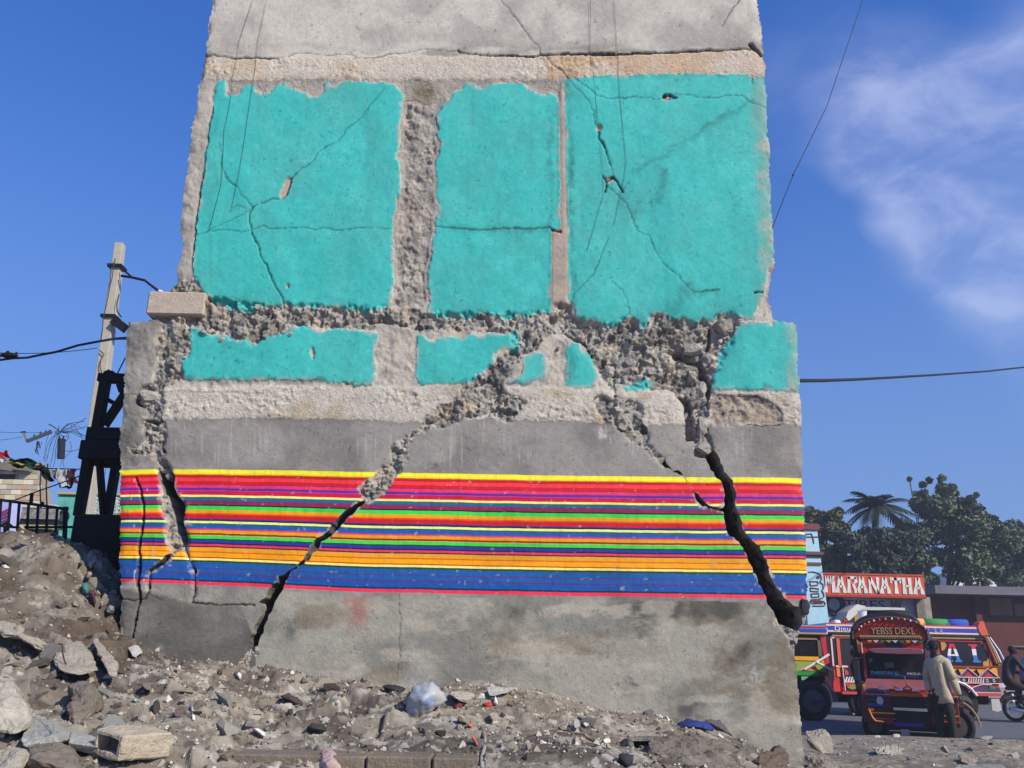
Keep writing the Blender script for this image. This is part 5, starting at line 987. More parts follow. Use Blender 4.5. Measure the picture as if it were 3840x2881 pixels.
cloth('laundry', 'black garment showing below the white towel', 'laundry', [Zb(845,880), Zb(920,862), Zb(915,945), Zb(800,930)], cd+.05, fl('black_cloth', (30,28,32)), seed=10, wave=.03)
cable('washing_line', 'taut washing line holding the clothes above the turquoise house', [P(*Zb(560,680), cd), P(*Zb(990,692), cd), P(*Zb(1060,690), cd)], .008)
# ------------------------------------------------------------------ right side: trees, shops, vehicles
class Fr:
    """photo pixels -> (x, z) on the upright plane at one distance, without the camera's roll"""
    def __init__(s, d, xr, yr): s.d, s.xr, s.yr = d, xr, yr
    def x(s, nx): return P(nx, s.yr, s.d).x
    def z(s, ny): return P(s.xr, ny, s.d).z
    def q(s, pts): return [(s.x(a), s.z(b)) for a, b in pts]
    def plate(s, name, pts, m, parent, dy=0.0, th=.03): return MB().plate(s.q(pts), s.d-dy, th).build(name, m, parent)
    def rect(s, name, x0, y0, x1, y1, m, parent, dy=0.0, th=.03, bevel=0):
        X0, X1, Z0, Z1 = s.x(x0), s.x(x1), s.z(y1), s.z(y0)
        return MB().box((min(X0,X1), s.d-dy, min(Z0,Z1)), (max(X0,X1), s.d-dy+th, max(Z0,Z1))).build(name, m, parent, bevel=bevel)
    def v(s, nx, ny, dy=0.0): return Vector((s.x(nx), s.d-dy, s.z(ny)))
def ptext(name, body, fr, x0, y0, x1, y1, m, parent, dy=.03, th=.004):
    """lettering from the built-in font squeezed into a photo rectangle"""
    cu = bpy.data.curves.new(name, 'FONT'); cu.body = body; cu.extrude = .02; cu.resolution_u = 3
    o = bpy.data.objects.new(name, cu); COL.objects.link(o); bpy.context.view_layer.update()
    me = bpy.data.meshes.new_from_object(o); bpy.data.objects.remove(o); bpy.data.curves.remove(cu)
    n = len(me.vertices); co = np.empty(n*3, np.float32); me.vertices.foreach_get('co', co); co = co.reshape(-1, 3); lo, hi = co.min(0), co.max(0)
    X0, X1, Z0, Z1 = fr.x(x0), fr.x(x1), fr.z(y1), fr.z(y0); u = (co-lo)/np.maximum(hi-lo, 1e-6)
    out = np.stack([X0+u[:, 0]*(X1-X0), fr.d-dy+th*(1-u[:, 2]), Z0+u[:, 1]*(Z1-Z0)], -1)-np.array(wloc(parent))
    me.vertices.foreach_set('co', out.astype(np.float32).ravel()); me.update(); me.name = name
    return link_mesh(name, me, m, parent)
C_ = lambda n, r, g, b, **k: pl(n, (r, g, b), **({'rough': .55, 'var': .10, 'scale': 4} | k))

# trees
m_bark = mat('bark', (.07,.055,.045), .95, .3, 6, .6, 20)
def leaf_mat(name, c):
    m, n, l, b = new_mat(name); b.inputs['Roughness'].default_value = .6; b.inputs['Specular IOR Level'].default_value = .25
    a = n.new('ShaderNodeAttribute'); a.attribute_name = 'lv'; cr = n.new('ShaderNodeValToRGB')
    cr.color_ramp.elements[0].color = tuple(x*.55 for x in c)+(1,); cr.color_ramp.elements[1].color = tuple(x*1.6 for x in c)+(1,)
    l.new(a.outputs['Fac'], cr.inputs[0]); l.new(cr.outputs[0], b.inputs['Base Color']); return m
m_leaf = [leaf_mat('leaf_deep', (.098,.126,.068)), leaf_mat('leaf_olive', (.115,.125,.060)), leaf_mat('leaf_mid', (.104,.136,.074))]
def foliage(name, clumps, n, leaf, m, parent, seed):
    """clumps: (centre, radius); leaves lie mostly in the outer shell"""
    r = np.random.default_rng(seed); vs, lv = [], []
    for (c, rad, k) in clumps:
        kk = int(n*k); d = r.normal(size=(kk, 3)); d /= np.linalg.norm(d, axis=1)[:, None]
        p = np.array(c)+d*rad*(r.uniform(.15, 1, (kk, 1))**.45)*np.array([1, 1, .82])
        a = r.normal(size=(kk, 3)); a /= np.linalg.norm(a, axis=1)[:, None]; b = np.cross(a, r.normal(size=(kk, 3))); b /= np.linalg.norm(b, axis=1)[:, None]
        s = leaf*r.uniform(.6, 1.4, (kk, 1)); t = r.random()
        vs.append(np.stack([p-a*s, p-b*s*.5, p+a*s, p+b*s*.5], 1)); lv.append(np.repeat(np.clip(t*.5+r.random(kk)*.5, 0, 1), 4))
    V = np.concatenate(vs).reshape(-1, 3)-np.array(wloc(parent)); me = np_mesh(name, V, np.arange(len(V)).reshape(-1, 4), False); add_f(me, 'lv', np.concatenate(lv)); return link_mesh(name, me, m, parent)
def tree(label, px, base_z, d, blobs, m, seed, leaf=.11, n=330, trunk_r=.18, limbs=6, sub=9):
    """blobs: (px, py, rpx) crown lobes in the photo at distance d (deeper and nearer copies fill the volume)"""
    rng = random.Random(seed); k = d*.954/FN; b = P(px, 2400, d); t = thing('tree', label, 'tree', (b.x, d, base_z)); cl = []
    for bx, by, br in blobs:
        c = P(bx, by, d); rad = br*k
        for j in range(sub):
            v = Vector((rng.gauss(0,1), rng.gauss(0,1), rng.gauss(0,1))).normalized()*rng.uniform(.25, .9)
            cl.append(((c.x+v.x*rad, c.y+v.y*rad*1.2, c.z+v.z*rad*.85), rad*rng.uniform(.25, .5), rng.uniform(.6, 1.2)))
    top = max(c[0][2] for c in cl); mb = MB(); mid_ = sum((Vector(c[0]) for c in cl), Vector())/len(cl)
    fork = Vector((b.x, d, base_z+(mid_.z-base_z)*.55)); mb.tube([(b.x, d, base_z-.2), (b.x+.05, d, base_z+1), fork], trunk_r, 8, trunk_r*.65)
    for j in range(limbs):
        c = Vector(rng.choice(cl)[0]); mb.tube([fork-Vector((0,0,.3)), fork.lerp(c, .5)+Vector((0,0,.25)), c], trunk_r*.45, 6, .03)
    mb.build('trunk', m_bark, t, smooth=True); foliage('crown', cl, n, leaf, m, t, seed); return t
tree('broad tree with a tall ragged top behind the shops', 3560, STREET, 42, [(3540,1960,120),(3420,2010,100),(3650,1960,110),(3720,2030,110),(3560,2090,150),(3470,1900,55),(3540,1850,50),(3620,1890,50),(3430,2120,110),(3680,2120,120)], m_leaf[0], 1, .115, 420)
tree('spreading tree at the right border behind the long brown building', 3790, STREET, 46, [(3790,2030,100),(3850,2080,110),(3760,2130,110),(3830,2170,90),(3900,2110,120)], m_leaf[2], 2, .12, 420)
tree('olive green tree right beside the cracked wall behind the blue pillar', 3090, STREET, 40, [(3080,1980,75),(3140,1960,55),(3050,2040,80),(3120,2090,90),(3180,2140,70),(3100,2170,80),(3030,1930,40)], m_leaf[1], 3, .11, 420)
tree('dark dense tree filling the gap under the palm', 3270, STREET, 38.5, [(3260,2050,100),(3400,2060,80),(3180,2050,70),(3330,2090,90),(3220,2120,90),(3290,2160,100),(3380,2150,80),(3350,2020,50)], leaf_mat('leaf_dark', (.060,.076,.052)), 4, .13, 420)
tree('thin leafy sprig of a tree poking above the broad crown', 3500, STREET, 43, [(3412,1798,9),(3460,1815,14),(3482,1800,12),(3530,1800,24),(3450,1850,26),(3590,1845,20),(3664,1858,12),(3545,1825,30),(3480,1870,40),(3430,1900,40)], m_leaf[2], 5, .11, 90, .03, 4, 5)
# palm
pk = 40.0; pb = P(3270, 2400, pk); palm = thing('palm_tree', 'palm with drooping fronds standing above the dark trees', 'palm tree', (pb.x, pk, STREET)); hub = P(3285, 1905, pk)
MB().tube([(pb.x, pk, STREET-.2), (pb.x+.05, pk, STREET+3), hub], .20, 10, .14).build('trunk', pl('palm_bark', (70,64,58), rough=.9, var=.2, scale=5, bump=.5), palm, smooth=True)
rng = random.Random(3); m_palm = mat('palm_leaf', (.038,.054,.042), .5, .25, 3)
for i in range(34):
    az = i*2.4+rng.uniform(-.2,.2); el = rng.uniform(-.3, 1.2); L = rng.uniform(1.5, 2.2); dv = Vector((math.cos(az)*math.cos(el), math.sin(az)*math.cos(el), math.sin(el))); pts = []
    for k in range(9): s = k/8; pts.append(hub+dv*L*s+Vector((0,0,-1.15*s*s)))
    mb = MB(); mb.tube(pts, .022, 4, .006)
    for k in range(1, 9):
        for q_ in (0, .5):
            s = (k-q_)/8; c = pts[k].lerp(pts[k-1], q_); t = (pts[k]-pts[k-1]).normalized(); sd = t.cross(Vector((0,0,1))).normalized(); ll = .62*math.sin(math.pi*min(1, s*.9+.12))
            for sg in (-1, 1):
                e = c+sd*sg*ll*.75+t*ll*.55-Vector((0,0,.32*ll)); mb.raw([c-t*.07, c+t*.07, e], [(0,1,2)])
    mb.build('frond', m_palm, palm)
setp(MB().tube([P(3331,2075,39), P(3338,2170,39)], .14, 10).build('tree_stump', pl('pale_post', (118,112,128), rough=.9, var=.15, bump=.3)), 'pale grey post rising behind the orange shop sign', 'post')
setp(MB().box((P(3560,2160,60).x, 60, STREET), (P(3960,2160,60).x, 62, P(3700,2150,60).z)).build('far_wall', pl('far_white', (196,200,204), var=.5, scale=.8)), 'pale wall glimpsed through the leaves at the right', 'wall')

# blue pillar with painted letters
F = Fr(27.5, 3065, 2200); pil = thing('painted_pillar', 'tall light blue pillar painted with outlined letters beside the cracked wall', 'pillar', (F.x(3065), F.d, STREET))
m_bl = C_('pillar_blue', 170,208,222, var=.12, rough=.8); m_br = C_('band_brown', 108,76,74, rough=.85); m_ol = C_('outline_brown', 112,74,78)
MB().plate(F.q([(3018,2345),(3024,1990),(3082,1990),(3098,2345)]), F.d, .5).build('shaft', m_bl, pil)
MB().plate(F.q([(2995,2470),(3018,2346),(3098,2346),(3100,2470)]), F.d+.01, .5).build('foot', m_bl, pil)
F.rect('cap', 3018,1966,3088,1988, C_('cap_red', 120,56,52), pil, .06, .62); F.rect('ledge', 3020,2070,3096,2082, m_br, pil, .08, .66); F.rect('ledge', 3024,2083,3088,2092, C_('ledge_dark', 58,50,54), pil, .03, .5); F.rect('ledge', 3026,2110,3086,2120, m_br, pil, .04, .58)
def Zp(x, y): return (3000+x/4.367, 1980+y/4.367)
def outline(pts, closed=False):
    q = [F.v(*Zp(x, y), .012) for x, y in pts]; q = q+[q[0]] if closed else q
    MB().tube(q, .020, 4).build('letter_outline', m_ol, pil)
outline([(160,728),(230,722),(310,740),(355,775),(362,840),(330,880),(350,905),(378,920),(380,990),(350,1030),(375,1070),(380,1120),(350,1150),(280,1170),(290,1190),(370,1205),(390,1240),(370,1275),(270,1282),(180,1280)])
outline([(285,810),(305,790),(330,800),(325,825),(295,825)], True); outline([(160,885),(290,880),(300,905),(285,940),(180,950),(165,925),(170,900)]); outline([(165,980),(170,1040),(290,1045),(300,1000),(180,985)]); outline([(170,1085),(295,1075),(300,1130),(180,1140)], True); outline([(150,1200),(330,1200),(345,1235),(170,1240)], True); outline([(200,1220),(320,1222)]); outline([(160,1180),(260,1172)])
outline([(130,150),(170,110),(260,100),(275,170),(285,260)]); outline([(150,155),(360,150)])

# MARANATHA shop
F = Fr(30.0, 3280, 2250); shop = thing('tyre_shop', 'small tyre shop with an orange red sign in white slab letters', 'shop', (F.x(3270), F.d, STREET))
m_or = C_('sign_orange', 206,76,48, var=.22); m_wh = C_('sign_white', 216,210,202, var=.18)
F.rect('sign_board', 3070,2163,3444,2238, m_or, shop, .55, .5); F.rect('sign_edge', 3068,2158,3446,2164, C_('sign_rust', 176,70,56), shop, .57, .54); F.rect('sign_edge', 3068,2238,3446,2246, C_('sign_rust', 150,50,40), shop, .57, .54)
def strokes(name, segs, parent, m, dy):
    mb = MB()
    for (x0, y0, w0), (x1, y1, w1), *rest in segs:
        seq = [(x0, y0, w0), (x1, y1, w1)]+rest
        L = [(a-w/2, b) for a, b, w in seq]+[(a+w/2, b) for a, b, w in reversed(seq)]
        mb.plate(F.q(L), F.d-dy, .02)
    return mb.build(name, m, parent)
def flare(x0, x1, w0=9, wm=6, w1=13, y0=2171, y1=2231): return [(x0, y0, w0), (x0+(x1-x0)*.5, (y0+y1)/2, wm), (x1, y1-12, w1*.9), (x1, y1, w1)]
def A_l(cx, w): return [flare(cx-3, cx-w*.33, 13, 9, 14), flare(cx+3, cx+w*.33, 13, 9, 14), [(cx-w*.2, 2211, 1), (cx, 2207, 1), (cx, 2207, 1)]]
def put(name, segs): strokes(name, segs, shop, m_wh, .575)
put('letter_m', [flare(3083, 3078), flare(3107, 3107, 12, 11, 15), [(3086, 2171, 8), (3093, 2202, 7)], [(3102, 2171, 8), (3095, 2202, 7)]])
for cx in (3134, 3212, 3297, 3420): put('letter_a', [flare(cx-2, cx-13, 12, 9, 14), flare(cx+2, cx+13, 12, 9, 14), [(cx, 2204, 14), (cx, 2212, 16)]])
put('letter_r', [flare(3166, 3163, 12, 10, 14), [(3176, 2170, 30), (3178, 2180, 34)], [(3190, 2172, 10), (3192, 2190, 11), (3180, 2198, 10)], flare(3180, 3189, 10, 10, 14, 2196)])
put('letter_n', [flare(3243, 3241, 10, 8, 12), [(3243, 2171, 12), (3256, 2200, 11), (3270, 2231, 12)], flare(3272, 3270, 12, 8, 9)])
put('letter_t', [[(3338, 2171, 40), (3338, 2182, 42)], [(3321, 2180, 8), (3321, 2192, 5)], [(3355, 2180, 8), (3355, 2192, 5)], flare(3338, 3338, 11, 9, 15)])
put('letter_h', [flare(3368, 3368, 14, 10, 15), flare(3390, 3390, 14, 10, 15), [(3379, 2198, 16), (3379, 2205, 16)]])
m_gb = C_('shop_greyblue', 158,164,174, rough=.85, var=.2); F.rect('front_wall', 3088,2246,3432,2520, m_gb, shop, 0, 3.0)
F.rect('side_wall', 3425,2170,3455,2520, C_('rubble_stone', 120,114,104, rough=.95, var=.35, scale=3, bump=.6), shop, .2, 2.6); F.rect('side_wall', 3445,2236,3482,2480, C_('rubble_stone', 150,144,130, rough=.95, var=.4, scale=3, bump=.7), shop, .12, 2.4)
m_nv = C_('letter_navy', 34,42,78); ptext('word_tires', 'TIRES', F, 3165,2252,3316,2285, m_nv, shop, .012, .02)
MB().ring(F.v(3126, 2270, .0), .30, .10, 18, 6).build('painted_tyre', C_('tyre_navy', 40,46,66), shop); ptext('painted_mark', 'MK', F, 3340,2246,3386,2300, C_('mark_red', 120,60,72), shop, .012, .02)
F.rect('doorway', 3196,2290,3290,2480, C_('doorway_dark', 22,20,24), shop, .01, .02); F.rect('lintel', 3188,2280,3370,2291, C_('lintel_white', 196,196,196), shop, .4, .42)
F.rect('door_post', 3182,2292,3199,2420, C_('post_yellow', 176,146,52), shop, .38, .1)
aw = MB().plate(F.q([(3118,2332),(3130,2302),(3165,2276),(3196,2282),(3170,2302),(3132,2336)]), F.d-1.1, 1.0).build('awning', C_('awning_white', 212,206,196, rough=.8), shop); MB().tube([F.v(3104, 2350, 1.0), F.v(3122, 2325, 1.0)], .06, 6).build('awning_tip', C_('tip_pink', 206,176,168), shop)
MB().ring(F.v(3116, 2333, 1.12), .05, .03, 10, 5).build('awning_ring', C_('ring_red', 176,50,50), shop)
# long brown building
F = Fr(33.0, 3650, 2250); lb = thing('long_building', 'long low building with a grey parapet and dark brown shaded front', 'building', (F.x(3700), F.d, STREET))
m_pp = C_('parapet_grey', 112,108,116, rough=.95, var=.2, scale=1.5, bump=.4); F.rect('parapet', 3468,2206,4400,2236, m_pp, lb, .9, 5)
m_bw = mat('front_brown', alb(94,54,48), .95, .3, .8, .3, 12); F.rect('front_wall', 3470,2236,4400,2560, m_bw, lb, 0, 3.5)
F.rect('plaster_patch', 3705,2240,3790,2306, mat('patch_brown', alb(124,94,80), .95, .3, 1.2), lb, .03, .05); F.rect('plaster_patch', 3798,2262,3870,2306, mat('patch_brown', alb(120,98,82), .95, .3, 1.2), lb, .03, .05)
F.rect('shutter', 3500,2330,3640,2560, m_bw, lb, .05, .06); F.rect('sill_band', 3760,2418,3900,2424, C_('sill_grey', 96,100,112), lb, .08, .1); F.rect('stub_column', 3640,2236,3662,2560, m_bw, lb, .25, .3)
setp(MB().box((F.x(3400), 34, STREET), (F.x(3430), 36, F.z(2170))).build('rear_stub_wall', m_pp), 'grey broken wall stub between the tyre shop and the long building', 'wall')

# ------------------------------------------------------------------ vehicles
m_tyre = mat('tyre_rubber', (.014,.014,.015), .8, .2, 10); m_rim = C_('rim_grey', 84,82,80, rough=.7, var=.3); m_dkgl = mat('dark_glass', (.012,.013,.016), .12, .2, 3, spec=.5); m_chr = mat('chrome', (.75,.75,.77), .18, .05, metal=1.0)
def wheel(parent, c, r, w, axis='Y'):
    t = MB(); t.ring(c, r-w*.30, w*.34, 26, 10, axis); t.disc(c, r-w*.35, w*.62, 22, axis); o = t.build('wheel', m_tyre, parent, smooth=True)
    MB().disc(Vector(c)-({'Y': Vector((0,w*.40,0)), 'X': Vector((w*.40,0,0))}[axis]), r*.55, w*.12, 18, axis).build('rim', m_rim, o); return o
# painted bus seen from the side
bd = gdepth(3560, 2692, STREET); F = Fr(bd, 3480, 2540); bus = thing('painted_bus', 'brightly painted passenger bus standing side on behind the red truck', 'bus', (F.x(3420), bd+1, STREET))
m_red = C_('bus_red', 196,44,50, coat=.2); m_cor = C_('bus_coral', 214,92,72); m_pink = C_('bus_pinkwhite', 226,196,196); m_blu = C_('bus_blue', 46,66,170); m_grn = C_('bus_green', 74,124,70); m_tan_ = C_('bus_tan', 176,150,104); m_yel = C_('bus_yellow', 228,160,36); m_pur = C_('bus_purple', 92,52,104); m_wht = C_('bus_white', 228,222,222); m_dk = C_('bus_dark', 34,28,40); m_olv = C_('bus_olive', 140,134,52); m_org = C_('bus_orange', 232,128,56)
F.rect('body', 3118,2380,3718,2500, m_red, bus, 0, 2.1, .03); F.rect('lower_body', 3118,2499,3745,2606, m_red, bus, .004, 2.1, .03)
F.rect('roof', 3105,2345,3716,2379, m_wht, bus, .12, 2.34, .03)
for (x0, y0, x1, y1, m, dy) in ((3107,2345,3702,2350,m_red,.135),(3107,2350,3702,2356,m_pink,.14),(3110,2357,3676,2371,m_blu,.145),(3107,2372,3700,2378,m_pink,.14)): F.rect('roof_stripe', x0,y0,x1,y1, m, bus, dy, .03)
F.rect('gutter', 3112,2379,3706,2384, m_tan_, bus, .07, .1); F.rect('gutter', 3130,2384,3706,2390, m_grn, bus, .06, .1); F.rect('gutter', 3130,2390,3706,2394, m_tan_, bus, .065, .1); F.rect('gutter', 3140,2394,3706,2401, C_('bus_maroon', 140,34,40), bus, .05, .1)
F.plate('corner_horn', [(3680,2346),(3690,2330),(3704,2326),(3716,2378),(3690,2380),(3682,2364)], m_cor, bus, .17, .3)
F.plate('tail_panel', [(3706,2384),(3722,2384),(3768,2474),(3748,2492),(3722,2440)], m_olv, bus, .06, 1.9); 
for i, (m, o) in enumerate(((m_cor,0),(m_olv,8),(m_wht,16),(m_pur,24),(m_wht,31))): MB().tube([F.v(3708+o*.5, 2386, .09), F.v(3722+o, 2436, .09), F.v(3736+o, 2484-o*.3, .09)], .028, 5).build('tail_stripe', m, bus)
F.rect('window', 3540,2404,3716,2496, mat('bus_window', (.016,.017,.022), .25, .3, 3, spec=.4), bus, .02, .03)
for (x0, y0, x1, y1) in ((3532,2398,3724,2405),(3532,2495,3724,2501),(3716,2398,3724,2500)): F.rect('window_frame', x0,y0,x1,y1, m_cor if x0 > 3700 else C_('frame_red', 160,60,56), bus, .05, .06)
for pts in ([(3541,2406),(3558,2408),(3562,2420),(3552,2436),(3541,2440)], [(3690,2406),(3714,2408),(3714,2440),(3704,2430),(3702,2414)], [(3690,2494),(3714,2494),(3714,2462),(3706,2474),(3692,2478)]): F.plate('window_corner', pts, C_('corner_amber', 196,140,62), bus, .035, .02)
def bandletter(name, polys_):
    for cl_, m in polys_: F.plate(name, cl_, m, bus, .036, .02)
lr, lw, lb_ = C_('letter_red', 206,44,66), C_('letter_white', 226,226,234), C_('letter_blue', 62,116,190)
bandletter('letter_a', [([(3573,2413),(3590,2413),(3596,2432),(3586,2432),(3582,2420),(3578,2432),(3567,2432)], lr), ([(3567,2432),(3578,2432),(3574,2452),(3562,2452)], lw), ([(3586,2432),(3596,2432),(3602,2452),(3590,2452)], lw), ([(3562,2452),(3602,2452),(3603,2458),(3561,2458)], lw),
                        ([(3561,2458),(3574,2458),(3571,2474),(3579,2474),(3579,2481),(3554,2481),(3555,2474),(3558,2474)], lb_), ([(3591,2458),(3603,2458),(3608,2474),(3613,2474),(3613,2481),(3588,2481),(3588,2474),(3594,2474)], lb_)])
bandletter('letter_i', [([(3643,2413),(3678,2413),(3677,2419),(3671,2421),(3671,2431),(3655,2431),(3653,2421),(3644,2418)], lr), ([(3655,2431),(3671,2431),(3671,2454),(3656,2454)], lw), ([(3656,2454),(3671,2454),(3675,2473),(3684,2474),(3684,2481),(3653,2481),(3653,2474),(3658,2473)], lb_)])
# painted frieze below the window
F.rect('frieze', 3545,2500,3742,2536, m_yel, bus, .015, .03)
for i in range(3):
    x = 3520+i*75; F.plate('frieze_peak', [(x,2512),(x+37,2504),(x+75,2538),(x+37,2541),(x,2538)] if False else [(x-4,2538),(x+34,2505),(x+72,2538)], m_pur, bus, .03, .02); F.plate('frieze_heart', [(x+16,2538),(x+34,2516),(x+54,2538),(x+34,2540)], m_red, bus, .04, .02); MB().tube([F.v(x-6, 2538, .045), F.v(x+34, 2503, .045), F.v(x+74, 2538, .045)], .016, 4).build('frieze_line', m_pink, bus)
for x in (3590, 3660): MB().tube([F.v(x, 2508, .05), F.v(x+8, 2530, .05)], .03, 4).build('frieze_mark', m_dk, bus)
F.rect('name_band', 3560,2538,3742,2558, m_dk, bus, .03, .03)
for y in (2537, 2558): F.rect('band_line', 3556,y-1.5,3742,y+1.5, m_pink, bus, .05, .03)
for k in range(7): F.plate('band_bar', [(3628+k*9,2540),(3632+k*9,2540),(3628+k*9,2556),(3623+k*9,2556)], m_pink, bus, .055, .02)
for x in (3590,3610,3697,3722): MB().ring(F.v(x, 2548, .04), .028, .010, 10, 4).build('band_ring', m_wht, bus)
F.plate('side_arch', [(3622,2594),(3640,2576),(3668,2566),(3712,2566),(3742,2576),(3742,2594)], m_pur, bus, .03, .02); F.plate('side_arch', [(3650,2594),(3668,2582),(3700,2576),(3742,2582),(3742,2594)], C_('bus_slate', 60,66,84), bus, .045, .02); MB().tube([F.v(3622,2592,.05), F.v(3642,2574,.05), F.v(3672,2564,.05), F.v(3712,2564,.05)], .014, 4).build('arch_line', m_pink, bus)
F.plate('arch_mark', [(3700,2568),(3722,2570),(3722,2580),(3704,2578)], m_grn, bus, .05, .02)
F.rect('skirt', 3648,2594,3742,2606, C_('skirt_red', 204,62,70), bus, .05, .1); F.rect('skirt_line', 3648,2591,3742,2594, m_pink, bus, .055, .05)
MB().plate(F.q([(3575,2606),(3575,2580),(3590,2564),(3612,2570),(3634,2590),(3646,2607)]), F.d-.02, .3).build('wheel_well', m_dk, bus)
MB().tube([F.v(x, y, .07) for x, y in ((3566,2555),(3588,2556),(3610,2564),(3630,2580),(3648,2606))], .035, 6).build('wheel_arch', m_wht, bus)
wheel(bus, F.v(3598, 2638, -.1), F.z(2584)-F.z(2690) if False else .42, .26); wheel(bus, F.v(3240, 2640, -.1), .42, .26)
F.rect('chassis', 3150,2606,3720,2640, C_('chassis_black', 24,22,24), bus, -.3, 1.4); F.plate('mud_flap', [(3704,2616),(3735,2616),(3738,2658),(3722,2664),(3702,2658)], C_('flap_grey', 190,186,186, rough=.9), bus, .02, .03)
# its rear part seen left of the truck
F.rect('door_gap', 3108,2382,3127,2560, C_('gap_dark', 26,20,24), bus, .03, .05); 
for (x0, y0, x1, y1, m) in ((3124,2398,3130,2506,m_pink),(3146,2398,3158,2506,m_cor),(3124,2396,3205,2402,m_pink),(3130,2402,3146,2500,m_dk),(3158,2402,3260,2500,m_dk),(3136,2503,3180,2510,m_pink)): F.rect('rear_frame' if m is not m_dk else 'rear_window', x0,y0,x1,y1, m, bus, .045 if m is not m_dk else .02, .04)
F.rect('rear_panel', 3155,2507,3260,2566, m_dk, bus, .03, .03); F.rect('rear_panel', 3138,2510,3155,2545, m_org, bus, .03, .03); MB().tube([F.v(3158,2506,.06), F.v(3161,2598,.06)], .022, 4).build('rear_line', m_pink, bus)
for k in range(4): F.plate('rear_bar', [(3172+k*10,2545),(3177+k*10,2545),(3170+k*10,2562),(3164+k*10,2562)], m_wht, bus, .05, .02)
F.plate('rear_flower', [(3166,2514),(3178,2522),(3182,2536),(3168,2540)], C_('flower_red', 190,70,84), bus, .05, .02); F.rect('rear_line', 3160,2562,3262,2566, m_pink, bus, .055, .03)
F.rect('rear_stripe', 3162,2568,3262,2580, m_red, bus, .05, .03); F.plate('rear_leaf', [(3170,2584),(3186,2574),(3214,2572),(3214,2588),(3186,2592)], m_olv, bus, .06, .02); F.rect('rear_stripe', 3162,2590,3262,2596, m_dk, bus, .05, .03); F.rect('rear_step', 3150,2600,3204,2610, C_('step_red', 206,66,74), bus, .08, .2)
F.rect('blue_script', 3120,2359,3136,2370, m_blu, bus, .15, .02); ptext('roof_script', 'Dieu', F, 3138,2358,3196,2373, m_wht, bus, .16, .01); ptext('roof_script', 'S 2', F, 3512,2358,3545,2370, C_('script_ice', 170,190,220), bus, .16, .01)
for x0, x1, c, n in ((3448,3522,(236,150,84),'orange'),(3516,3616,(58,140,72),'green'),(3606,3690,(40,84,176),'blue')):
    mb = MB(); mb.tube([F.v(x0, 2332, -.5), F.v((x0+x1)/2, 2331, -.5), F.v(x1, 2332, -.5)], .10, 12); o = mb.build('roof_bundle', C_(n+'_tarp', *c, rough=.8, bump=.5), None, smooth=True); setp(o, '%s section of rolled tarpaulin tied on the painted bus roof' % n, 'tarpaulin roll')
bk = thing('white_bucket', 'white plastic bucket on the bus roof left of the red truck arch', 'bucket', F.v(3298, 2345, -.7)); MB().tube([F.v(3298, 2345, -.7), F.v(3298, 2292, -.7)], .095, 14, .115).build('bucket_body', C_('bucket_white', 206,208,212), bk); MB().ring(F.v(3298, 2292, -.7), .115, .012, 14, 5, 'Z').build('bucket_rim', C_('bucket_white', 206,208,212), bk)
setp(MB().box(tuple(F.v(3196,2348,-.9)), tuple(F.v(3222,2326,-1.2))).build('white_sack', C_('sack_white', 216,214,204, rough=.9), bevel=.03), 'white bundle beside the yellow post on the bus roof', 'bundle')

# yellow and green truck behind the wall edge
yd = gdepth(3080, 2700, STREET); F = Fr(yd, 3060, 2500); yt = thing('yellow_truck', 'yellow and green painted truck half hidden by the right edge of the cracked wall', 'truck', (F.x(3030), yd+1, STREET))
F.rect('cab', 2890,2384,3108,2536, C_('truck_brown', 130,70,46), yt, 0, 2.0, .03); F.rect('roof', 2890,2348,3110,2382, m_wht, yt, .10, 2.2, .03)
for (x0, y0, x1, y1, m) in ((2890,2349,3108,2355,m_red),(2890,2359,3106,2371,m_blu),(2890,2375,3108,2379,m_tan_)): F.rect('roof_stripe', x0,y0,x1,y1, m, yt, .12, .03)
F.rect('cab_window', 2960,2400,3076,2462, m_dkgl, yt, .02, .03); F.rect('window_frame', 3070,2394,3084,2470, C_('frame_olive', 96,92,66), yt, .05, .06); F.rect('window_frame', 2930,2394,3084,2400, C_('frame_tan', 150,120,80), yt, .05, .06); F.rect('cab_sill', 2900,2463,3090,2478, m_yel, yt, .05, .06)
F.plate('red_pillar', [(3082,2386),(3098,2386),(3112,2510),(3094,2512)], C_('pillar_crimson', 196,34,60), yt, .06, .2); F.rect('side_panel', 2900,2478,3096,2518, C_('panel_lime', 150,160,60), yt, .03, .05)
F.plate('panel_flame', [(3020,2516),(3036,2498),(3058,2500),(3062,2516)], m_org, yt, .05, .02); F.plate('panel_flame', [(2996,2516),(3010,2502),(3018,2516)], C_('flame_pink', 216,150,190), yt, .05, .02); F.plate('panel_flame', [(3070,2480),(3092,2478),(3094,2504)], m_yel, yt, .05, .02)
MB().tube([F.v(3010,2512,.12), F.v(3106,2454,.12)], .028, 6).build('white_pole', m_wht, yt); MB().tube([F.v(3054,2484,.14), F.v(3110,2512,.14)], .028, 6).build('white_pole', C_('pole_mint', 190,214,196), yt)
F.rect('bumper', 2900,2518,3062,2534, C_('bumper_green', 34,140,50), yt, .12, .2); F.plate('bumper_wing', [(2996,2538),(3026,2538),(3004,2552),(2996,2552)], C_('wing_mint', 110,170,120), yt, .12, .05); F.rect('chassis', 2890,2536,3104,2600, C_('chassis_black', 24,22,24), yt, -.25, 1.5)
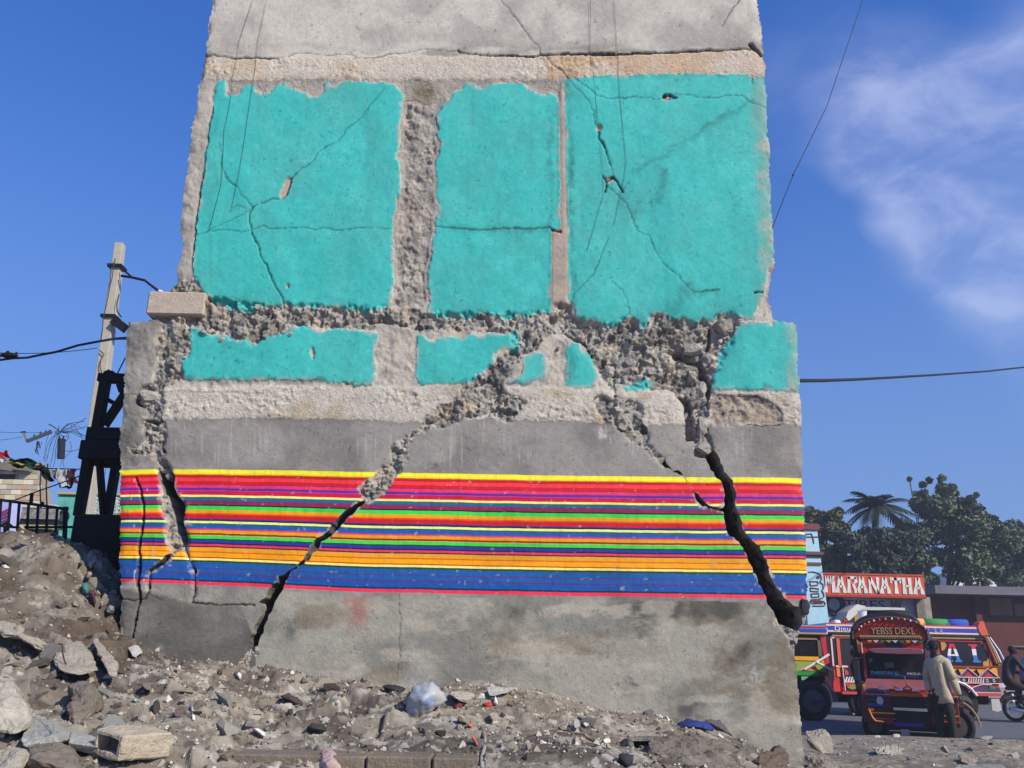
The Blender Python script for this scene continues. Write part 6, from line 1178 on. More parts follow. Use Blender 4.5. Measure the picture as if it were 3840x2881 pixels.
wheel(yt, F.v(3030, 2630, .06), .43, .34); MB().ring(F.v(3050, 2622, -.1), .38, .03, 20, 6, 'Y', (.82, 1.16)).build('wheel_hoop', C_('hoop_grey', 170,168,160), yt); F.rect('blue_tag', 3022,2622,3068,2640, C_('tag_navy', 48,56,98), yt, .30, .05); MB().tube([F.v(3088,2552,.0), F.v(3118,2594,.0)], .03, 6).build('strut', C_('strut_grey', 130,128,122), yt); F.rect('fender', 2990,2556,3066,2572, m_dk, yt, .12, .4)
wheel(yt, F.v(2925, 2636, -.1), .46, .30)

# red truck facing the camera
rdp_ = 16.2; F = Fr(rdp_, 3428, 2600); rt = thing('red_truck', 'dark red passenger truck with an arched painted header facing the camera', 'truck', (F.x(3428), rdp_, STREET))
TPIV = Vector(rt.location); TROT = R(-27)
def turn(o):
    o.location = TPIV+Matrix.Rotation(TROT, 3, 'Z')@Vector(((o.location.x-TPIV.x)*.82, o.location.y-TPIV.y, o.location.z-TPIV.z)); o.rotation_euler.z = TROT; return o
m_mar = C_('truck_maroon', 140,50,54, coat=.3, rough=.4); m_dred = C_('truck_darkred', 132,34,34, coat=.2); m_hood = C_('truck_hood', 144,84,88, coat=.2, rough=.5, var=.25); m_nav = C_('truck_navy', 36,40,96); m_blk = mat('truck_black', (.026,.024,.025), .6, .2)
def arch(cx, hw, yb, yt_, n=16, p=.75): return [(cx-hw*math.cos(math.pi*i/n), yb-(yb-yt_)*math.sin(math.pi*i/n)**p) for i in range(n+1)]
MB().plate(F.q(arch(3350,172,2420,2292,18,.62)), F.d+.50, 3.6).build('passenger_body', m_blk, rt)
MB().plate(F.q([(3190,2420),(3508,2420),(3508,2600),(3190,2600)]), F.d+.50, 3.6).build('body_side', m_blk, rt)
MB().plate(F.q(arch(3366,166,2398,2314,18,.7)), F.d+.22, .28).build('header', C_('header_red', 176,52,42), rt)
MB().plate(F.q([(3206,2398),(3212,2372),(3226,2350),(3505,2350),(3519,2372),(3526,2398)]), F.d+.20, .06).build('header_band', m_dred, rt)
hl = [F.v(x, y, -.20) for x, y in arch(3366,166,2398,2314,18,.7)]; MB().tube(hl, .022, 6).build('header_rim', C_('rim_slate', 70,72,92), rt)
m_gold = C_('letter_gold', 188,160,112); ptext('header_text', 'YEBSS DEXL', F, 3286,2353,3478,2379, m_gold, rt, -.185, .012)
F.rect('fringe_band', 3232,2383,3500,2390, C_('fringe_gold', 176,148,92), rt, -.17, .02)
for k in range(27): x = 3236+k*10; MB().plate(F.q([(x,2390),(x+7,2390),(x+3.5,2398)]), F.d+.18, .015).build('fringe_tassel', C_('tassel_gold', 200,176,132) if k == 0 else bpy.data.materials['tassel_gold'], rt)
MB().ring(F.v(3350,2302,-.9), .28, .10, 18, 8, 'Z').build('spare_tyre', m_tyre, None, smooth=True); turn(bpy.data.objects['spare_tyre']); setp(bpy.data.objects['spare_tyre'], 'spare tyre lying flat on the roof of the red truck', 'tyre')
lo_ = MB(); lo_.plate(F.q([(3304,2322),(3320,2300),(3346,2286),(3380,2284),(3420,2290),(3448,2308),(3450,2330)]), F.d+.7, 1.6); setp(turn(lo_.build('roof_load', mat('load_cloth', (.03,.032,.04), .9, .3, 4, .8, 8), bevel=.03)), 'dark covered load piled on the roof of the red truck', 'load')
F.rect('visor_panel', 3236,2402,3500,2452, m_dred, rt, .02-.22, .06); F.rect('visor_blue', 3342,2402,3414,2436, C_('visor_navy', 28,34,72), rt, -.19, .03); F.plate('visor_flash', [(3240,2430),(3262,2440),(3258,2458),(3240,2456)], C_('flash_red', 196,40,40), rt, -.18, .03); F.plate('visor_flash', [(3420,2432),(3470,2412),(3504,2410),(3504,2440),(3424,2438)], C_('flash_red', 190,48,34), rt, -.18, .03)
F.plate('side_flag', [(3218,2400),(3232,2412),(3236,2444),(3220,2452)], C_('flag_amber', 206,130,40), rt, -.15, .03); MB().tube([F.v(3238,2412,-.13), F.v(3239,2460,-.13)], .02, 5).build('mirror_arm', C_('arm_peach', 196,150,128), rt)
MB().plate(F.q([(3266,2440),(3290,2434),(3340,2432),(3420,2432),(3500,2434),(3506,2444),(3496,2454),(3400,2455),(3300,2453)]), F.d-.02, .25).build('sun_visor', C_('visor_pink', 140,92,102, coat=.3), rt, bevel=.01)
F.plate('windscreen', [(3246,2454),(3510,2454),(3520,2546),(3240,2546)], mat('windscreen', (.016,.018,.022), .10, .3, 3, spec=.5), rt, -.16, .05)
for x0, x1 in ((3240,3250),(3508,3520)): F.rect('screen_pillar', x0,2452,x1,2548, m_mar, rt, -.10, .1)
m_ice = C_('script_ice2', 150,206,222); ptext('screen_script', 'THEREDIECC', F, 3266,2521,3386,2532, m_ice, rt, -.135, .01); ptext('screen_script', 'MOUKE', F, 3426,2523,3496,2532, m_wht, rt, -.135, .01); F.rect('screen_strip', 3262,2532,3500,2541, C_('strip_blue', 30,56,118), rt, -.14, .012)
F.plate('sticker', [(3262,2474),(3276,2472),(3282,2482),(3268,2490)], C_('sticker_green', 92,104,80), rt, -.14, .012); F.plate('sticker', [(3330,2486),(3372,2486),(3372,2506),(3334,2508)], C_('sticker_grey', 90,84,84), rt, -.14, .012)
MB().raw([F.v(3232,2592,.42), F.v(3624,2592,.42), F.v(3600,2549,-.14), F.v(3244,2549,-.14), F.v(3232,2612,.42), F.v(3624,2612,.42), F.v(3600,2612,-.14), F.v(3244,2612,-.14)], [(0,1,2,3),(0,4,5,1),(1,5,6,2),(3,7,4,0),(2,6,7,3),(4,7,6,5)]).build('bonnet', m_hood, rt, bevel=.015)
F.rect('front_panel', 3232,2592,3624,2712, C_('panel_oxblood', 92,34,34, var=.3), rt, .40, .9, .02)
em = MB(); em.tube([F.v(3418,2540,.25), F.v(3422,2562,.35), F.v(3428,2572,.42)], .012, 5); em.tube([F.v(3428,2572,.43), F.v(3408,2584,.45)], .012, 5); em.tube([F.v(3428,2572,.43), F.v(3448,2584,.45)], .012, 5); em.build('bonnet_ornament', C_('ornament_red', 150,60,48), rt)
F.rect('badge_bar', 3378,2583,3408,2589, m_wht, rt, .46, .02); F.rect('badge_bar', 3446,2584,3476,2590, m_wht, rt, .46, .02); MB().ring(F.v(3322,2586,.43), .055, .014, 16, 5).build('badge_ring', C_('ring_lilac', 190,176,200), rt); F.rect('grille_top', 3350,2584,3502,2596, C_('grille_red', 168,36,32), rt, .43, .04); F.rect('grille_top', 3354,2597,3496,2611, C_('grille_orange', 196,88,28), rt, .44, .05, .008)
F.rect('grille', 3354,2611,3508,2702, m_blk, rt, .41, .03)
for k in range(7): F.rect('grille_slat', 3358,2616+k*12,3504,2619+k*12, C_('slat_dark', 34,36,36) if k == 0 else bpy.data.materials['slat_dark'], rt, .43, .02)
F.rect('grille_bar', 3360,2652,3500,2663, m_chr, rt, .46, .04, .006)
for cx, sx in ((3295, 1), (3572, -1)):
    F.rect('headlight', cx-36,2594,cx+36,2648, m_blk, rt, .425, .04); 
    F.rect('light_trim', cx-36,2592,cx+36,2602, C_('trim_indigo', 50,42,96) if sx == 1 else bpy.data.materials['trim_indigo'], rt, .45, .03); F.rect('light_trim', cx-36,2641,cx+34,2651, C_('trim_blue', 44,54,140) if sx == 1 else bpy.data.materials['trim_blue'], rt, .45, .03)
    for y in (2612, 2625): F.rect('light_line', cx-34,y,cx+34,y+2, m_rim, rt, .45, .02)
    MB().disc(F.v(cx+14*sx, 2629, .44), .058, .05, 16).build('lamp_lens', mat('lens', (.35,.36,.38), .2, .1, spec=.6) if sx == 1 else bpy.data.materials['lens'], rt); MB().ring(F.v(cx+14*sx, 2629, .455), .062, .010, 16, 5).build('lamp_ring', m_chr, rt)
F.rect('bumper', 3258,2660,3350,2708, C_('bumper_brown', 74,36,28), rt, .50, .3, .02); F.rect('bumper', 3510,2656,3606,2704, C_('bumper_brown', 74,36,28), rt, .50, .3, .02); MB().tube([F.v(x, y, .54) for x, y in ((3262,2664),(3272,2690),(3284,2704),(3320,2706))], .018, 6).build('bumper_pipe', C_('pipe_orange', 200,120,60), rt); F.rect('bumper_end', 3256,2658,3282,2668, C_('end_orange', 176,86,32), rt, .52, .1); F.rect('bumper_end', 3580,2650,3612,2662, C_('end_orange2', 150,84,40), rt, .52, .1)
F.rect('bumper_step', 3328,2690,3356,2714, C_('step_maroon', 120,36,40), rt, .54, .1); F.rect('blue_bar', 3360,2706,3478,2719, C_('bar_blue', 42,46,150), rt, .54, .06); F.rect('under_tray', 3250,2712,3610,2740, m_blk, rt, .2, 2.0)
F.rect('number_plate', 3384,2730,3418,2752, C_('plate_grey', 150,148,146), rt, .55, .02)
wheel(rt, F.v(3272, 2720, .1), .27, .22); wheel(rt, F.v(3612, 2714, .22), .31, .22); F.rect('fender', 3560,2640,3640,2660, C_('fender_rust', 84,52,40), rt, .3, .5); MB().ring(F.v(3612, 2712, .34), .40, .02, 18, 6, 'Y', (0, .28)).build('fender_edge', C_('edge_tan', 150,124,98), rt)
F.rect('mirror', 3196,2470,3222,2560, m_blk, rt, .0, .06, .01); MB().tube([F.v(3210,2480,.0), F.v(3240,2470,.0)], .014, 5).build('mirror_arm', m_blk, rt); F.rect('side_step', 3218,2560,3236,2690, m_blk, rt, .3, .4); F.rect('blue_reflector', 3224,2528,3230,2548, C_('reflector_blue', 44,48,150), rt, .33, .02); F.rect('red_reflector', 3236,2580,3244,2604, C_('reflector_red', 150,36,40), rt, .42, .02)

rt.rotation_euler.z = TROT; rt.location.x -= .08; rt.scale.x = .82          # turned so that its front faces along the view

# trim along the red truck: marker bulbs on the arch, painted lines on the bonnet and doors
F = Fr(rdp_, 3428, 2600)
for i, (x, y) in enumerate(arch(3366,160,2398,2320,18,.7)[2:-2]): MB().ball(F.v(x, y, -.17), .022, 8).build('marker_bulb', (m_yel, m_wht, m_cor)[i % 3], rt, smooth=True)
for y, m in ((2604, m_yel), (2609, m_blu)): F.rect('bonnet_line', 3236,y,3346,y+3, m, rt, .43, .02); F.rect('bonnet_line', 3512,y,3622,y+3, m, rt, .43, .02)
for i in range(6): F.plate('door_diamond', [(3219,2576+i*18),(3227,2568+i*18),(3235,2576+i*18),(3227,2584+i*18)], (m_yel, m_cor, m_blu)[i % 3], rt, .32, .02)
for i in range(9): F.plate('visor_tooth', [(3246+i*28,2402),(3272+i*28,2402),(3259+i*28,2412)], (m_yel, m_wht, m_grn)[i % 3], rt, -.155, .02)
for x0, x1 in ((3256,3350),(3512,3604)): F.rect('bumper_line', x0,2672,x1,2676, m_yel, rt, .52, .02); F.rect('bumper_line', x0,2694,x1,2697, m_cor, rt, .52, .02)
# ------------------------------------------------------------------ people
def person(label, J, Rr, E, mats, choose, base, group=None):
    """J joints, Rr radii, E bones; one continuous skinned body, materials by nearest bone"""
    keys = list(J); ix = {k: i for i, k in enumerate(keys)}
    me = bpy.data.meshes.new('skeleton'); me.from_pydata([J[k] for k in keys], [(ix[a], ix[b]) for a, b in E], [])
    o = bpy.data.objects.new('skeleton', me); COL.objects.link(o)
    sk = o.modifiers.new('skin', 'SKIN'); sk.use_smooth_shade = True; sb = o.modifiers.new('sub', 'SUBSURF'); sb.levels = 2; sb.render_levels = 2
    if not me.skin_vertices: bpy.context.view_layer.objects.active = o
    for i, k in enumerate(keys):
        r = Rr[k]; me.skin_vertices[0].data[i].radius = r if isinstance(r, tuple) else (r, r); me.skin_vertices[0].data[i].use_root = (k == 'pelvis')
    bpy.context.view_layer.update(); dg = bpy.context.evaluated_depsgraph_get(); bm_ = bpy.data.meshes.new_from_object(o.evaluated_get(dg)); bpy.data.objects.remove(o)
    t = thing('person', label, 'person', base, group); n = len(bm_.vertices); co = np.empty(n*3, np.float32); bm_.vertices.foreach_get('co', co); co = co.reshape(-1, 3)
    pc_ = np.array([p.center[:] for p in bm_.polygons]); best = np.full(len(pc_), 9e9); mi = np.zeros(len(pc_), int)
    for a, b in E:
        A, B = np.array(J[a]), np.array(J[b]); L = B-A; tt = np.clip(((pc_-A)@L)/max(1e-9, L@L), 0, 1); d = np.linalg.norm(pc_-A-tt[:, None]*L, axis=1); m = d < best
        best[m] = d[m]; mi[m] = [choose(a, b, x) for x in tt[m]]
    bm_.vertices.foreach_set('co', (co-np.array(base)).ravel()); bm_.materials.clear()
    for m in mats: bm_.materials.append(m)
    bm_.polygons.foreach_set('material_index', mi.astype(np.int32)); bm_.polygons.foreach_set('use_smooth', [True]*len(pc_)); bm_.update(); bm_.name = 'body'
    link_mesh('body', bm_, None, t); return t
def hand(t, wrist, tip, m, side=1):
    w, p = Vector(wrist), Vector(tip); d = (p-w).normalized(); s = d.cross(Vector((0,1,0))).normalized()
    if s.length < .1: s = Vector((1,0,0))
    mb = MB(); c = w+d*.045; mb.ball(c, .045, 10, (.75,.5,1.0)); u = d.cross(s).normalized()
    for k, L in enumerate((.062,.072,.068,.052)):
        b = c+d*.03+s*(k-1.5)*.017; mb.tube([b, b+d*L*.55+u*.006, b+d*L+u*.022], .009, 6, .007)
    b = c+s*.03*side; mb.tube([b, b+s*side*.022+d*.02, b+s*side*.02+d*.05+u*.012], .0105, 6, .008); return mb.build('hand', m, t, smooth=True)
def head_bits(t, c, fdir, r, m_skin_, m_hair):
    c, f = Vector(c), Vector(fdir).normalized(); s = f.cross(Vector((0,0,1))).normalized()
    mb = MB(); mb.ball(c+Vector((0,0,r*.22))-f*r*.10, r*1.06, 14, (.92,.98,.98)); mb.build('hair', m_hair, t, smooth=True)
    for sg in (-1, 1):
        MB().ball(c+s*sg*r*.92-f*r*.05-Vector((0,0,r*.15)), r*.24, 8, (.6,1,1.3)).build('ear', m_skin_, t, smooth=True)
        MB().ball(c+f*r*.90+s*sg*r*.34+Vector((0,0,r*.02)), r*.11, 8).build('eye', m_eye, t, smooth=True)
    MB().ball(c+f*r*1.02-Vector((0,0,r*.22)), r*.20, 8, (1,1,1.2)).build('nose', m_skin_, t, smooth=True); MB().ball(c+f*r*.92-Vector((0,0,r*.58)), r*.20, 8, (1.3,1.3,.4)).build('mouth', m_lip, t, smooth=True)
m_skin = mat('skin_dark', (.045,.026,.018), .5, .12, 6); m_hair = mat('hair_black', (.008,.007,.007), .8, .2, 30, .5, 60); m_eye = mat('eye_white', (.5,.48,.44), .3, .02); m_lip = mat('lip', (.06,.025,.02), .5, .05)
m_shirt = pl('shirt_cream', (182,168,143), rough=.9, var=.14, scale=5, bump=1.0, bscale=7); m_trou = mat('trousers_dark', (.018,.022,.018), .9, .2, 6, .5, 12); m_shoe = mat('shoe_black', (.015,.013,.012), .5, .1)
F = Fr(15.35, 3530, 2600); V_ = F.v
sole = F.z(2770)-STREET
def G(px, py, dy=0): v = V_(px, py, dy); v.z -= sole; return tuple(v)
J = {'pelvis': G(3534,2596), 'belly': G(3531,2548), 'chest': G(3529,2492), 'collar': G(3526,2456), 'neck': G(3523,2440), 'head': G(3520,2414), 'crown': G(3519,2398),
     'sr': G(3546,2464,.13), 'er': G(3562,2530,.17), 'wr': G(3579,2594,.15), 'sl': G(3510,2464,-.13), 'el': G(3500,2524,-.17), 'wl': G(3496,2584,-.10),
     'hr': G(3540,2614,.09), 'kr': G(3546,2690,.10), 'ar': G(3548,2754,.10), 'tr': G(3524,2765,.12), 'hl': G(3524,2614,-.09), 'kl': G(3520,2690,-.08), 'al': G(3512,2754,-.06), 'tl': G(3490,2765,-.06)}
RR = {'pelvis': (.125,.15), 'belly': (.12,.145), 'chest': (.13,.175), 'collar': (.085,.12), 'neck': .052, 'head': (.092,.082), 'crown': (.078,.07), 'sr': .068, 'er': .052, 'wr': .036, 'sl': .068, 'el': .05, 'wl': .035,
      'hr': .095, 'kr': .068, 'ar': .052, 'tr': .036, 'hl': .095, 'kl': .068, 'al': .052, 'tl': .036}
EE = [('pelvis','belly'),('belly','chest'),('chest','collar'),('collar','neck'),('neck','head'),('head','crown'),('collar','sr'),('sr','er'),('er','wr'),('collar','sl'),('sl','el'),('el','wl'),('pelvis','hr'),('hr','kr'),('kr','ar'),('ar','tr'),('pelvis','hl'),('hl','kl'),('kl','al'),('al','tl')]
def ch_std(a, b, t):
    if b in ('head', 'crown'): return 0
    if (a, b) == ('collar', 'neck'): return 0 if t > .5 else 1
    if b in ('wr', 'wl'): return 1 if t < .8 else 0
    if b in ('tr', 'tl'): return 3
    if b in ('hr', 'hl', 'kr', 'kl', 'ar', 'al'): return 2
    return 1
man = person('man in a loose cream shirt and dark trousers standing before the red truck', J, RR, EE, [m_skin, m_shirt, m_trou, m_shoe], ch_std, G(3532,2770))
hand(man, J['wr'], G(3584,2618,.14), m_skin, -1); hand(man, J['wl'], G(3494,2608,-.08), m_skin, 1); head_bits(man, G(3519,2411), (-1,.25,-.05), .092, m_skin, m_hair)
# loose shirt hanging over the trousers
sh_ = MB(); rings = []
for (px, py, rx, ry) in ((3526,2456,.12,.085),(3528,2476,.155,.108),(3531,2520,.155,.115),(3535,2562,.158,.122),(3538,2596,.165,.13),(3540,2620,.168,.134)):
    c = Vector(G(px, py)); rings.append([(c.x+ry*math.cos(a)*(1+.06*math.sin(a*5+py)), c.y+rx*math.sin(a)*(1+.06*math.cos(a*4+py*.3)), c.z+.015*math.sin(a*3)) for a in [2*math.pi*k/20 for k in range(20)]])
vs = [p for r_ in rings for p in r_]; fs = [(i*20+k, i*20+(k+1) % 20, (i+1)*20+(k+1) % 20, (i+1)*20+k) for i in range(len(rings)-1) for k in range(20)]
sh_.raw(vs, fs); so = sh_.build('shirt', m_shirt, man, smooth=True); so.modifiers.new('cloth_thickness', 'SOLIDIFY').thickness = .012
for a, b, r0, r1 in (('sr','er',.072,.07),('er','wr',.068,.05),('sl','el',.072,.07),('el','wl',.068,.05)): MB().tube([J[a], Vector(J[a]).lerp(Vector(J[b]), .5), Vector(J[a]).lerp(Vector(J[b]), 1.0 if a[0] == 's' else .88)], r0, 12, r1).build('sleeve', m_shirt, man, smooth=True)
# person in jeans behind the truck
jd = gdepth(3204, 2684, STREET); F = Fr(jd, 3208, 2600); V_ = F.v; sole = F.z(2684)-STREET
Jx = {k: tuple(Vector(v)-Vector(J['pelvis'])+Vector((F.x(3222), jd, Vector(J['pelvis']).z))) for k, v in J.items()}
m_jean = pl('jeans_blue', (52,84,120), rough=.9, var=.15, scale=8); m_dksh = mat('shirt_dark', (.02,.018,.022), .9, .2)
p2 = person('person in blue jeans mostly hidden behind the left side of the red truck', Jx, RR, EE, [m_skin, m_dksh, m_jean, pl('shoe_white', (200,196,190))], ch_std, (F.x(3222), jd, STREET)); head_bits(p2, tuple(Vector(Jx['head'])), (-1,.25,-.05), .092, m_skin, m_hair)
hand(p2, Jx['wr'], tuple(Vector(Jx['wr'])-Vector((0,0,.11))), m_skin, -1); hand(p2, Jx['wl'], tuple(Vector(Jx['wl'])-Vector((0,0,.11))), m_skin, 1)

# motorcycle with two riders at the right border
md = gdepth(3800, 2708, STREET); F = Fr(md, 3800, 2600); W_r = .29
wz = STREET+W_r; bx = F.x(3797); mc = thing('motorcycle', 'black motorcycle carrying two riders at the right border of the street', 'motorcycle', (bx+.6, md, STREET))
def MV(x, y, z): return Vector((bx+x, md+y, STREET+z))
m_bike = mat('bike_black', (.012,.013,.018), .35, .1, spec=.5)
for x in (0, 1.22):
    w = MB(); w.ring(MV(x,0,W_r), W_r-.045, .045, 26, 8); o = w.build('wheel', m_tyre, mc, smooth=True); MB().ring(MV(x,0,W_r), W_r-.095, .014, 22, 6).build('rim', m_chr, o)
    sp = MB()
    for k in range(8): a = k*math.pi/4; sp.tube([MV(x,0,W_r), MV(x+math.cos(a)*(W_r-.1),0,W_r+math.sin(a)*(W_r-.1))], .006, 4)
    sp.build('spokes', m_chr, o); MB().disc(MV(x,0,W_r), .05, .10, 12).build('hub', m_rim, o)
MB().ring(MV(0,0,W_r), W_r+.05, .045, 18, 6, 'Y', (.08,.42)).build('rear_mudguard', m_bike, mc); MB().ring(MV(1.22,0,W_r), W_r+.04, .04, 16, 6, 'Y', (.1,.45)).build('front_mudguard', m_bike, mc)
MB().tube([MV(0,-.1,W_r), MV(.45,-.1,W_r+.02), MV(.62,-.05,.42)], .025, 6).build('swing_arm', m_bike, mc); MB().tube([MV(1.22,.0,W_r), MV(1.08,0,.72), MV(1.02,0,.95)], .03, 8).build('fork', m_chr, mc); MB().tube([MV(.98,-.34,1.02), MV(1.02,0,.98), MV(.98,.34,1.02)], .015, 6).build('handlebar', m_bike, mc)
MB().tube([MV(.1,0,.66), MV(.5,0,.50), MV(.95,0,.82)], .035, 6).build('frame', m_bike, mc); MB().box(tuple(MV(.42,-.13,.24)), tuple(MV(.80,.13,.52))).build('engine', C_('engine_grey', 70,72,76, metal=.4), mc, bevel=.03); MB().ball(MV(.80,0,.76), .20, 14, (1.1,.62,.6)).build('fuel_tank', C_('tank_navy', 26,32,70, coat=.5), mc, smooth=True)
MB().box(tuple(MV(-.12,-.13,.70)), tuple(MV(.66,.13,.78))).build('seat', m_blk, mc, bevel=.03); MB().tube([MV(.62,-.19,.26), MV(.35,-.2,.22), MV(-.22,-.2,.30)], .035, 10, .045).build('exhaust', m_chr, mc, smooth=True); MB().ball(MV(-.18,-.02,.66), .05, 10, (.7,1,.8)).build('tail_light', C_('tail_red', 170,30,30), mc); MB().ball(MV(-.10,-.16,.60), .035, 8).build('indicator', m_wht, mc, smooth=True); MB().ball(MV(-.10,-.16,.46), .035, 8).build('indicator', m_wht, mc, smooth=True); MB().ball(MV(1.14,0,.88), .09, 12).build('headlamp', m_chr, mc, smooth=True)
for (x0, lab, mtop, mtr, lean) in ((-.10, 'passenger in a black and grey jacket riding on the rear of the motorcycle', mat('jacket_dark', (.02,.021,.026), .7, .5, 5, .3, 10), mat('rider_trousers', (.025,.02,.018), .9, .2), .10), (.34, 'rider in a light blue shirt steering the motorcycle at the right border', pl('shirt_blue', (150,176,214), rough=.9, var=.1, bump=.4, bscale=9), mat('rider_trousers', (.025,.02,.018), .9, .2), .06)):
    q = lambda x, y, z: tuple(MV(x0+x, y, z)); L = lean
    Jr = {'pelvis': q(0,0,.90), 'belly': q(.02+L*.3,0,1.05), 'chest': q(.06+L*.6,0,1.26), 'collar': q(.10+L,0,1.42), 'neck': q(.12+L,0,1.49), 'head': q(.15+L,0,1.60), 'crown': q(.15+L,0,1.67), 'sr': q(.10+L,-.19,1.38), 'er': q(.24+L,-.26,1.14), 'wr': q(.44+L,-.25,1.06), 'sl': q(.10+L,.19,1.38), 'el': q(.24+L,.26,1.14), 'wl': q(.44+L,.25,1.06),
          'hr': q(.06,-.12,.86), 'kr': q(.40,-.20,.72), 'ar': q(.28,-.20,.34), 'tr': q(.44,-.20,.29), 'hl': q(.06,.12,.86), 'kl': q(.40,.20,.72), 'al': q(.28,.20,.34), 'tl': q(.44,.20,.29)}
    p_ = person(lab, Jr, RR, EE, [m_skin, mtop, mtr, m_shoe], ch_std, q(0,0,.80)); hand(p_, Jr['wr'], tuple(Vector(Jr['wr'])+Vector((.09,.0,-.02))), m_skin, -1); hand(p_, Jr['wl'], tuple(Vector(Jr['wl'])+Vector((.09,0,-.02))), m_skin, 1); head_bits(p_, Jr['head'], (1,0,-.05), .094, m_skin, m_hair)

# ------------------------------------------------------------------ debris on the slope
def bit(name, label, cat, fr, lst, d, m, th=.03, noise=.012, seed=0, cuts=3):
    pts = [fr(x, y)+(d+(i % 3)*.02,) for i, (x, y) in enumerate(lst)]; cx = sum(p[0] for p in pts)/len(pts); cy = sum(p[1] for p in pts)/len(pts)
    pts += [(cx+(p[0]-cx)*.8, cy+(p[1]-cy)*.8-4, d+th*2) for p in pts]+[(cx, cy, d-th)]
    o = hullrock(name, label, cat, pts, m, cuts, noise, seed, bevel=0); o.data.polygons.foreach_set('use_smooth', [True]*len(o.data.polygons)); return o
m_sack, n_, l_, b_ = new_mat('sack_plastic'); b_.inputs['Roughness'].default_value = .55
t_ = n_.new('ShaderNodeTexCoord'); nn = n_.new('ShaderNodeTexNoise'); nn.inputs['Scale'].default_value = 8; nn.inputs['Detail'].default_value = 5; nn.inputs['Distortion'].default_value = 1.2; l_.new(t_.outputs['Object'], nn.inputs['Vector'])
cr = n_.new('ShaderNodeValToRGB'); cr.color_ramp.elements[0].position = .42; cr.color_ramp.elements[0].color = tuple(alb(172,168,160))+(1,); cr.color_ramp.elements[1].position = .62; cr.color_ramp.elements[1].color = tuple(alb(132,150,182))+(1,); l_.new(nn.outputs[0], cr.inputs[0]); l_.new(cr.outputs[0], b_.inputs['Base Color'])
bp_ = n_.new('ShaderNodeBump'); bp_.inputs['Strength'].default_value = .7; n4 = n_.new('ShaderNodeTexNoise'); n4.inputs['Scale'].default_value = 18; n4.inputs['Distortion'].default_value = 2; l_.new(t_.outputs['Object'], n4.inputs['Vector']); l_.new(n4.outputs[0], bp_.inputs['Height']); l_.new(bp_.outputs[0], b_.inputs['Normal'])
bit('plastic_sack', 'crumpled grey and pale blue plastic sack lying against the foot of the wall', 'sack', Z4, [(1660,640),(1700,560),(1780,530),(1850,528),(1940,600),(1955,650),(1900,700),(1800,780),(1720,832),(1675,790),(1650,700)], 5.95, m_sack, .10, .016, 41)
bit('navy_cloth', 'crumpled navy blue cloth lying at the right foot of the wall', 'cloth', Z6, [(620,1185),(680,1155),(760,1125),(900,1118),(1000,1115),(1040,1180),(1020,1215),(900,1225),(780,1210),(680,1200)], 5.6, pl('navy_fabric', (44,58,120), rough=.9, var=.3, scale=9, bump=.6, bscale=20), .06, .018, 42)
bit('grey_cloth', 'dark grey jacket crumpled beside the navy cloth', 'cloth', Z6, [(940,1110),(1000,1095),(1110,1110),(1180,1180),(1245,1285),(1160,1260),(1060,1225),(1000,1160)], 5.6, pl('grey_fabric', (92,88,92), rough=.9, var=.4, scale=9, bump=.6, bscale=20), .05, .018, 43)
bit('dark_rag', 'dark brown rag lying flat on the middle of the slope', 'rag', Z4, [(705,625),(760,600),(830,640),(880,690),(830,705),(760,680)], 5.6, pl('rag_brown', (74,66,66), rough=.9, var=.4, bump=.6), .03, .014, 44)
bit('black_rag', 'black scrap of sheet below the dark brown rag', 'rag', Z4, [(920,860),(960,835),(1040,850),(1065,890),(1000,910),(930,900)], 5.1, mat('rag_black', (.035,.036,.036), .8, .5, 9, .6), .03, .014, 45)
bit('black_rag', 'black plastic scrap tucked left of the grey and blue sack', 'rag', Z4, [(1480,555),(1560,545),(1640,570),(1620,600),(1520,610)], 6.05, mat('rag_black', (.025,.024,.026), .7, .5, 9, .6), .03, .012, 46)
bit('black_shape', 'flat black shape on the lower right of the slope', 'rag', Z5, [(1780,1510),(1850,1520),(1935,1515),(1925,1570),(1880,1680),(1740,1680),(1770,1580)], 4.55, mat('rag_black', (.03,.031,.042), .75, .4, 9, .6), .03, .012, 47)  # flat near-black shape laid on the slope
bit('red_scrap', 'bright red scrap of plastic under the flat pale stone', 'scrap', Z5, [(300,970),(370,955),(420,965),(415,1005),(320,1012)], 5.75, pl('scrap_red', (186,52,40), var=.2), .015, .008, 48)
bit('red_scrap', 'faded orange red scrap on the slope left of the grey brown stone', 'scrap', Z5, [(140,1195),(190,1175),(225,1200),(200,1240),(160,1235)], 5.3, pl('scrap_orange', (190,104,80), var=.2), .015, .008, 49)
bit('red_scrap', 'long pinkish red strip of plastic trailing down the slope', 'scrap', Z5, [(190,1310),(220,1310),(280,1410),(265,1445),(240,1420),(205,1360)], 4.95, pl('scrap_pink', (190,96,90), var=.2), .015, .006, 50)
bit('red_scrap', 'dark red scrap right of the plastic sack', 'scrap', Z4, [(2010,705),(2060,680),(2085,690),(2040,725),(2015,730)], 5.85, pl('scrap_dark_red', (120,44,50), var=.2), .015, .006, 51)
bit('white_chip', 'white oblong chip of plaster lying on the middle of the slope', 'chip', Z4, [(503,868),(530,865),(598,905),(590,932),(560,925),(505,885)], 5.05, rock_mat('white_stone', alb(206,204,198), alb(232,228,220)), .02, .003, 52)
bit('white_chip', 'white pointed chip of plaster near the left of the slope', 'chip', Z4, [(258,830),(280,822),(305,838),(295,860),(268,855)], 5.2, rock_mat('white_stone', alb(206,204,198), alb(232,228,220)), .02, .003, 53)
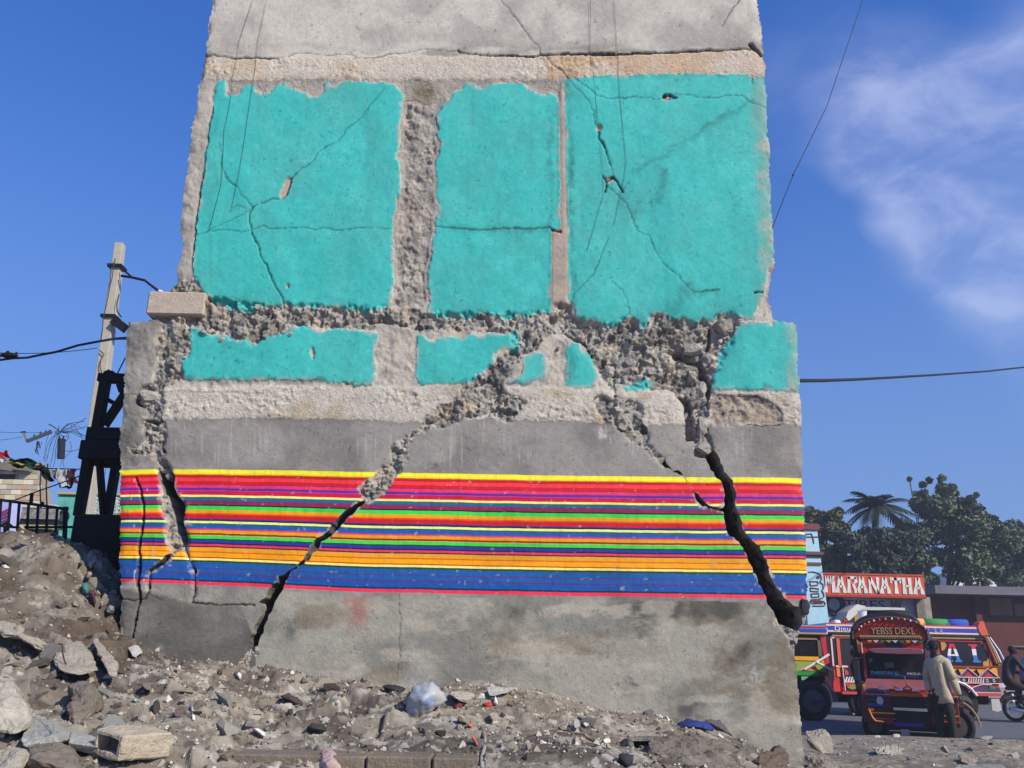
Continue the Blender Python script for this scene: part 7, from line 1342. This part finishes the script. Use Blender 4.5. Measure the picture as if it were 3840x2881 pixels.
bit('white_chip', 'white chip at the foot of the wall under the middle crack', 'chip', Z4, [(378,460),(395,448),(415,465),(410,500),(390,505),(380,485)], 6.1, rock_mat('white_stone', alb(206,204,198), alb(232,228,220)), .02, .003, 54)
bit('white_chip', 'upright white shard beside the bright red scrap', 'chip', Z5, [(430,960),(450,890),(470,930),(475,975),(450,985)], 5.75, rock_mat('white_stone', alb(206,204,198), alb(232,228,220)), .02, .003, 55)
bit('teal_chip', 'small turquoise chip of painted plaster above the hollow block at lower left', 'chip', Z8, [(1450,715),(1475,695),(1500,705),(1490,740),(1460,745)], 4.9, pl('chip_teal', (120,186,170)), .012, .003, 56)
bit('teal_rag', 'turquoise and maroon rags in the shadow beside the wall corner', 'rag', lambda x, y: (x/1.783, 1950+y/1.783), [(550,440),(575,425),(600,470),(585,500),(556,490)], 6.6, pl('rag_teal', (70,120,110), var=.3), .03, .012, 57)
bit('maroon_rag', 'maroon rag hanging in the dark gap beside the wall corner', 'rag', lambda x, y: (x/1.783, 1950+y/1.783), [(590,470),(640,455),(650,540),(640,600),(600,560)], 6.55, pl('rag_maroon', (84,52,60), var=.3), .03, .012, 58)
for i, (x, y, r, lab, m) in enumerate([(590,370,30,'pale round stone at the top of the dark gap beside the wall corner',m_pale),(700,400,24,'brown broken block in the dark gap beside the wall corner',m_tan),(760,500,26,'tall pale stone wedged against the wall corner',m_pale),(680,565,26,'rounded pale stone low in the dark gap beside the wall',m_pale),(735,605,36,'large rounded stone at the bottom of the dark gap beside the wall',m_conc),(610,300,34,'grey torn plastic lump at the top of the dark gap',m_conc),(540,290,22,'dusty stone on the brink of the dark gap',m_tan)]):
    c = (x/1.783, 1950+y/1.783); rr_ = r/1.783; hullrock('gap_stone', lab, 'stone', [(c[0]-rr_, c[1], 6.6), (c[0]+rr_*.9, c[1]-rr_*.3, 6.6), (c[0], c[1]-rr_*1.2, 6.62), (c[0]+rr_*.2, c[1]+rr_, 6.55), (c[0]-rr_*.5, c[1]+rr_*.7, 6.5), (c[0]+rr_*.5, c[1]-rr_*.5, 6.48), (c[0], c[1], 6.75)], m, 2, .012, 70+i)
hit_ = lambda fr, x, y, d: (lambda p: P(p[0], p[1], ground_hit(p[0], p[1], d)-.03))(fr(x, y))
def wirebit(label, fr, lst, d, r, m, name='bent_wire', cat='wire'):
    setp(MB().tube([hit_(fr, x, y, d) for x, y in lst], r, 5).build(name, m, smooth=True), label, cat)
m_rust = mat('rusty_wire', (.07,.03,.022), .8, .3, 30)
p0 = Z8(680,110); dd = ground_hit(*Z8(760,380), 5.2)-.12
setp(MB().tube([P(*Z8(x, y), dd) for x, y in ((640,100),(680,110),(685,200),(705,290),(740,360),(790,410),(850,420))], .0045, 5).build('bent_wire', m_rust, smooth=True), 'rusty bent reinforcing wire curving over the brown slab', 'wire')
wirebit('white plastic stick standing out of the slope right of the hollow block', Z8, ((2085,770),(2105,850),(2115,930)), 4.8, .007, pl('stick_white', (214,214,208)), 'white_stick', 'stick')
wirebit('thin dark wire lying over the dusty clod below the navy cloth', Z6, ((300,1465),(360,1470),(430,1460)), 4.9, .006, m_rust); wirebit('thin curl of dark wire on the dusty clod at lower right', Z6, ((420,1545),(470,1545),(520,1580),(545,1610)), 4.6, .006, m_rust)
wirebit('bent twig lying on the slope right of the middle', Z5, ((1300,1290),(1400,1310),(1500,1380),(1640,1400)), 5.0, .006, m_rust, 'twig', 'twig'); wirebit('grey frayed cord lying beside the pinkish red strip', Z5, ((300,1230),(340,1340),(330,1450),(300,1560),(310,1650)), 4.7, .010, pl('cord_grey', (150,146,138)), 'frayed_cord', 'cord')
c = hit_(Z4, 952, 612, 5.6); setp(MB().ring(c, .020, .006, 18, 6).disc(c+Vector((0,.008,0)), .016, .006, 14).build('tin_lid', mat('tin', (.3,.27,.24), .4, .3, metal=.7)), 'small round tin lid standing on the slope beside the brown rag', 'tin lid')

# ------------------------------------------------------------------ air: thin haze round the whole place
hz_m = bpy.data.materials.new('haze_air'); hz_m.use_nodes = True; hn = hz_m.node_tree.nodes; hn.clear(); ho = hn.new('ShaderNodeOutputMaterial'); hv_ = hn.new('ShaderNodeVolumePrincipled')
hv_.inputs['Color'].default_value = (.80, .87, 1.0, 1); hv_.inputs['Density'].default_value = .0017; hv_.inputs['Anisotropy'].default_value = .2
hz_m.node_tree.links.new(hv_.outputs[0], ho.inputs['Volume'])
hzb = MB().box((-905, -65, STREET-1.1), (905, 1505, 13.0)).build('haze', hz_m); setp(hzb, kind='stuff')
